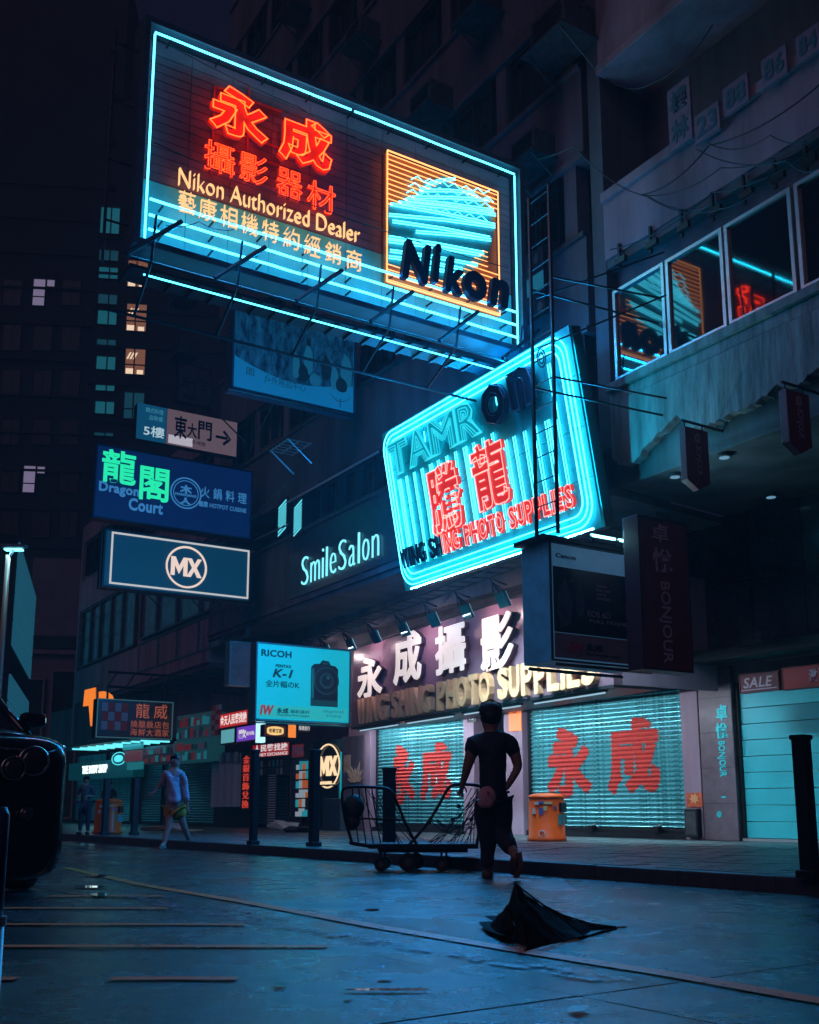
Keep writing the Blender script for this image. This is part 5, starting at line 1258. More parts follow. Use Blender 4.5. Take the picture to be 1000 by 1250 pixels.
t_, r_ = box_sign('red_exchange_sign', 'bright red exchange sign with white characters left of the turquoise poster', pl, (268, 303, 872, 890), .2, glow('bright_red_face', (.55, .02, .02), .75, (.4, .02, .02)), M_STEEL, fr=.02)
tx(t_, pl, r_, (.04, .96, .18, .85), '金天人民幣找換', glow('white_red_print', (.95, .8, .78), .9), bold=.02)
r_ = pl.rect(259, 268, 862, 898)
t_ = thing('checker_sign', 'small red and white chequered strip at the left end of the red exchange sign', 'sign', pl.P(r_[0], r_[2], 0))
for i in range(2):
    for j in range(6): b = MB(); b.slab(pl, lerp(r_[0], r_[1], i/2), lerp(r_[0], r_[1], (i+1)/2), lerp(r_[2], r_[3], j/6), lerp(r_[2], r_[3], (j+1)/6), -.05, .02); part('square', b, (mat('check_white', (.5, .5, .55), .5), M_REDP)[(i+j) % 2], t_)
r1 = pl.rect(270, 287, 892, 908); t_ = solo('teal_box_sign', MB().slab(pl, *r1, -.2, 0), glow('teal_white_face', (.12, .42, .48), .8), 'plain pale teal light box under the red exchange sign', 'sign', pl.P(r1[0], r1[2], 0)); b = MB(); b.frame(pl, (r1[0]-.03, r1[1]+.03, r1[2]-.03, r1[3]+.03), .03, -.2, .02); part('frame', b, M_STEEL2, t_)
t_, r_ = box_sign('purple_sign', 'small purple light box with white script and a white edge under the turquoise poster', pl, (289, 313, 888, 906), .2, glow('purple_face', (.16, .05, .55), .9), M_STEEL, fr=.01); tx(t_, pl, r_, (.1, .5, .2, .8), '歡', M_WTX, bold=.02); tx(t_, pl, r_, (.5, .9, .35, .6), '迎光臨', M_WTX); b = MB(); b.slab(pl, r_[1]+.01, r_[1]+.22, r_[2]-.08, r_[3]+.1, -.15, .02); part('white_edge', b, glow('white_cyan_edge', (.5, .95, 1), 1.2), t_)
t_ = thing('red_vertical_sign', 'vertical string of small red neon characters left of the money exchange front', 'neon sign', q.P(*q.uv(301, 986), .3))
qq = q.off(.3); r_ = qq.rect(296, 305, 922, 987); b = MB(); b.slab(qq, *r_, -.08, 0); part('board', b, M_BLACK, t_)
for k, ch in enumerate('金銀首飾兌換'):
    v0, v1 = lerp(r_[3], r_[2], (k+.95)/6), lerp(r_[3], r_[2], (k+.08)/6); b = MB(); b.text(qq, (r_[0]+.03, r_[1]-.03, v0, v1), ch, .01, .02, bold=.0); part('character', b, glow('dim_red_neon', (.8, .06, .03), .7), t_)
t_ = thing('white_sheet', 'plain pale sheet hung in front of the dark stall left of the red vertical sign', 'sheet', q.P(*q.uv(276, 985), .4))
r_ = q.off(.4).rect(258, 295, 932, 985); b = MB(); n = 16
vs = []
for i in range(n+1):
    for vv in (r_[2], r_[3]): vs.append(q.off(.4).P(lerp(r_[0], r_[1], i/n), vv, .02*math.sin(i*1.7)))
b.add(vs, [(2*i, 2*i+2, 2*i+3, 2*i+1) for i in range(n)]); part('cloth', b, mat('white_cloth', (.55, .62, .65), .7), t_)
b = MB(); b.bar(q.off(.4).P(r_[0]-.05, r_[3]+.02, 0), q.off(.4).P(r_[1]+.05, r_[3]+.02, 0), .02); part('rod', b, M_STEEL2, t_)
wallpiece('stall_back', (262, 306, 925, 1012), mat('stall_dark', (.02, .015, .02), .6), 'dark closed stall behind the pale hanging sheet', 'stall')
for k in range(8):
    x = 259+k*4.6; r_ = q.off(.42).rect(x, x+3.4, 918+(k % 3), 931); solo('hanging_tag', MB().slab(q.off(.42), *r_, 0, .03), (mat('tag_pale', (.4, .42, .45), .5), mat('tag_teal', (.05, .25, .3), .5))[k % 2], 'small hanging goods tag above the pale sheet, '+('leftmost of eight', 'second from the left', 'third from the left', 'fourth from the left', 'fifth from the left', 'sixth from the left', 'seventh from the left', 'rightmost, nearest the red characters')[k], 'tag', q.off(.42).P(r_[0], r_[2], 0), 'goods tags above the pale sheet')
# stacked dim advertising boards of the far shops
qa = FAC.off(.9)
for k, (rc, c, lab) in enumerate((((216, 258, 868, 900), (.05, .16, .22), 'dim board full of small teal signs above the shutter behind the woman, upper right one'), ((212, 256, 900, 928), (.03, .22, .27), 'brighter teal board of small signs directly above the woman'), ((176, 212, 908, 930), (.06, .05, .09), 'dim mauve board just left of the woman, below the chequered sign'))):
    r_ = qa.rect(*rc, side='R'); t_ = solo('goods_board', MB().slab(qa, *r_, -.5, 0), glow('goods_board_face_%d' % k, c, .15, (.02, .03, .04)), lab, 'board', qa.P(r_[0], r_[2], 0))
    for i in range(22):
        b = MB(); uu = lerp(r_[0]+.05, r_[1]-.3, (i % 11)/10); vv = lerp(r_[2], r_[3], .08+.45*(i//11)); kx_ = random.uniform(.6, 1); b.slab(qa, uu, uu+(r_[1]-r_[0])/14*kx_, vv, vv+(r_[3]-r_[2])*random.uniform(.18, .38), .001, .03+.01*(i % 3))
        part('small_sign', b, random.choice([glow('small_sign_teal', (.02, .24, .30), .4), glow('small_sign_mauve', (.06, .05, .1), .4), glow('small_sign_red', (.16, .015, .02), .4), glow('small_sign_dark', (.01, .04, .05), .3)]), t_)
# cosmetics shop far left
t_ = thing('cosmetics_front', 'far shop front glowing cyan with white capital letters over its awning', 'shop front', q.P(*q.uv(115, 1008), .2))
qb = FAC.off(.5); r_ = qb.rect(84, 163, 925, 948, side='R'); 
b = MB(); b.slab(qb, *r_, -.4, 0); part('fascia', b, glow('cyan_fascia_face', (.002, .10, .13), .2, (.01, .03, .04)), t_)
r2 = qb.rect(101, 131, 932, 942, side='R'); b = MB(); b.text(qb, (qb.uv(101, 940)[0], qb.uv(131, 940)[0], qb.uv(115, 944)[1], qb.uv(115, 934)[1]), 'THE BODY SHOP', .01, .03, bold=.02); part('lettering', b, glow('white_cyan_letter', (.75, 1, 1), 1.8), t_)
cu, cv = qb.uv(146, 926); b = MB(); b.tube([qb.P(cu+.62*math.cos(a*math.pi/10), cv+.22*math.sin(a*math.pi/10), .03) for a in range(20)], .018, 5, True)
cu, cv = qb.uv(146, 926); part('logo_ring', b, glow('cyan_logo', (.1, .8, .9), 1.1), t_)
b = MB(); b.poly(qb, [(cu+.40*math.cos(a*math.pi/6), cv+.13*math.sin(a*math.pi/6)) for a in range(12)], .03, .05); part('logo_leaf', b, glow('cyan_logo', (.1, .8, .9), 1.1), t_)
b = MB(); qd = FAC.off(1.6)
for y0 in (906, 913): pass
A_, B_ = qd.P(*qd.uv(82, 914), 0), qd.P(*qd.uv(165, 900), 0)
A_.z = B_.z = (A_.z+B_.z)/2
b.hexa([A_-FAC.N*1.4, B_-FAC.N*1.4, B_-FAC.N*1.4+Vector((0, 0, .08)), A_-FAC.N*1.4+Vector((0, 0, .08)), A_, B_, B_+Vector((0, 0, .08)), A_+Vector((0, 0, .08))]); part('awning', b, M_STEEL, t_)
b = MB()
for k in range(9):
    P_ = A_.lerp(B_, k/8); b.bar(P_-Vector((0, 0, .05))-FAC.N*.2, P_-FAC.N*1.2-Vector((0, 0, .05)), .035)
part('awning_tube', b, glow('awning_tube_cyan', (.15, .85, .95), 1.2), t_, kind='stuff')
strip_light('awning_light', t_, A_-Vector((0, 0, .1))-FAC.N*.5, B_-Vector((0, 0, .1))-FAC.N*.5, -Vector((0, 0, 1)), .3, 40, (.1, .8, 1))
for k, (rc, c) in enumerate((((150, 172, 904, 916), (.02, .3, .36)), ((152, 171, 917, 930), (.15, .03, .05)), ((155, 172, 931, 940), (.02, .25, .3)))):
    r_ = qb.off(.6).rect(*rc); solo('small_board', MB().slab(qb.off(.6), *r_, -.1, 0), glow('small_board_%d' % k, c, .5), 'small lit board in the stack by the far round logo, '+('top one', 'reddish middle one', 'bottom one')[k], 'board', qb.P(r_[0], r_[2], .6), 'boards by the far round logo')
# bordered sign with chequers
pl = cross_panel(211, 880, 1.2)
t_, r_ = box_sign('chequered_sign', 'dark neon sign box with red chequers and unlit characters hung above the woman', pl, (118, 211, 852, 900), .4, mat('brown_black_face', (.035, .02, .03), .3), M_STEEL, frm=glow('cyan_rim', (.05, .16, .2), .5), fr=.03)
for i in range(4):
    for j in range(3):
        if (i+j) % 2 == 0: fslab(t_, pl, r_, (.06+i*.085, .14+i*.085, .2+j*.24, .42+j*.24), mat('chequer_pale', (.35, .30, .38), .4), 'chequer', .001, .02)
        else: fslab(t_, pl, r_, (.06+i*.085, .14+i*.085, .2+j*.24, .42+j*.24), M_REDP, 'chequer', .001, .02)
M_ONE = glow('dim_orange_neon', (.55, .13, .07), .55)
tx(t_, pl, r_, (.50, .68, .54, .92), '龍', M_ONE, 'character', .0); tx(t_, pl, r_, (.74, .92, .54, .92), '威', M_ONE, 'character', .0)
for i, ch in enumerate('燒臘大酒家貴'):
    pass
for i in range(5):
    for j in range(2): tx(t_, pl, r_, (.44+i*.105, .53+i*.105, .08+j*.21, .26+j*.21), '海鮮大酒家燒臘飯店包'[i+5*j], M_ONE, 'character', -.005)
b = MB(); 
for dv in (.35, .75): b.bar(pl.P(r_[0]+.3, r_[3]+dv, -.2), pl.P(r_[1]+2.2, r_[3]+dv, -.2), .04)
for k in range(9): b.bar(pl.P(lerp(r_[0]+.3, r_[1]+2.2, k/8), r_[3]+.35, -.2), pl.P(lerp(r_[0]+.3, r_[1]+2.2, min(1, (k+.5)/8)), r_[3]+.75, -.2), .025)
for a in (.15, .9): b.bar(pl.P(lerp(r_[0], r_[1], a), r_[3], -.2), pl.P(lerp(r_[0], r_[1], a), r_[3]+.4, -.2), .03)
solo('sign_truss', b, M_STEEL, 'long dark cantilever truss holding up the chequered sign', 'truss', pl.P(r_[1], r_[3]+.3, -.2))
pl = cross_panel(119, 860, 2.0)
t_ = thing('orange_sign', 'glowing orange blocky sign shaped like a numeral above the far cyan shop', 'sign', pl.P(*pl.uv(112, 885), 0))
b = MB(); P_ = lambda x, y: pl.uv(x, y)
b.poly(pl, [P_(112, 886), P_(117, 886), P_(117, 839), P_(105, 842), P_(103, 862), P_(110, 861)], -.15, 0); part('numeral', b, glow('orange_numeral', (1, .24, .02), .95), t_)
b = MB(); b.poly(pl, [P_(118, 897), P_(120, 897), P_(120, 836), P_(118, 836)], -.2, .05); part('edge_post', b, M_STEEL2, t_)
b = MB(); cu, cv = P_(127, 853); b.poly(pl, [(cu+.35*math.cos(k*math.pi/6), cv+.25*math.sin(k*math.pi/6)) for k in range(7)], -.2, -.1); part('half_disc', b, glow('orange_numeral', (1, .24, .02), .95), t_)
pl = cross_panel(310, 808, .8)
t_, r_ = box_sign('grey_sign_box', 'small unlit grey sign box with teal edges just left of the turquoise poster', pl, (280, 308, 782, 836), .3, mat('grey_face', (.16, .15, .19), .4, noise=.4, nscale=3), mat('teal_box_edge', (.08, .22, .27), .4), fr=.05)
pl = cross_panel(262, 480, .3)
t_, r_ = box_sign('faded_sign', 'faded dark mauve sign with barely legible characters above the arrow sign', pl, (217, 258, 442, 490), .2, mat('faded_mauve_face', (.11, .07, .09), .6, noise=.3), M_STEEL, fr=.02)
tx(t_, pl, r_, (.1, .9, .4, .68), '五十三', mat('faded_dark_ink', (.03, .02, .03), .6), bold=.02); tx(t_, pl, r_, (.15, .6, .1, .25), '餐廳', mat('faded_dark_ink', (.03, .02, .03), .6))
# ================================================================== UPPER FACADE FURNITURE
def ac_unit(px_, py_, off=.05, s=.8, lab='', pl=U):
    a = pl.off(off).uv(px_, py_); p_ = pl.off(off)
    t_ = thing('air_conditioner', lab, 'air conditioner', p_.P(a[0], a[1], .3), 'air conditioners on the facades')
    b = MB(); b.slab(p_, a[0]-.42*s, a[0]+.42*s, a[1], a[1]+.58*s, 0, .62*s); part('casing', b, M_STEEL2, t_, bevel=.02)
    b = MB()
    for k in range(7): b.slab(p_, a[0]-.34*s, a[0]+.34*s, a[1]+(.08+.065*k)*s, a[1]+(.11+.065*k)*s, .62*s+.001, .62*s+.015)
    part('grille', b, M_BLACK, t_)
    b = MB(); b.slab(p_, a[0]-.5*s, a[0]+.5*s, a[1]-.05, a[1]-.003, 0, .75*s)
    for d in (-.4, .4): b.bar(p_.P(a[0]+d*s, a[1]-.04, .7*s), p_.P(a[0]+d*s, a[1]-.5*s, 0), .02)
    part('tray', b, M_STEEL2, t_)
for px_, py_, s, lab in ((541, 148, .95, 'window air conditioner above the right end of the billboard'), (705, 68, 1.1, 'air conditioner high up beside the dark vertical gap'), (455, 62, .9, 'air conditioner on the dark facade above the middle of the billboard'), (372, 22, .9, 'air conditioner at the top of the photo above the billboard border'), (600, 30, .9, 'air conditioner on a parapet near the top, right of centre'), (664, 205, .8, 'air conditioner right of the billboard corner')):
    ac_unit(px_, py_, .0, s, lab)
for px_, py_, lab in ((236, 372, 'pale underside of an air conditioner rack above the faded sign, the upper one'), (236, 440, 'pale air conditioner rack resting just over the faded sign')):
    ac_unit(px_, py_, .1, .95, lab, U)
p_ = U.off(.1); a = p_.uv(370, 549)
b = MB()
for k in range(6): b.bar(p_.P(a[0]-.5+.2*k, a[1], 0), p_.P(a[0]-.5+.2*k, a[1], .7), .014)
for k in range(3): b.bar(p_.P(a[0]-.55, a[1], .05+.3*k), p_.P(a[0]+.55, a[1], .05+.3*k), .02)
b.bar(p_.P(a[0]-.5, a[1], .65), p_.P(a[0]-.5, a[1]-.5, 0), .02); b.bar(p_.P(a[0]+.5, a[1], .65), p_.P(a[0]+.5, a[1]-.5, 0), .02)
solo('wall_rack', b, M_ALU, 'empty slatted metal rack on the wall above the salon, left of the tilted sign', 'rack', p_.P(a[0], a[1], .3))
# scaffold ladder in front of the tilted sign
sp2 = U.off(2.35)
uA, uB = sp2.uv(655, 640)[0], sp2.uv(681, 640)[0]; vlo, vhi = sp2.uv(668, 655)[1], sp2.uv(668, 225)[1]
t_ = thing('ladder_tower', 'thin dark lattice ladder standing in front of the tilted neon sign', 'ladder', sp2.P((uA+uB)/2, vlo, 0))
for u in (uA, uB):
    b = MB(); b.slab(sp2, u-.018, u+.018, vlo, vhi, -.02, .02); part('rail', b, M_STEEL, t_)
n = 15
for k in range(n):
    v = lerp(vlo+.1, vhi-.1, k/(n-1)); b = MB(); b.bar(sp2.P(uA+.03, v, 0), sp2.P(uB-.03, v, 0), .009); part('rung', b, M_STEEL, t_)
for v in (lerp(vlo, vhi, .43), lerp(vlo, vhi, .72)):
    b = MB(); b.bar(sp2.P(uA, v, 0), sp2.P(uA, v, 0)-U.N*2.3+U.U*.2, .016); b.bar(sp2.P(uB, v, 0), sp2.P(uB+.7, v-.25, -1.4), .014); part('stay', b, M_STEEL, t_)
for k in range(2):
    b = MB(); b.bar(sp2.P(uA, lerp(vlo, vhi, .55+.15*k), -.1), sp2.P(uB+.6, lerp(vlo, vhi, .70+.13*k), -1.6), .013); part('diagonal', b, M_STEEL, t_)
# poster hoarding seen through the ladder
hp = U.off(.12); r_ = hp.rect(634, 664, 350, 372)
t_, r_ = box_sign('red_poster_board', 'dim poster board with red figures and a blue band right of the billboard', hp, (634, 665, 318, 400), .08, mat('poster_dark_red', (.18, .05, .06), .5, noise=.7, nscale=3), M_STEEL, fr=.02)
fslab(t_, hp, r_, (.02, .98, .36, .62), glow('blue_band_face', (.01, .13, .22), .8), 'blue_band', .001, .01)
for a, c in ((.2, .15), (.5, .22), (.8, .12), (.35, .78), (.7, .85)):
    b = MB(); n = 8; u0, u1, v0, v1 = r_; b.poly(hp, [(lerp(u0, u1, a+.09*math.cos(k*math.pi/4)), lerp(v0, v1, c+.08*math.sin(k*math.pi/4))) for k in range(n)], .001, .012); part('figure_print', b, mat('poster_skin', (.5, .2, .15), .5, noise=.3), t_)
# drain pipes in the gap
for k, (x, rr) in enumerate(((722, .06), (729, .09), (738, .05))):
    b = MB(); a = U.uv(x, 400); pts = [U.P(a[0], v, -.6) for v in (5.6, 12, 20, 30)]; b.tube(pts, rr, 8)
    for v in range(6, 30, 3): b.slab(U, a[0]-rr-.03, a[0]+rr+.03, v, v+.08, -.75, -.6+rr+.015)
    solo('drain_pipe', b, M_STEEL2, 'vertical pipe in the dark gap between the buildings, '+('thin left one', 'thick middle one', 'thin right one')[k], 'pipe', pts[0], 'pipes in the gap', smooth=False)
# cables
def cable(pts, r, lab, sag=.15, off0=0., grp='cables across the right facade'):
    P3 = [p if isinstance(p, Vector) else U.off(p[2]).hit(p[0], p[1]) for p in pts]; out = []
    for a, c in zip(P3[:-1], P3[1:]):
        for i in range(9):
            t = i/9; out.append(a.lerp(c, t)-Vector((0, 0, sag*4*t*(1-t))))
    out.append(P3[-1]); b = MB(); b.tube(out, r, 5); return solo('cable', b, M_CABLE, lab, 'cable', P3[0], grp)
for i, (pts, r) in enumerate(((((745, 305, .15), (870, 235, .2), (1010, 170, .2)), .011), (((783, 238, .2), (865, 178, .2), (1010, 95, .2)), .012), (((783, 238, .2), (880, 205, .3), (1010, 160, .4)), .009), (((790, 240, .2), (880, 255, .3), (955, 195, .4)), .009), (((850, 182, .2), (960, 196, .5), (1010, 197, .6)), .009), (((865, 175, .2), (940, 165, .4), (1010, 160, .5)), .009), (((790, 238, .1), (870, 250, .3)), .008), (((740, 96, .3), (800, 100, .3), (870, 30, .3)), .01), (((612, 192, .5), (700, 178, 1.0), (790, 240, .3)), .009))):
    cable([p for p in pts], r, ('long cable sagging low across the mauve wall', 'thick cable following the upper edge of the mauve wall', 'cable fanning out to the right from the wall bracket, middle strand', 'cable drooping below the bracket towards the windows', 'nearly level cable over the upper right wall, lower strand', 'nearly level cable over the upper right wall, upper strand', 'short slack cable by the wall bracket', 'faint cable high up at the right', 'cable from the billboard corner to the right wall')[i])
b = MB()
for k in range(7):
    x = 757+k*38; a = U.off(.02).uv(x, 322-k*20); b.slab(U, a[0]-.02, a[0]+.02, a[1]-.1, a[1]+.35, .001, .05); b.slab(U, a[0]-.02, a[0]+.20, a[1]-.05, a[1]+.05, .051, .12)
solo('cable_brackets', b, M_CABLE, 'row of small cable brackets low on the mauve wall above the windows', 'bracket', U.P(U.uv(757, 322)[0], U.uv(757, 322)[1], 0), kind='stuff')
Pb = NP.P
for i, (a, c, d, r) in enumerate((((u0N, .93), (.35, .86), (.5, .82), .008), ((u0N, .45), (.4, .40), (.95, .42), .008), ((.05, .10), (.12, .155), (.2, .17), .008))):
    A = NP.P(u0N+.1 if i < 2 else lerp(u0N, u1N, a[0]), lerp(v0N, v1N, a[1]), .2); B = NP.P(lerp(u0N, u1N, c[0]), lerp(v0N, v1N, c[1]), .22); Cc = NP.P(lerp(u0N, u1N, d[0]), lerp(v0N, v1N, d[1]), .2)
    cable([A, B, Cc], r, ('thin slack cable across the top of the billboard', 'thin cable drooping across the middle of the billboard', 'short dangling cable over the lower left corner of the billboard')[i], .05, grp='cables over the billboard')
# wires and bars left of the signs
for i, (x0, y0, x1, y1) in enumerate(((240, 480, 300, 540), (190, 540, 240, 500), (300, 640, 350, 590), (310, 660, 352, 640), (300, 560, 345, 470))):
    b = MB(); b.bar(U.off(.3).hit(x0, y0), U.off(1.4).hit(x1, y1), .02); solo('stay_rod', b, M_STEEL2, 'thin steel stay rod bracing the left signs, '+('behind the arrow sign', 'left above the arrow sign', 'right of the blue restaurant sign, upper', 'right of the blue restaurant sign, lower', 'between poster box and arrow sign')[i], 'rod', U.off(.3).hit(x0, y0), 'stay rods by the left signs')
# ledge tube above the salon
b = MB(); pA, pB = U.off(.10).hit(352, 613), U.off(.10).hit(462, 537); pB.z = pA.z; b.bar(pA, pB, .03); solo('ledge_pipe', b, M_ALU, 'pale pipe running along the ledge above the salon letters', 'pipe', pA)
# ================================================================== STREET FURNITURE
def bollard(xl, xr, yt, yb, lab, m_=M_STEEL, z=.13):
    P0 = G((xl+xr)/2, yb, z); d = P0.y; w_ = (xr-xl)*d/FPX*1.0; top = at_y((xl+xr)/2, yt, d).z
    t_ = thing('bollard', lab, 'bollard', P0, 'dark posts along the kerb')
    b = MB(); b.box((P0.x, P0.y, (z+top)/2+.02), (w_, w_, top-z-.04), R(35)); part('post', b, m_, t_, bevel=.01)
    b = MB(); b.box((P0.x, P0.y, top-.02), (w_+.02, w_+.02, .04), R(35)); part('cap', b, m_, t_, bevel=.008)
    b = MB(); b.box((P0.x, P0.y, z+.03), (w_+.05, w_+.05, .06), R(35)); part('base', b, m_, t_, bevel=.008)
bollard(305, 313, 915, 1031, 'dark kerb post in front of the money exchange front')
bollard(378, 388, 915, 1033, 'dark kerb post in front of the round logo shop')
bollard(469, 481, 937, 1036, 'dark kerb post rising behind the middle of the cart')
bollard(160, 167, 950, 1019, 'dark kerb post right of the distant orange bin')
bollard(981, 998, 897, 1072, 'tall dark kerb post at the right edge of the photo')
bollard(124, 131, 950, 1019, 'dark kerb post in front of the distant orange bin')
M_BIN = mat('orange_bin_plastic', (.90, .105, .008), .38, noise=.12, nscale=6)
def bin_(P0, h, lab, D2=1.0):
    t_ = thing('litter_bin', lab, 'litter bin', P0, 'orange litter bins'); r = h*.385
    b = MB(); b.lathe(P0, [(r*1.06, 0), (r*1.08, .03*h), (r*1.08, .075*h), (r, .10*h), (r*.97, .85*h), (r*.93, .90*h)], 28); part('body', b, M_BIN, t_, smooth=True)
    b = MB(); b.lathe(P0, [(r*.96, .885*h), (r*1.0, .90*h), (r*.97, .94*h), (r*.80, .975*h), (r*.4, .995*h), (.01, 1.0*h)], 28); part('lid', b, M_BIN, t_, smooth=True)
    dv = (EYE-P0); dv.z = 0; dv.normalize(); sd = Vector((-dv.y, dv.x, 0)) # right-hand side of the view is -sd... 
    rt = Vector((dv.y*-1, dv.x, 0))
    side = (dv*.35+Vector((-dv.y, dv.x, 0))*.94).normalized()
    pl = Panel(P0+side*r*.93, Vector((-side.y, side.x, 0)))
    b = MB(); b.slab(pl, -r*.42, r*.42, .60*h, .80*h, -.03, .03); part('slot', b, M_BLACK, t_, bevel=.01)
    b = MB(); b.slab(pl, -r*.5, r*.5, .34*h, .55*h, -.03, .016); part('sticker', b, mat('sticker_teal', (.05, .3, .33), .4, noise=.4, nscale=20), t_)
    M_S = [mat('sticker_white', (.7, .7, .7), .4), mat('sticker_blue', (.1, .15, .45), .4), mat('sticker_yellow', (.8, .6, .3), .4)]
    for k, (a, zz, wd_, ht) in enumerate(((-.55, .78, .10, .06), (-.25, .80, .12, .05), (.10, .79, .18, .05), (-.75, .62, .08, .11), (-.30, .62, .09, .14), (-.05, .68, .08, .10), (-.28, .16, .10, .10), (.5, .70, .06, .08))):
        n_ = (dv*math.cos(a)+Vector((-dv.y, dv.x, 0))*math.sin(a)).normalized(); p2 = Panel(P0+n_*r*.985, Vector((-n_.y, n_.x, 0)))
        b = MB()
        if k == 6: b.tube([p2.P(.05*math.cos(q*math.pi/7), zz*h+.05*math.sin(q*math.pi/7), .01) for q in range(14)], .010, 4, True)
        else: b.slab(p2, -wd_/2*h, wd_/2*h, (zz-ht/2)*h, (zz+ht/2)*h, -.01, .008)
        part('sticker', b, M_S[k % 3], t_)
P0 = G(668, 1027, .13); bin_(P0, at_y(668, 968, P0.y).z-.13, 'stickered orange litter bin standing before the wide shutter')
P0 = G(131, 1018, .13); bin_(P0, at_y(131, 975, P0.y).z-.13, 'distant orange litter bin behind a kerb post at the left')
# street lamp far left
P0 = at_y(-6, 900, 20); P0.z = 0
t_ = thing('street_lamp', 'street lamp at the far left edge with a lit cyan head', 'street lamp', P0)
hz = at_y(4, 672, 20).z
b = MB(); b.tube([P0, P0+Vector((0, 0, hz*.5)), P0+Vector((0, 0, hz-.1))], .08, 8, r1=.05); part('pole', b, mat('rust_red_pole', (.25, .06, .04), .5), t_, smooth=True)
b = MB(); b.tube([P0+Vector((0, 0, hz-.2)), P0+Vector((.1, 0, hz+.05)), P0+Vector((.3, 0, hz+.1))], .03, 6); part('arm', b, M_STEEL, t_)
b = MB(); b.box(P0+Vector((.1, 0, hz+.08)), (.5, .2, .07)); part('lamp_head', b, M_STEEL2, t_, bevel=.03)
b = MB(); b.box(P0+Vector((.1, 0, hz+.015)), (.34, .14, .03)); part('lamp_glass', b, glow('street_lamp_glass', (.2, .9, 1), 3), t_)
strip_light('lamp_light', t_, P0+Vector((-.1, 0, hz-.02)), P0+Vector((.3, 0, hz-.02)), Vector((0, 0, -1)), .15, 20, (.2, .8, 1))
# near barrier post at the left edge
P0 = Vector((at_y(-3, 1000, 2.6).x, 2.6, 0)); zt = at_y(0, 985, 2.6).z; zm = at_y(0, 1125, 2.6).z
t_ = thing('barrier_post', 'blue and red plastic barrier post cut by the left edge of the photo', 'barrier', P0)
b = MB(); b.lathe(P0, [(.09, 0), (.09, .04), (.035, .06), (.033, zm)], 16); part('lower_sleeve', b, mat('red_plastic', (.35, .03, .04), .35), t_, smooth=True)
b = MB(); b.lathe(P0+Vector((0, 0, zm)), [(.028, 0), (.028, zt-zm-.02), (.02, zt-zm)], 16); part('upper_tube', b, mat('blue_plastic', (.02, .10, .22), .35), t_, smooth=True)
b = MB(); b.lathe(P0+Vector((0, 0, zm-.01)), [(.037, 0), (.037, .022)], 16); part('collar', b, M_ALU, t_)
# litter and puddles
def crumple(P0, s, m_, name, lab, cat, n=26, flat=.5, seed=1):
    rnd = random.Random(seed); bm = bmesh.new(); bmesh.ops.create_icosphere(bm, subdivisions=2, radius=1)
    b = MB(); vs = []
    for v in bm.verts:
        k = rnd.uniform(.55, 1.15); vs.append(P0+Vector((v.co.x*s[0]*k, v.co.y*s[1]*k, max(0, v.co.z*k*s[2]+s[2]*.55))))
    bm.verts.index_update(); b.add(vs, [tuple(v.index for v in f.verts) for f in bm.faces]); bm.free(); return solo(name, b, m_, lab, cat, P0)
crumple(G(345, 1013, .13), (.42, .25, .17), mat('pale_plastic_bag', (.5, .5, .52), .4), 'plastic_bag', 'crumpled pale plastic bag on the pavement before the display shelves', 'bag', seed=3)
crumple(G(362, 1016, .13), (.35, .2, .10), M_BLACK, 'rubbish_bag', 'small black rubbish bag beside the pale plastic bag', 'bag', seed=4)
crumple(G(213, 1013, .13), (.35, .2, .12), mat('white_rag', (.6, .6, .6), .6), 'white_rag', 'white crumpled rag on the pavement behind the walking woman', 'rag', seed=5)
crumple(G(190, 1014, .13), (.4, .2, .08), mat('brown_rag', (.2, .12, .08), .6), 'brown_rag', 'brown crumpled rag left of the white one', 'rag', seed=6)
crumple(G(234, 1016, .13), (.35, .15, .06), mat('tan_paper', (.5, .4, .25), .6), 'crumpled_paper', 'tan scrap of paper just right of the walking woman', 'paper', seed=7)
crumple(G(741, 1073, .0), (.13, .06, .03), mat('red_wrapper', (.55, .08, .04), .4, noise=.5, nscale=30), 'wrapper', 'red and orange wrapper lying against the kerb on the right', 'wrapper', seed=8)
crumple(G(696, 1025, .13), (.05, .04, .05), M_BLACK, 'shutter_lock', 'small dark padlock on the ground at the foot of the wide shutter', 'lock', seed=9) if False else None
for k, x in enumerate((724, 804)):
    a = FAC.uv(x, 1018); t_ = solo('shutter_lock', MB().slab(FAC, a[0]-.06, a[0]+.06, PT+.10, PT+.22, -.05, .09), M_BLACK, 'small black floor lock at the foot of the wide shutter, '+('left one', 'right one')[k], 'lock', FAC.P(a[0], PT+.1, .05), 'shutter floor locks', bevel=.01); part('hasp', MB().bar(FAC.P(a[0], PT+.2, .03), FAC.P(a[0]+.12, PT+.26, .05), .015), M_ALU, t_)
M_PUD = mat('water_film', (.01, .013, .02), .04, spec=1.0)
def puddle(pts, z=.012):
    b = MB(); P3 = [G(*p) for p in pts]; b.add([Vector((p.x, p.y, z)) for p in P3], [tuple(range(len(P3)))]); 
    o = part('puddle', b, M_PUD, road_o)
def blob(cx_, cy_, rx_, ry_, seed):
    rnd = random.Random(seed); return [(cx_+rx_*math.cos(k*math.pi/8)*rnd.uniform(.75, 1.1), cy_-ry_*math.sin(k*math.pi/8)*rnd.uniform(.75, 1.1)) for k in range(16)]
puddle(blob(121, 1094, 12, 2.2, 1)); puddle(blob(112, 1084, 22, 1.3, 2)); puddle(blob(118, 1070, 14, 1.4, 3)); puddle(blob(465, 1212, 60, 1.5, 5))
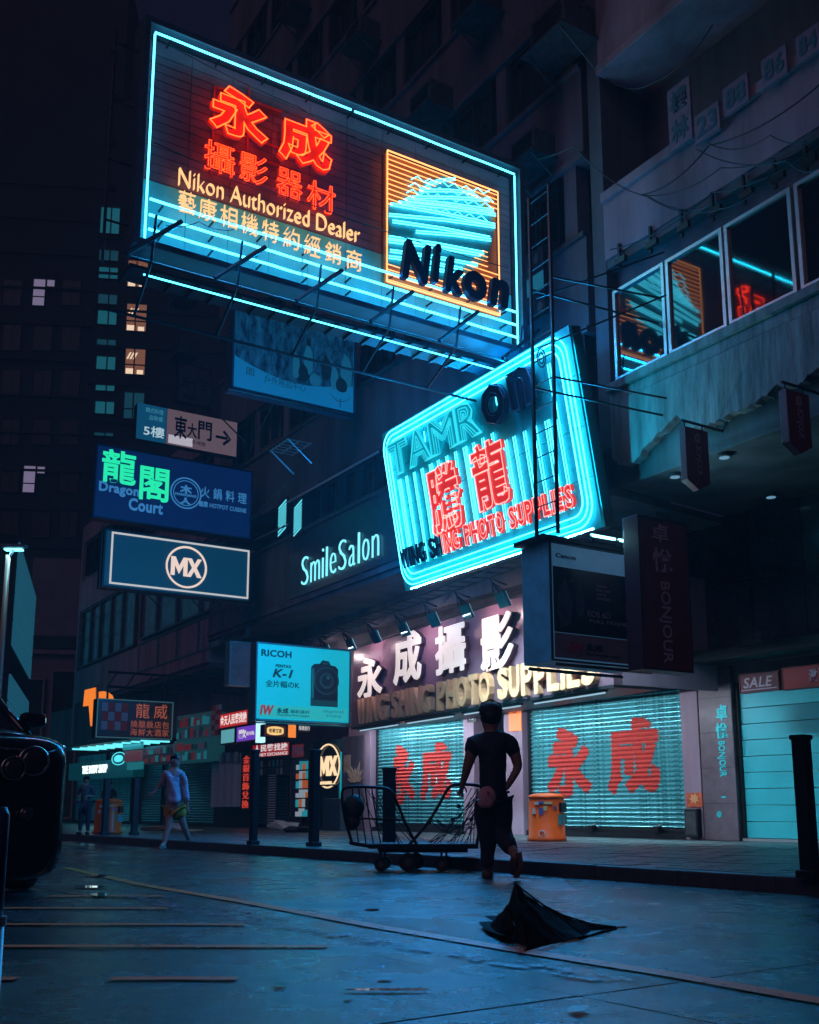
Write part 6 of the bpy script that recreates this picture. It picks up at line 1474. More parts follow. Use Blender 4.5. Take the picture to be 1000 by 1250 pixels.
for k, (x, y, rx_, ry_) in enumerate(((705, 1236, 13, 4), (455, 1110, 10, 2), (343, 1205, 9, 2.5), (425, 1221, 5, 2), (470, 1197, 10, 2))):
    P3 = [G(*p) for p in blob(x, y, rx_, ry_, k+20)]; b = MB(); b.add([Vector((p.x, p.y, .013)) for p in P3], [tuple(range(16))]); part('tar_patch', b, M_BLACK, road_o)
# fallen umbrella on the road
def ug(x, y, D): return at_y(x, y, D)
M_UMB = mat('black_umbrella_cloth', (.014, .016, .024), .85, spec=.15, noise=.3, nscale=12, bump=.3, bscale=40)
gF = G(642, 1160, .01); gR = G(752, 1132, .01); gL = G(625, 1150, .01)
t_ = thing('broken_umbrella', 'collapsed black umbrella standing crumpled on the wet road in the foreground', 'umbrella', gF)
Dt = gF.y+.35
A = ug(628, 1078, Dt); topc = [A, ug(643, 1091, Dt+.06), ug(662, 1105, Dt+.18), ug(688, 1118, Dt+.4), ug(720, 1128, Dt+.62), gR]
low = [gF.lerp(gR, k/5)+Vector((0, -.02*math.sin(k*.63), 0)) for k in range(6)]
mid = [topc[k].lerp(low[k], .5)+Vector((.0, -.05*math.sin(k*.7+.3), -.01*k)) for k in range(6)]
b = MB(); b.add(topc+mid+low, [(i, 6+i, 7+i, i+1) for i in range(5)]+[(6+i, 12+i, 13+i, 7+i) for i in range(5)])
L1 = ug(621, 1104, Dt-.02); L2 = ug(630, 1135, Dt-.15)
b.add([A, L1, L2, gL, gF, mid[0]+Vector((0, -.015, 0))], [(0, 1, 5), (1, 2, 5), (2, 3, 4, 5)])
Lb = G(600, 1128, .03); b.add([L1, L2, G(606, 1140, .01), Lb, G(640, 1122, .06)], [(0, 1, 2), (0, 2, 3), (0, 3, 4)])
o = part('canopy', b, M_UMB, t_, smooth=True); ss_ = o.modifiers.new('soft', 'SUBSURF'); ss_.subdivision_type = 'SIMPLE'; ss_.levels = ss_.render_levels = 4; tx_ = bpy.data.textures.new('creases', 'CLOUDS'); tx_.noise_scale = .11; tx_.noise_depth = 3; dm_ = o.modifiers.new('creases', 'DISPLACE'); dm_.texture = tx_; dm_.strength = .022; dm_.mid_level = .5; dm_.texture_coords = 'LOCAL'; sd_ = o.modifiers.new('thick', 'SOLIDIFY'); sd_.thickness = .006
b = MB(); P3 = [G(*p) for p in ((640, 1152), (612, 1149), (594, 1140), (585, 1132), (605, 1129), (592, 1124), (628, 1123), (650, 1130))]; b.add([Vector((p.x, p.y, .014+.01*(i % 2))) for i, p in enumerate(P3)], [tuple(range(8))]); o = part('fallen_flap', b, M_UMB, t_); sd_ = o.modifiers.new('thick', 'SOLIDIFY'); sd_.thickness = .006
for a, c in ((A, gF), (A, gR), (A, low[3]), (L1, gL)):
    b = MB(); pts = [a.lerp(c, k/6)+Vector((0, -.02*math.sin(k/6*math.pi)-.006, 0)) for k in range(7)]
    if c is gR: pts = [p+Vector((0, -.008, .004)) for p in topc]
    b.tube(pts, .004, 5); part('rib', b, M_STEEL, t_)
part('rib_tip', MB().bar(gF+Vector((0, 0, .01)), gF+Vector((-.05, -.03, .03)), .006), M_ALU, t_); part('rib_tip', MB().bar(gR, gR+Vector((.06, .02, .0)), .006), M_ALU, t_)
# ================================================================== CART
CD = G(500, 1064).y
def cp(x, y, dd=0.): return at_y(x, y, CD+dd)
t_ = thing('hand_cart', 'long black flatbed hand cart with two tall tube hoops and tangled cord netting', 'cart', G(505, 1064))
M_CART = mat('worn_black_tube', (.018, .02, .026), .45, .3, noise=.3)
dz0, dz1 = cp(500, 1036).z, cp(500, 1030).z
b = MB(); A, B = cp(450, 1033), cp(584, 1033)
b.box(((A.x+B.x)/2, CD+.28, (dz0+dz1)/2), (B.x-A.x, .60, dz1-dz0)); part('deck', b, M_CART, t_, bevel=.006)
b = MB(); b.box(((A.x+B.x)/2, CD+.28, dz0-.03), (B.x-A.x-.2, .10, .04)); b.bar(cp(428, 1029), cp(452, 1033), .022); b.bar(cp(428, 1029, .55), cp(452, 1033, .55), .022); b.bar(cp(428, 1029), cp(428, 1029, .55), .02); part('chassis', b, M_CART, t_)
def smooth_path(pts, k=3):
    for _ in range(k):
        q = [pts[0]]
        for a, c in zip(pts[:-1], pts[1:]): q += [a.lerp(c, .25), a.lerp(c, .75)]
        q.append(pts[-1]); pts = q
    return pts
for dd in (0, .55):
    b = MB(); b.tube(smooth_path([cp(x, y, dd) for x, y in ((430, 1029), (421, 1000), (416, 966), (424, 960), (462, 961), (478, 964), (487, 985), (497, 1010), (509, 1031))], 2), .017, 7); part('hoop', b, M_CART, t_, smooth=True)
    b = MB(); b.tube(smooth_path([cp(x, y, dd) for x, y in ((500, 1031), (520, 1008), (535, 985), (547, 961), (556, 957), (582, 958), (590, 962), (588, 1000), (582, 1031))], 2), .018, 7); part('hoop', b, M_CART, t_, smooth=True)
b = MB()
for x, y in ((424, 960), (462, 961), (556, 957), (582, 958), (440, 1000), (487, 1000)): b.bar(cp(x, y), cp(x, y, .55), .013)
b.bar(cp(440, 999), cp(490, 1001), .012); b.bar(cp(440, 999, .55), cp(490, 1001, .55), .012)
part('cross_bar', b, M_CART, t_, kind='stuff')
rnd = random.Random(5)
def cord(p, q, sag, r=.005):
    b = MB(); pts = [p.lerp(q, k/8)-Vector((0, 0, sag*4*(k/8)*(1-k/8))) for k in range(9)]; b.tube(pts, r, 4); part('cord', b, M_CART, t_)
for k in range(16):
    x = 515+k*4.2; cord(cp(rnd.uniform(574, 590), rnd.uniform(962, 1000), rnd.uniform(0, .55)), cp(x, 1031, rnd.uniform(0, .55)), rnd.uniform(.0, .06))
for k in range(9): cord(cp(rnd.uniform(440, 485), rnd.uniform(962, 975), rnd.uniform(0, .55)), cp(rnd.uniform(470, 512), 1031, rnd.uniform(0, .55)), rnd.uniform(0, .05))
for k in range(6): cord(cp(rnd.uniform(520, 540), rnd.uniform(985, 1005), rnd.uniform(0, .5)), cp(rnd.uniform(560, 588), rnd.uniform(990, 1020), rnd.uniform(0, .5)), rnd.uniform(.03, .12))
for k in range(4): cord(cp(430+k*8, 962, .05), cp(438+k*9, 1030, .1), .03, .007)
for x, y in ((553, 1000), (560, 984), (524, 1004), (575, 1000)): b = MB(); b.ball(cp(x, y, .2), .026, 8); part('knot', b, M_CART, t_)
M_TYRE = mat('cart_tyre', (.012, .012, .015), .6)
for x, dd, rr in ((465, .05, .072), (498, .02, .098), (508, .50, .090), (539, .02, .076), (470, .5, .07), (545, .5, .074)):
    c = cp(x, 1040, dd); c.z = rr; b = MB(); b.lathe(c-Vector((0, .022, 0)), [(rr*.9, 0), (rr, .01), (rr, .034), (rr*.9, .044)], 18, (0, 1, 0)); w_ = part('wheel', b, M_TYRE, t_, smooth=False)
    b = MB(); b.lathe(c-Vector((0, .026, 0)), [(rr*.45, 0), (rr*.45, .052)], 12, (0, 1, 0)); part('hub', b, M_STEEL2, w_)
    b = MB(); b.bar(c, Vector((c.x, c.y, dz0)), .014); b.box((c.x, c.y, dz0-.012), (.07, .07, .02)); part('caster', b, M_CART, t_)
t2 = solo('hanging_bundle', (lambda b: (b.ball(cp(432, 985, .1), .12, 14, (1, .9, 1.15)), b.ball(cp(430, 1002, .12), .09, 12, (1, 1, 1.1)))[0])(MB()), mat('dark_green_sack', (.02, .06, .065), .6, noise=.4, nscale=14, bump=.4), 'dark green sack hung inside the left hoop of the cart', 'sack', cp(432, 1005, .1), smooth=True)
# ================================================================== PEOPLE
M_SKIN = mat('skin', (.30, .17, .13), .5, noise=.12, nscale=10); M_SKIN2 = mat('skin_fair', (.36, .20, .18), .5, noise=.1, nscale=10)
M_HAIR = mat('dark_hair', (.010, .009, .012), .5, noise=.3, nscale=30)
M_TEE = mat('black_tee_cloth', (.016, .019, .030), .8, noise=.25, nscale=9, bump=.3, bscale=18); M_JEAN = mat('dark_jeans', (.014, .022, .042), .8, noise=.3, nscale=10, bump=.3, bscale=22)
def hand(J, E, wrist, wkey, d, side, s=1.0, curl=.5, pref='h', axis=Vector((1, 0, 0))):
    """palm + five unequal fingers grown from the wrist; d = pointing direction, side = thumb direction"""
    d = d.normalized(); side = (side-d*side.dot(d)).normalized(); nrm = d.cross(side)
    palm = wrist+d*.05*s; J[pref+'p'] = (palm, .020*s, .012*s); E.append((wkey, pref+'p'))
    J[pref+'k'] = (wrist+d*.085*s, .024*s, .011*s); E.append((pref+'p', pref+'k'))
    for i, (o_, L_) in enumerate(((.028, .070), (.010, .080), (-.010, .074), (-.028, .058))):
        a = wrist+d*.095*s+side*o_*s; b_ = a+(d*(1-curl*.5)+nrm*curl*.6)*L_*.5*s; c_ = b_+(d*(1-curl*1.2)+nrm*curl*1.1)*L_*.5*s
        for n_, p, r in (('a', a, .0085), ('b', b_, .008), ('c', c_, .0065)): J[f'{pref}{i}{n_}'] = (p, r*s)
        E += [(pref+'k', f'{pref}{i}a'), (f'{pref}{i}a', f'{pref}{i}b'), (f'{pref}{i}b', f'{pref}{i}c')]
    a = wrist+d*.03*s+side*.03*s; b_ = a+(d*.7+side*.7)*.04*s; c_ = b_+(d*.9+side*.2)*.03*s
    for n_, p, r in (('a', a, .010), ('b', b_, .009), ('c', c_, .007)): J[f'{pref}t{n_}'] = (p, r*s)
    E += [(pref+'p', pref+'ta'), (pref+'ta', pref+'tb'), (pref+'tb', pref+'tc')]
def head_parts(t_, C, r, face, skinm, hairm, cap=False, long=False):
    """face: direction the head looks"""
    f = Vector(face).normalized(); s = Vector((f.y, -f.x, 0)); up = Vector((0, 0, 1))
    b = MB(); b.ball(C+up*.012-f*.012, r*1.09, 18, (1, 1.0, 1.08))
    # open the face side of the hair
    keep = [q for q in b.f if sum((b.v[i]-C).dot(f) for i in q)/len(q) < r*.42 or sum((b.v[i]-C).z for i in q)/len(q) > r*.62]
    keep = [q for q in keep if sum((b.v[i]-C).z for i in q)/len(q) > -r*.95]
    b.f = keep; part('hair', b, hairm, t_, smooth=True)
    for sg in (-1, 1):
        b = MB(); b.ball(C+s*sg*r*.97-up*.01, .024, 8, (.5, .9, 1.3)); part('ear', b, skinm, t_, smooth=True)
        b = MB(); b.ball(C+f*r*.90+s*sg*r*.36+up*.005, .011, 8); part('eye', b, M_BLACK, t_, smooth=True)
    b = MB(); b.tube([C+f*r*.93+up*.01, C+f*r*1.16-up*.028], .008, 6, r1=.014); part('nose', b, skinm, t_, smooth=True)
    b = MB(); b.tube([C+f*r*.93-s*.022-up*.055, C+f*r*.97-up*.055, C+f*r*.93+s*.022-up*.055], .006, 5); part('mouth', b, mat('lips', (.3, .08, .07), .5), t_)
# man with the cart, seen from behind
MD = G(600, 1073).y
def mp_(x, y, dd=0.): return at_y(x, y, MD+dd)
man = thing('person', 'man in dark T-shirt and jeans seen from behind, walking while pulling the cart', 'person', G(600, 1073))
J = {}; E = []
J['pel'] = (mp_(602, 974), .12, .09); J['sp'] = (mp_(602, 945), .115, .085); J['ch'] = (mp_(601, 920, .0), .135, .095); J['nk0'] = (mp_(600, 901), .085, .065); J['nk'] = (mp_(599, 893, .0), .048); J['hd0'] = (mp_(599, 884, .02), .080, .085); J['hd'] = (mp_(599, 872, .02), .092, .098)
J['shl'] = (mp_(579, 908), .064); J['shr'] = (mp_(625, 907), .064); J['ell'] = (mp_(570, 938, .02), .042); J['wrl'] = (mp_(565, 957, .1), .026); J['elr'] = (mp_(633, 937, -.02), .040); J['wrr'] = (mp_(618, 962, -.05), .026)
J['hpl'] = (mp_(593, 984), .088, .085); J['hpr'] = (mp_(612, 984), .088, .085); J['knl'] = (mp_(596, 1022, .04), .058); J['anl'] = (mp_(596, 1061, .10), .040); J['knr'] = (mp_(613, 1018, .0), .058); J['anr'] = (mp_(630, 1045, -.26), .040)
J['tol'] = (mp_(594, 1068, .24), .036, .028); J['tor'] = (mp_(627, 1066, -.14), .036, .028)
E = chain('hd', 'hd0', 'nk', 'nk0', 'ch', 'sp', 'pel')+chain('nk0', 'shl', 'ell', 'wrl')+chain('nk0', 'shr', 'elr', 'wrr')+chain('pel', 'hpl', 'knl', 'anl', 'tol')+chain('pel', 'hpr', 'knr', 'anr', 'tor')
J['tol'] = (mp_(595, 1066, .16), .030); J['tor'] = (mp_(629, 1054, -.19), .030)
hand(J, E, J['wrl'][0], 'wrl', Vector((-.25, .3, -.9)), Vector((.8, .3, 0)), .95, .75, 'L'); hand(J, E, J['wrr'][0], 'wrr', Vector((-.7, .1, -.6)), Vector((0, -.8, .4)), .95, .4, 'R')
b = skin(J, E, 'pel', 2); part('body', b, M_SKIN, man, smooth=True)
S = {k: (v[0], v[1]+.016, (v[2] if len(v) > 2 else v[1])+.016) for k, v in J.items() if k in ('pel', 'sp', 'ch', 'nk0', 'shl', 'shr')}
S['sp'] = (S['sp'][0], .172, .12); S['ch'] = (S['ch'][0], .188, .13); S['pel'] = (mp_(602, 982), .185, .135); S['al'] = (mp_(574, 925, .01), .066); S['ar'] = (mp_(630, 925, -.01), .066)
S['col'] = (mp_(599.5, 892), .060, .056); b = skin(S, chain('col', 'nk0', 'ch', 'sp', 'pel')+chain('nk0', 'shl', 'al')+chain('nk0', 'shr', 'ar'), 'sp', 3, .009, 11); part('t_shirt', b, M_TEE, man, smooth=True)
S = {'w': (mp_(602, 958), .165, .12), 'hpl': (J['hpl'][0], .122, .115), 'hpr': (J['hpr'][0], .122, .115), 'knl': (J['knl'][0], .088), 'knr': (J['knr'][0], .088), 'l1': (mp_(596, 1040, .06), .066), 'anl': (mp_(596, 1060, .10), .062), 'anr': (mp_(627, 1041, -.2), .060), 'r1': (mp_(620, 1031, -.12), .076)}
b = skin(S, chain('w', 'hpl', 'knl', 'l1', 'anl')+chain('w', 'hpr', 'knr', 'r1', 'anr'), 'w', 3, .010, 10); part('jeans', b, M_JEAN, man, smooth=True)
for a, c, h_ in ((mp_(596, 1066, .05), mp_(594, 1071, .24), 0), (mp_(631, 1042, -.26), mp_(628, 1068, -.16), 1)):
    S = {'a': (a, .052, .052), 'm': (a.lerp(c, .5), .054, .048), 't': (c, .050, .040)}
    b = skin(S, chain('a', 'm', 't'), 'a', 2); sh = part('shoe', b, mat('brown_shoe', (.10, .045, .04), .5), man, smooth=True)
    if h_ == 0:
        for v in sh.data.vertices: pass
b = MB(); so = [mp_(637, 1040, -.30), mp_(639, 1054, -.28), mp_(634, 1072, -.20), mp_(628, 1072, -.20), mp_(630, 1054, -.29), mp_(631, 1041, -.31)]; b.add(so+[p+Vector((-.01, .03, 0)) for p in so], [tuple(range(6)), tuple(range(6, 12))[::-1]]+[(i, (i+1) % 6, 6+(i+1) % 6, 6+i) for i in range(6)]); part('shoe_sole', b, mat('tan_sole', (.22, .12, .10), .6), man)
head_parts(man, J['hd'][0].lerp(J['hd0'][0], .3), .098, (-.25, 1, 0), M_SKIN, M_HAIR)
C = J['hd'][0]+Vector((0, 0, .03)); b = MB(); b.lathe(C-Vector((0, 0, .035)), [(.110, 0), (.113, .03), (.108, .07), (.086, .10), (.05, .116), (.01, .12)], 20); part('cap', b, mat('navy_cap', (.012, .018, .035), .7), man, smooth=True)
b = MB(); b.tube([C+Vector((-.115, 0, .0)), C+Vector((-.09, .0, .075)), C+Vector((0, 0, .115)), C+Vector((.09, 0, .075)), C+Vector((.115, 0, .0))], .009, 6); part('cap_band', b, M_TEE, man)
# waist bag
t_ = thing('waist_bag', 'faded pink waist bag worn on the man\'s left hip', 'bag', mp_(594, 990, -.15))
b = MB(); b.ball(mp_(595, 972, -.17), .105, 16, (.85, .40, .92)); part('pouch', b, mat('faded_pink_canvas', (.62, .36, .38), .7, noise=.25, nscale=12, bump=.3), t_, smooth=True)
b = MB(); b.ball(mp_(593, 980, -.20), .080, 14, (1, .4, .7)); part('front_pocket', b, mat('grey_pink_canvas', (.55, .30, .34), .7, noise=.25, nscale=12), t_, smooth=True)
b = MB(); b.tube([mp_(586, 966, -.14), mp_(584, 968, .0), mp_(602, 967, .15), mp_(621, 967, 0), mp_(612, 968, -.14), mp_(603, 967, -.15)], .014, 6); part('strap', b, M_BLACK, t_)
b = MB(); b.lathe(mp_(596, 968, -.235), [(.014, 0), (.014, .006)], 10, (0, -1, 0)); part('badge', b, M_REDP, t_)
# woman
WD = G(212, 1036).y
def wp(x, y, dd=0.): return at_y(x, y, WD+dd)
wom = thing('person', 'woman in a loose pale shirt and yellow shorts striding along the road edge', 'person', G(212, 1036))
J = {}
J['pel'] = (wp(213, 979), .115, .09); J['sp'] = (wp(212, 963), .10, .08); J['ch'] = (wp(212, 949), .12, .085); J['nk0'] = (wp(213, 940), .06, .05); J['nk'] = (wp(213.5, 936), .04); J['hd0'] = (wp(214, 932, -.02), .072, .078); J['hd'] = (wp(214, 926), .088, .094)
J['shl'] = (wp(203, 944), .05); J['shr'] = (wp(222, 944), .05); J['ell'] = (wp(196, 957), .036); J['wrl'] = (wp(188, 968, -.1), .025); J['elr'] = (wp(227, 963), .036); J['wrr'] = (wp(229, 983), .025)
J['hpl'] = (wp(209, 985), .085); J['hpr'] = (wp(217, 985), .085); J['knl'] = (wp(206, 1008, -.1), .055); J['anl'] = (wp(200, 1031, -.2), .034); J['tol'] = (wp(196, 1034, -.35), .034, .026); J['knr'] = (wp(224, 1007, .05), .055); J['anr'] = (wp(232, 1028, .25), .034); J['tor'] = (wp(233, 1033, .15), .034, .026)
E = chain('hd', 'hd0', 'nk', 'nk0', 'ch', 'sp', 'pel')+chain('nk0', 'shl', 'ell', 'wrl')+chain('nk0', 'shr', 'elr', 'wrr')+chain('pel', 'hpl', 'knl', 'anl', 'tol')+chain('pel', 'hpr', 'knr', 'anr', 'tor')
hand(J, E, J['wrl'][0], 'wrl', Vector((-.8, -.2, -.6)), Vector((.2, -.2, 1)), .95, .4, 'L'); hand(J, E, J['wrr'][0], 'wrr', Vector((.2, 0, -1)), Vector((-.8, -.5, 0)), .95, .4, 'R')
b = skin(J, E, 'pel', 2); part('body', b, M_SKIN2, wom, smooth=True)
S = {'nk0': (J['nk0'][0], .075, .068), 'ch': (J['ch'][0], .15, .11), 'sp': (J['sp'][0], .15, .12), 'pel': (wp(214, 982), .165, .14), 'shl': (J['shl'][0], .066), 'shr': (J['shr'][0], .066), 'ell': (J['ell'][0], .056), 'elr': (J['elr'][0], .056), 'wl': (wp(190, 965, -.07), .042), 'wr': (wp(229, 979), .045)}
b = skin(S, chain('nk0', 'ch', 'sp', 'pel')+chain('nk0', 'shl', 'ell', 'wl')+chain('nk0', 'shr', 'elr', 'wr'), 'sp', 3, .030, 8); part('shirt', b, mat('pale_shirt_cloth', (.36, .32, .46), .8, noise=.2, nscale=8, bump=.4, bscale=12), wom, smooth=True)
S = {'w': (wp(213, 981), .15, .12), 'a': (wp(209, 987), .13), 'b': (wp(217, 987), .13), 'a1': (wp(207, 1001), .125), 'b1': (wp(221, 1001), .125)}
b = skin(S, chain('w', 'a', 'a1')+chain('w', 'b', 'b1'), 'w', 2, .02, 9); part('shorts', b, mat('yellow_shorts', (.55, .28, .04), .8), wom, smooth=True)
head_parts(wom, J['hd'][0].lerp(J['hd0'][0], .35), .088, (-.35, -1, 0), M_SKIN2, M_HAIR)
for a, c in ((wp(201, 1034, -.18), wp(194, 1036, -.36)), (wp(232, 1031, .25), wp(233, 1036, .12))):
    b = MB(); b.tube([Vector((a.x, a.y, max(.02, a.z))), Vector((c.x, c.y, .015))], .034, 8); part('sandal', b, mat('tan_sandal', (.35, .2, .15), .6), wom)
# two men standing far left
def standing(lab, x0, yt, yb, top_m, low_m, face, arms=0):
    D = G(x0, yb, .13).y; h = at_y(x0, yt, D).z-.13; k = h/1.72; B = G(x0, yb, .13)
    def q(x, z, y=0.): return B+Vector((x*k, y*k, z*k))
    t_ = thing('person', lab, 'person', B); J = {}
    J['pel'] = (q(0, .93), .125*k, .1*k); J['sp'] = (q(0, 1.12), .115*k, .09*k); J['ch'] = (q(0, 1.30), .14*k, .1*k); J['nk0'] = (q(0, 1.43), .07*k); J['nk'] = (q(0, 1.50), .045*k); J['hd0'] = (q(0, 1.57), .075*k); J['hd'] = (q(0, 1.64), .09*k)
    J['shl'] = (q(-.19, 1.40), .055*k); J['shr'] = (q(.19, 1.40), .055*k); J['ell'] = (q(-.25, 1.13), .04*k); J['elr'] = (q(.25, 1.13), .04*k)
    if arms: J['wrl'] = (q(-.12, 1.12, -.2), .027*k); J['wrr'] = (q(.10, 1.15, -.2), .027*k)
    else: J['wrl'] = (q(-.27, .9), .027*k); J['wrr'] = (q(.28, .9), .027*k)
    J['hpl'] = (q(-.09, .88), .09*k); J['hpr'] = (q(.09, .88), .09*k); J['knl'] = (q(-.10, .48), .06*k); J['knr'] = (q(.11, .48), .06*k); J['anl'] = (q(-.11, .09), .04*k); J['anr'] = (q(.12, .09), .04*k); J['tol'] = (q(-.12, .04, -.15), .035*k); J['tor'] = (q(.14, .04, -.15), .035*k)
    E = chain('hd', 'hd0', 'nk', 'nk0', 'ch', 'sp', 'pel')+chain('nk0', 'shl', 'ell', 'wrl')+chain('nk0', 'shr', 'elr', 'wrr')+chain('pel', 'hpl', 'knl', 'anl', 'tol')+chain('pel', 'hpr', 'knr', 'anr', 'tor')
    hand(J, E, J['wrl'][0], 'wrl', Vector((.2, -.2, -1)), Vector((.5, -.8, 0)), k, .4, 'L'); hand(J, E, J['wrr'][0], 'wrr', Vector((-.2, -.2, -1)), Vector((-.5, -.8, 0)), k, .4, 'R')
    part('body', skin(J, E, 'pel', 1), M_SKIN, t_, smooth=True)
    S = {n: (J[n][0], J[n][1]*1.18, (J[n][2] if len(J[n]) > 2 else J[n][1])*1.2) for n in ('nk0', 'ch', 'sp', 'pel', 'shl', 'shr', 'ell', 'elr')}
    part('jacket', skin(S, chain('nk0', 'ch', 'sp', 'pel')+chain('nk0', 'shl', 'ell')+chain('nk0', 'shr', 'elr'), 'sp', 1), top_m, t_, smooth=True)
    S = {n: (J[n][0], J[n][1]*1.3) for n in ('pel', 'hpl', 'hpr', 'knl', 'knr', 'anl', 'anr')}
    part('trousers', skin(S, chain('pel', 'hpl', 'knl', 'anl')+chain('pel', 'hpr', 'knr', 'anr'), 'pel', 1), low_m, t_, smooth=True)
    for s_ in ('l', 'r'):
        b = MB(); a = J['an'+s_][0]; c = J['to'+s_][0]; b.tube([Vector((a.x, a.y+.04, a.z*.4+.13*.6)), Vector((c.x, c.y-.03, .165))], .045*k, 8); part('shoe', b, M_BLACK, t_)
    head_parts(t_, J['hd'][0].lerp(J['hd0'][0], .3), .095*k, face, M_SKIN, M_HAIR); return t_
standing('distant person in dark jacket standing against the far cyan shutter, nearest the car', 102, 948, 1019, mat('grey_jacket', (.05, .055, .07), .8), M_JEAN, (.3, -1, 0), 1)
standing('distant person in black standing just behind the far orange bin', 131, 954, 1015, M_TEE, M_JEAN, (.2, -1, 0), 0)
# ================================================================== CAR
c0 = Vector((-2.63, 8.25, 0)); ang = R(33)
ex = Vector((math.cos(ang), math.sin(ang), 0)); ey = Vector((-math.sin(ang), math.cos(ang), 0))
CO = c0-ex*.98
def cl(x, y, z): return CO+ex*x+ey*y+Vector((0, 0, z))      # car coordinates: x to its left side (our right), y backwards, z up
car = thing('parked_car', 'dark parked car at the left edge, only its headlamp corner and mirror showing', 'car', CO)
M_CARP = mat('black_car_paint', (.008, .009, .013), .22, coat=1.0); M_CHR = mat('chrome', (.5, .5, .55), .15, 1.0)
def loft(secs, n=28):
    b = MB(); vs = []; fs = []
    for (y, hw, z0, z1, p) in secs:
        for k in range(n):
            a = 2*math.pi*(k+.5)/n; c, s = math.cos(a), math.sin(a)
            vs.append(cl(hw*math.copysign(abs(c)**p, c), y, (z0+z1)/2+(z1-z0)/2*math.copysign(abs(s)**p, s)))
    for i in range(len(secs)-1):
        for k in range(n): k2 = (k+1) % n; fs.append((i*n+k, (i+1)*n+k, (i+1)*n+k2, i*n+k2))
    fs += [tuple(range(n)), tuple((len(secs)-1)*n+k for k in range(n))[::-1]]; b.add(vs, fs); return b
part('body', loft([(-.02, .86, .16, 1.12, .30), (.02, .95, .13, 1.18, .26), (.12, .975, .12, 1.22, .25), (.5, .98, .14, 1.26, .25), (1.2, .985, .24, 1.30, .28), (1.5, .985, .25, 1.32, .3), (3.0, .985, .25, 1.32, .3), (4.5, .97, .3, 1.30, .3), (4.9, .90, .36, 1.2, .35)]), M_CARP, car, smooth=True)
def cpoly(pts, fs, name, m_, par=car, **k):
    b = MB(); b.add([cl(*p) for p in pts], fs); return part(name, b, m_, par, **k)
cpoly([(-.90, 1.20, 1.28), (.90, 1.20, 1.28), (.70, 2.1, 1.80), (-.70, 2.1, 1.80), (-.93, 4.6, 1.28), (.93, 4.6, 1.28), (.68, 4.0, 1.80), (-.68, 4.0, 1.80)], [(0, 1, 2, 3), (1, 5, 6, 2), (5, 4, 7, 6), (4, 0, 3, 7), (3, 2, 6, 7)], 'cabin', M_GLASS)
cpoly([(-.74, 2.0, 1.80), (.74, 2.0, 1.80), (.72, 4.1, 1.80), (-.72, 4.1, 1.80), (-.66, 2.2, 1.88), (.66, 2.2, 1.88), (.64, 3.9, 1.88), (-.64, 3.9, 1.88)], [(0, 3, 2, 1), (4, 5, 6, 7), (0, 1, 5, 4), (1, 2, 6, 5), (2, 3, 7, 6), (3, 0, 4, 7)], 'roof', M_CARP, bevel=.03)
for sg in (-1, 1):
    b = MB(); b.tube([cl(sg*.92, 1.16, 1.27), cl(sg*.80, 1.68, 1.56), cl(sg*.71, 2.08, 1.82)], .035, 8); part('pillar', b, M_CARP, car, smooth=True)
b = MB(); b.tube([cl(-.90, 1.14, 1.285), cl(0, 1.0, 1.30), cl(.90, 1.14, 1.285)], .02, 6); part('scuttle', b, M_BLACK, car)
b = MB(); b.tube([cl(-.84, -.03, 1.08), cl(-.3, -.055, 1.11), (cl(.3, -.055, 1.11)), cl(.80, -.035, 1.08), cl(.955, .10, 1.13), cl(.985, .5, 1.19), cl(.99, 1.2, 1.22)], .006, 5); part('bonnet_seam', b, M_CHR, car)
b = MB(); b.tube([cl(-.7, -.045, .98), cl(-.5, -.07, .66), cl(.0, -.075, .62), (cl(x2_, -.07, .66) if False else cl(.38, -.07, .66)), cl(.42, -.05, .98)], .012, 6); part('grille_surround', b, M_CHR, car)
part('bonnet', loft([(.10, .74, 1.05, 1.225, .5), (.5, .78, 1.1, 1.285, .5), (1.25, .76, 1.1, 1.335, .5)]), M_CARP, car, smooth=True)
def lamp(name, x, z, r, y=-.06):
    P0 = cl(x, y, z); ax = -ey
    b = MB(); b.lathe(P0-ax*.04, [(r*1.1, 0), (r*1.12, .03), (r, .045), (r*.94, .03)], 24, ax); h = part(name, b, M_CHR, car, smooth=True)
    b = MB(); b.lathe(P0-ax*.03, [(r*.93, 0), (r*.9, .025), (r*.6, .042), (.005, .048)], 24, ax); part('lens', b, mat('lamp_glass_clear', (.03, .035, .05), .05, spec=1.), h, smooth=True)
    b = MB(); b.tube([P0+ax*.004+ex*r*.62*math.cos(k*math.pi/10)+Vector((0, 0, r*.62*math.sin(k*math.pi/10))) for k in range(20)], .005, 5, True); part('lens_ring', b, M_CHR, h)
def to_car(px_, py_, y=-.05):      # where an image point meets the car's front
    r = ray(px_, py_); Pn = CO+ey*y; t = (Pn-EYE).dot(ey)/r.dot(ey); d = EYE+r*t-CO; return d.dot(ex), d.z
x1, z1_ = to_car(41, 929); x2, z2_ = to_car(16, 938); x3, z3_ = to_car(32, 993)
lamp('headlight', x1, z1_, .105, -.075); lamp('headlight', x2, z2_, .085, -.085); lamp('fog_lamp', x3, z3_, .042, -.075)
for k in range(5):
    b = MB(); b.bar(cl(-.5, -.06, .70+k*.06), cl(x2-.14, -.06, .70+k*.06), .012); part('grille_bar', b, M_CHR, car)
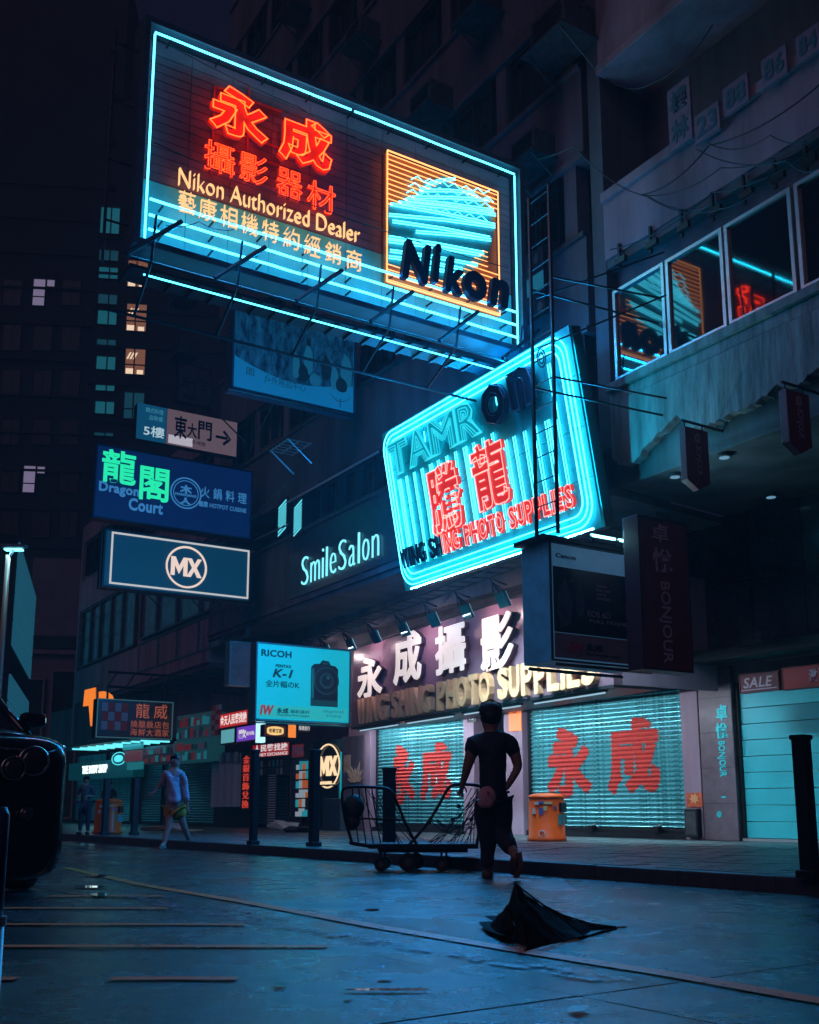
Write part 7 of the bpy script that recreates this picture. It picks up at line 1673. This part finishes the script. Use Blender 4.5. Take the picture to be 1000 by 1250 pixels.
b = MB(); b.hexa([cl(-.85, 0, .52), cl(.88, 0, .52), cl(.88, 0, .56), cl(-.85, 0, .56), cl(-.85, -.05, .52), cl(.86, -.05, .52), cl(.86, -.05, .56), cl(-.85, -.05, .56)]); part('bumper_strip', b, M_CARP, car, bevel=.01)
for sx in (-1, 1):
    for yy in (.95, 4.0):
        P0 = cl(sx*.86, yy, .36); ax = ex*sx; b = MB(); b.lathe(P0-ax*.12, [(.27, 0), (.35, .02), (.36, .06), (.36, .2), (.34, .235), (.25, .24)], 28, ax); w_ = part('wheel', b, M_TYRE, car, smooth=True)
        b = MB(); b.lathe(P0+ax*.08, [(.24, 0), (.22, .04), (.05, .045)], 20, ax); part('rim', b, M_CHR, w_)
mx = to_car(40, 879, 1.15)
b = MB(); P0 = cl(mx[0], 1.15, mx[1]); b.box(P0, (.22, .13, .13), ang); M0 = part('wing_mirror', b, M_CARP, car, bevel=.045)
b = MB(); b.bar(cl(.92, 1.35, 1.27), P0, .03); part('mirror_arm', b, M_CARP, M0)
b = MB(); b.bar(cl(-.6, 1.3, 1.34), cl(-.1, 1.5, 1.5), .012); part('wiper', b, M_BLACK, car)
b = MB(); b.hexa([cl(-.26, -.07, .50), cl(.26, -.07, .50), cl(.26, -.07, .61), cl(-.26, -.07, .61), cl(-.26, -.085, .50), cl(.26, -.085, .50), cl(.26, -.085, .61), cl(-.26, -.085, .61)]); part('number_plate', b, mat('plate_white', (.6, .6, .58), .5), car)
# ================================================================== NIGHT HAZE
b = MB(); b.box((0, 82, 44.5), (400, 300, 91.5))
hz_m = bpy.data.materials.new('night_haze'); hz_m.use_nodes = True; n_ = hz_m.node_tree; n_.nodes.clear()
o_ = n_.nodes.new('ShaderNodeOutputMaterial'); v_ = n_.nodes.new('ShaderNodeVolumePrincipled'); v_.inputs['Density'].default_value = .0016
v_.inputs['Color'].default_value = (.85, .9, 1, 1); v_.inputs['Anisotropy'].default_value = .3
n_.links.new(v_.outputs[0], o_.inputs['Volume'])
hz_o = part('haze', b, hz_m, kind='stuff')
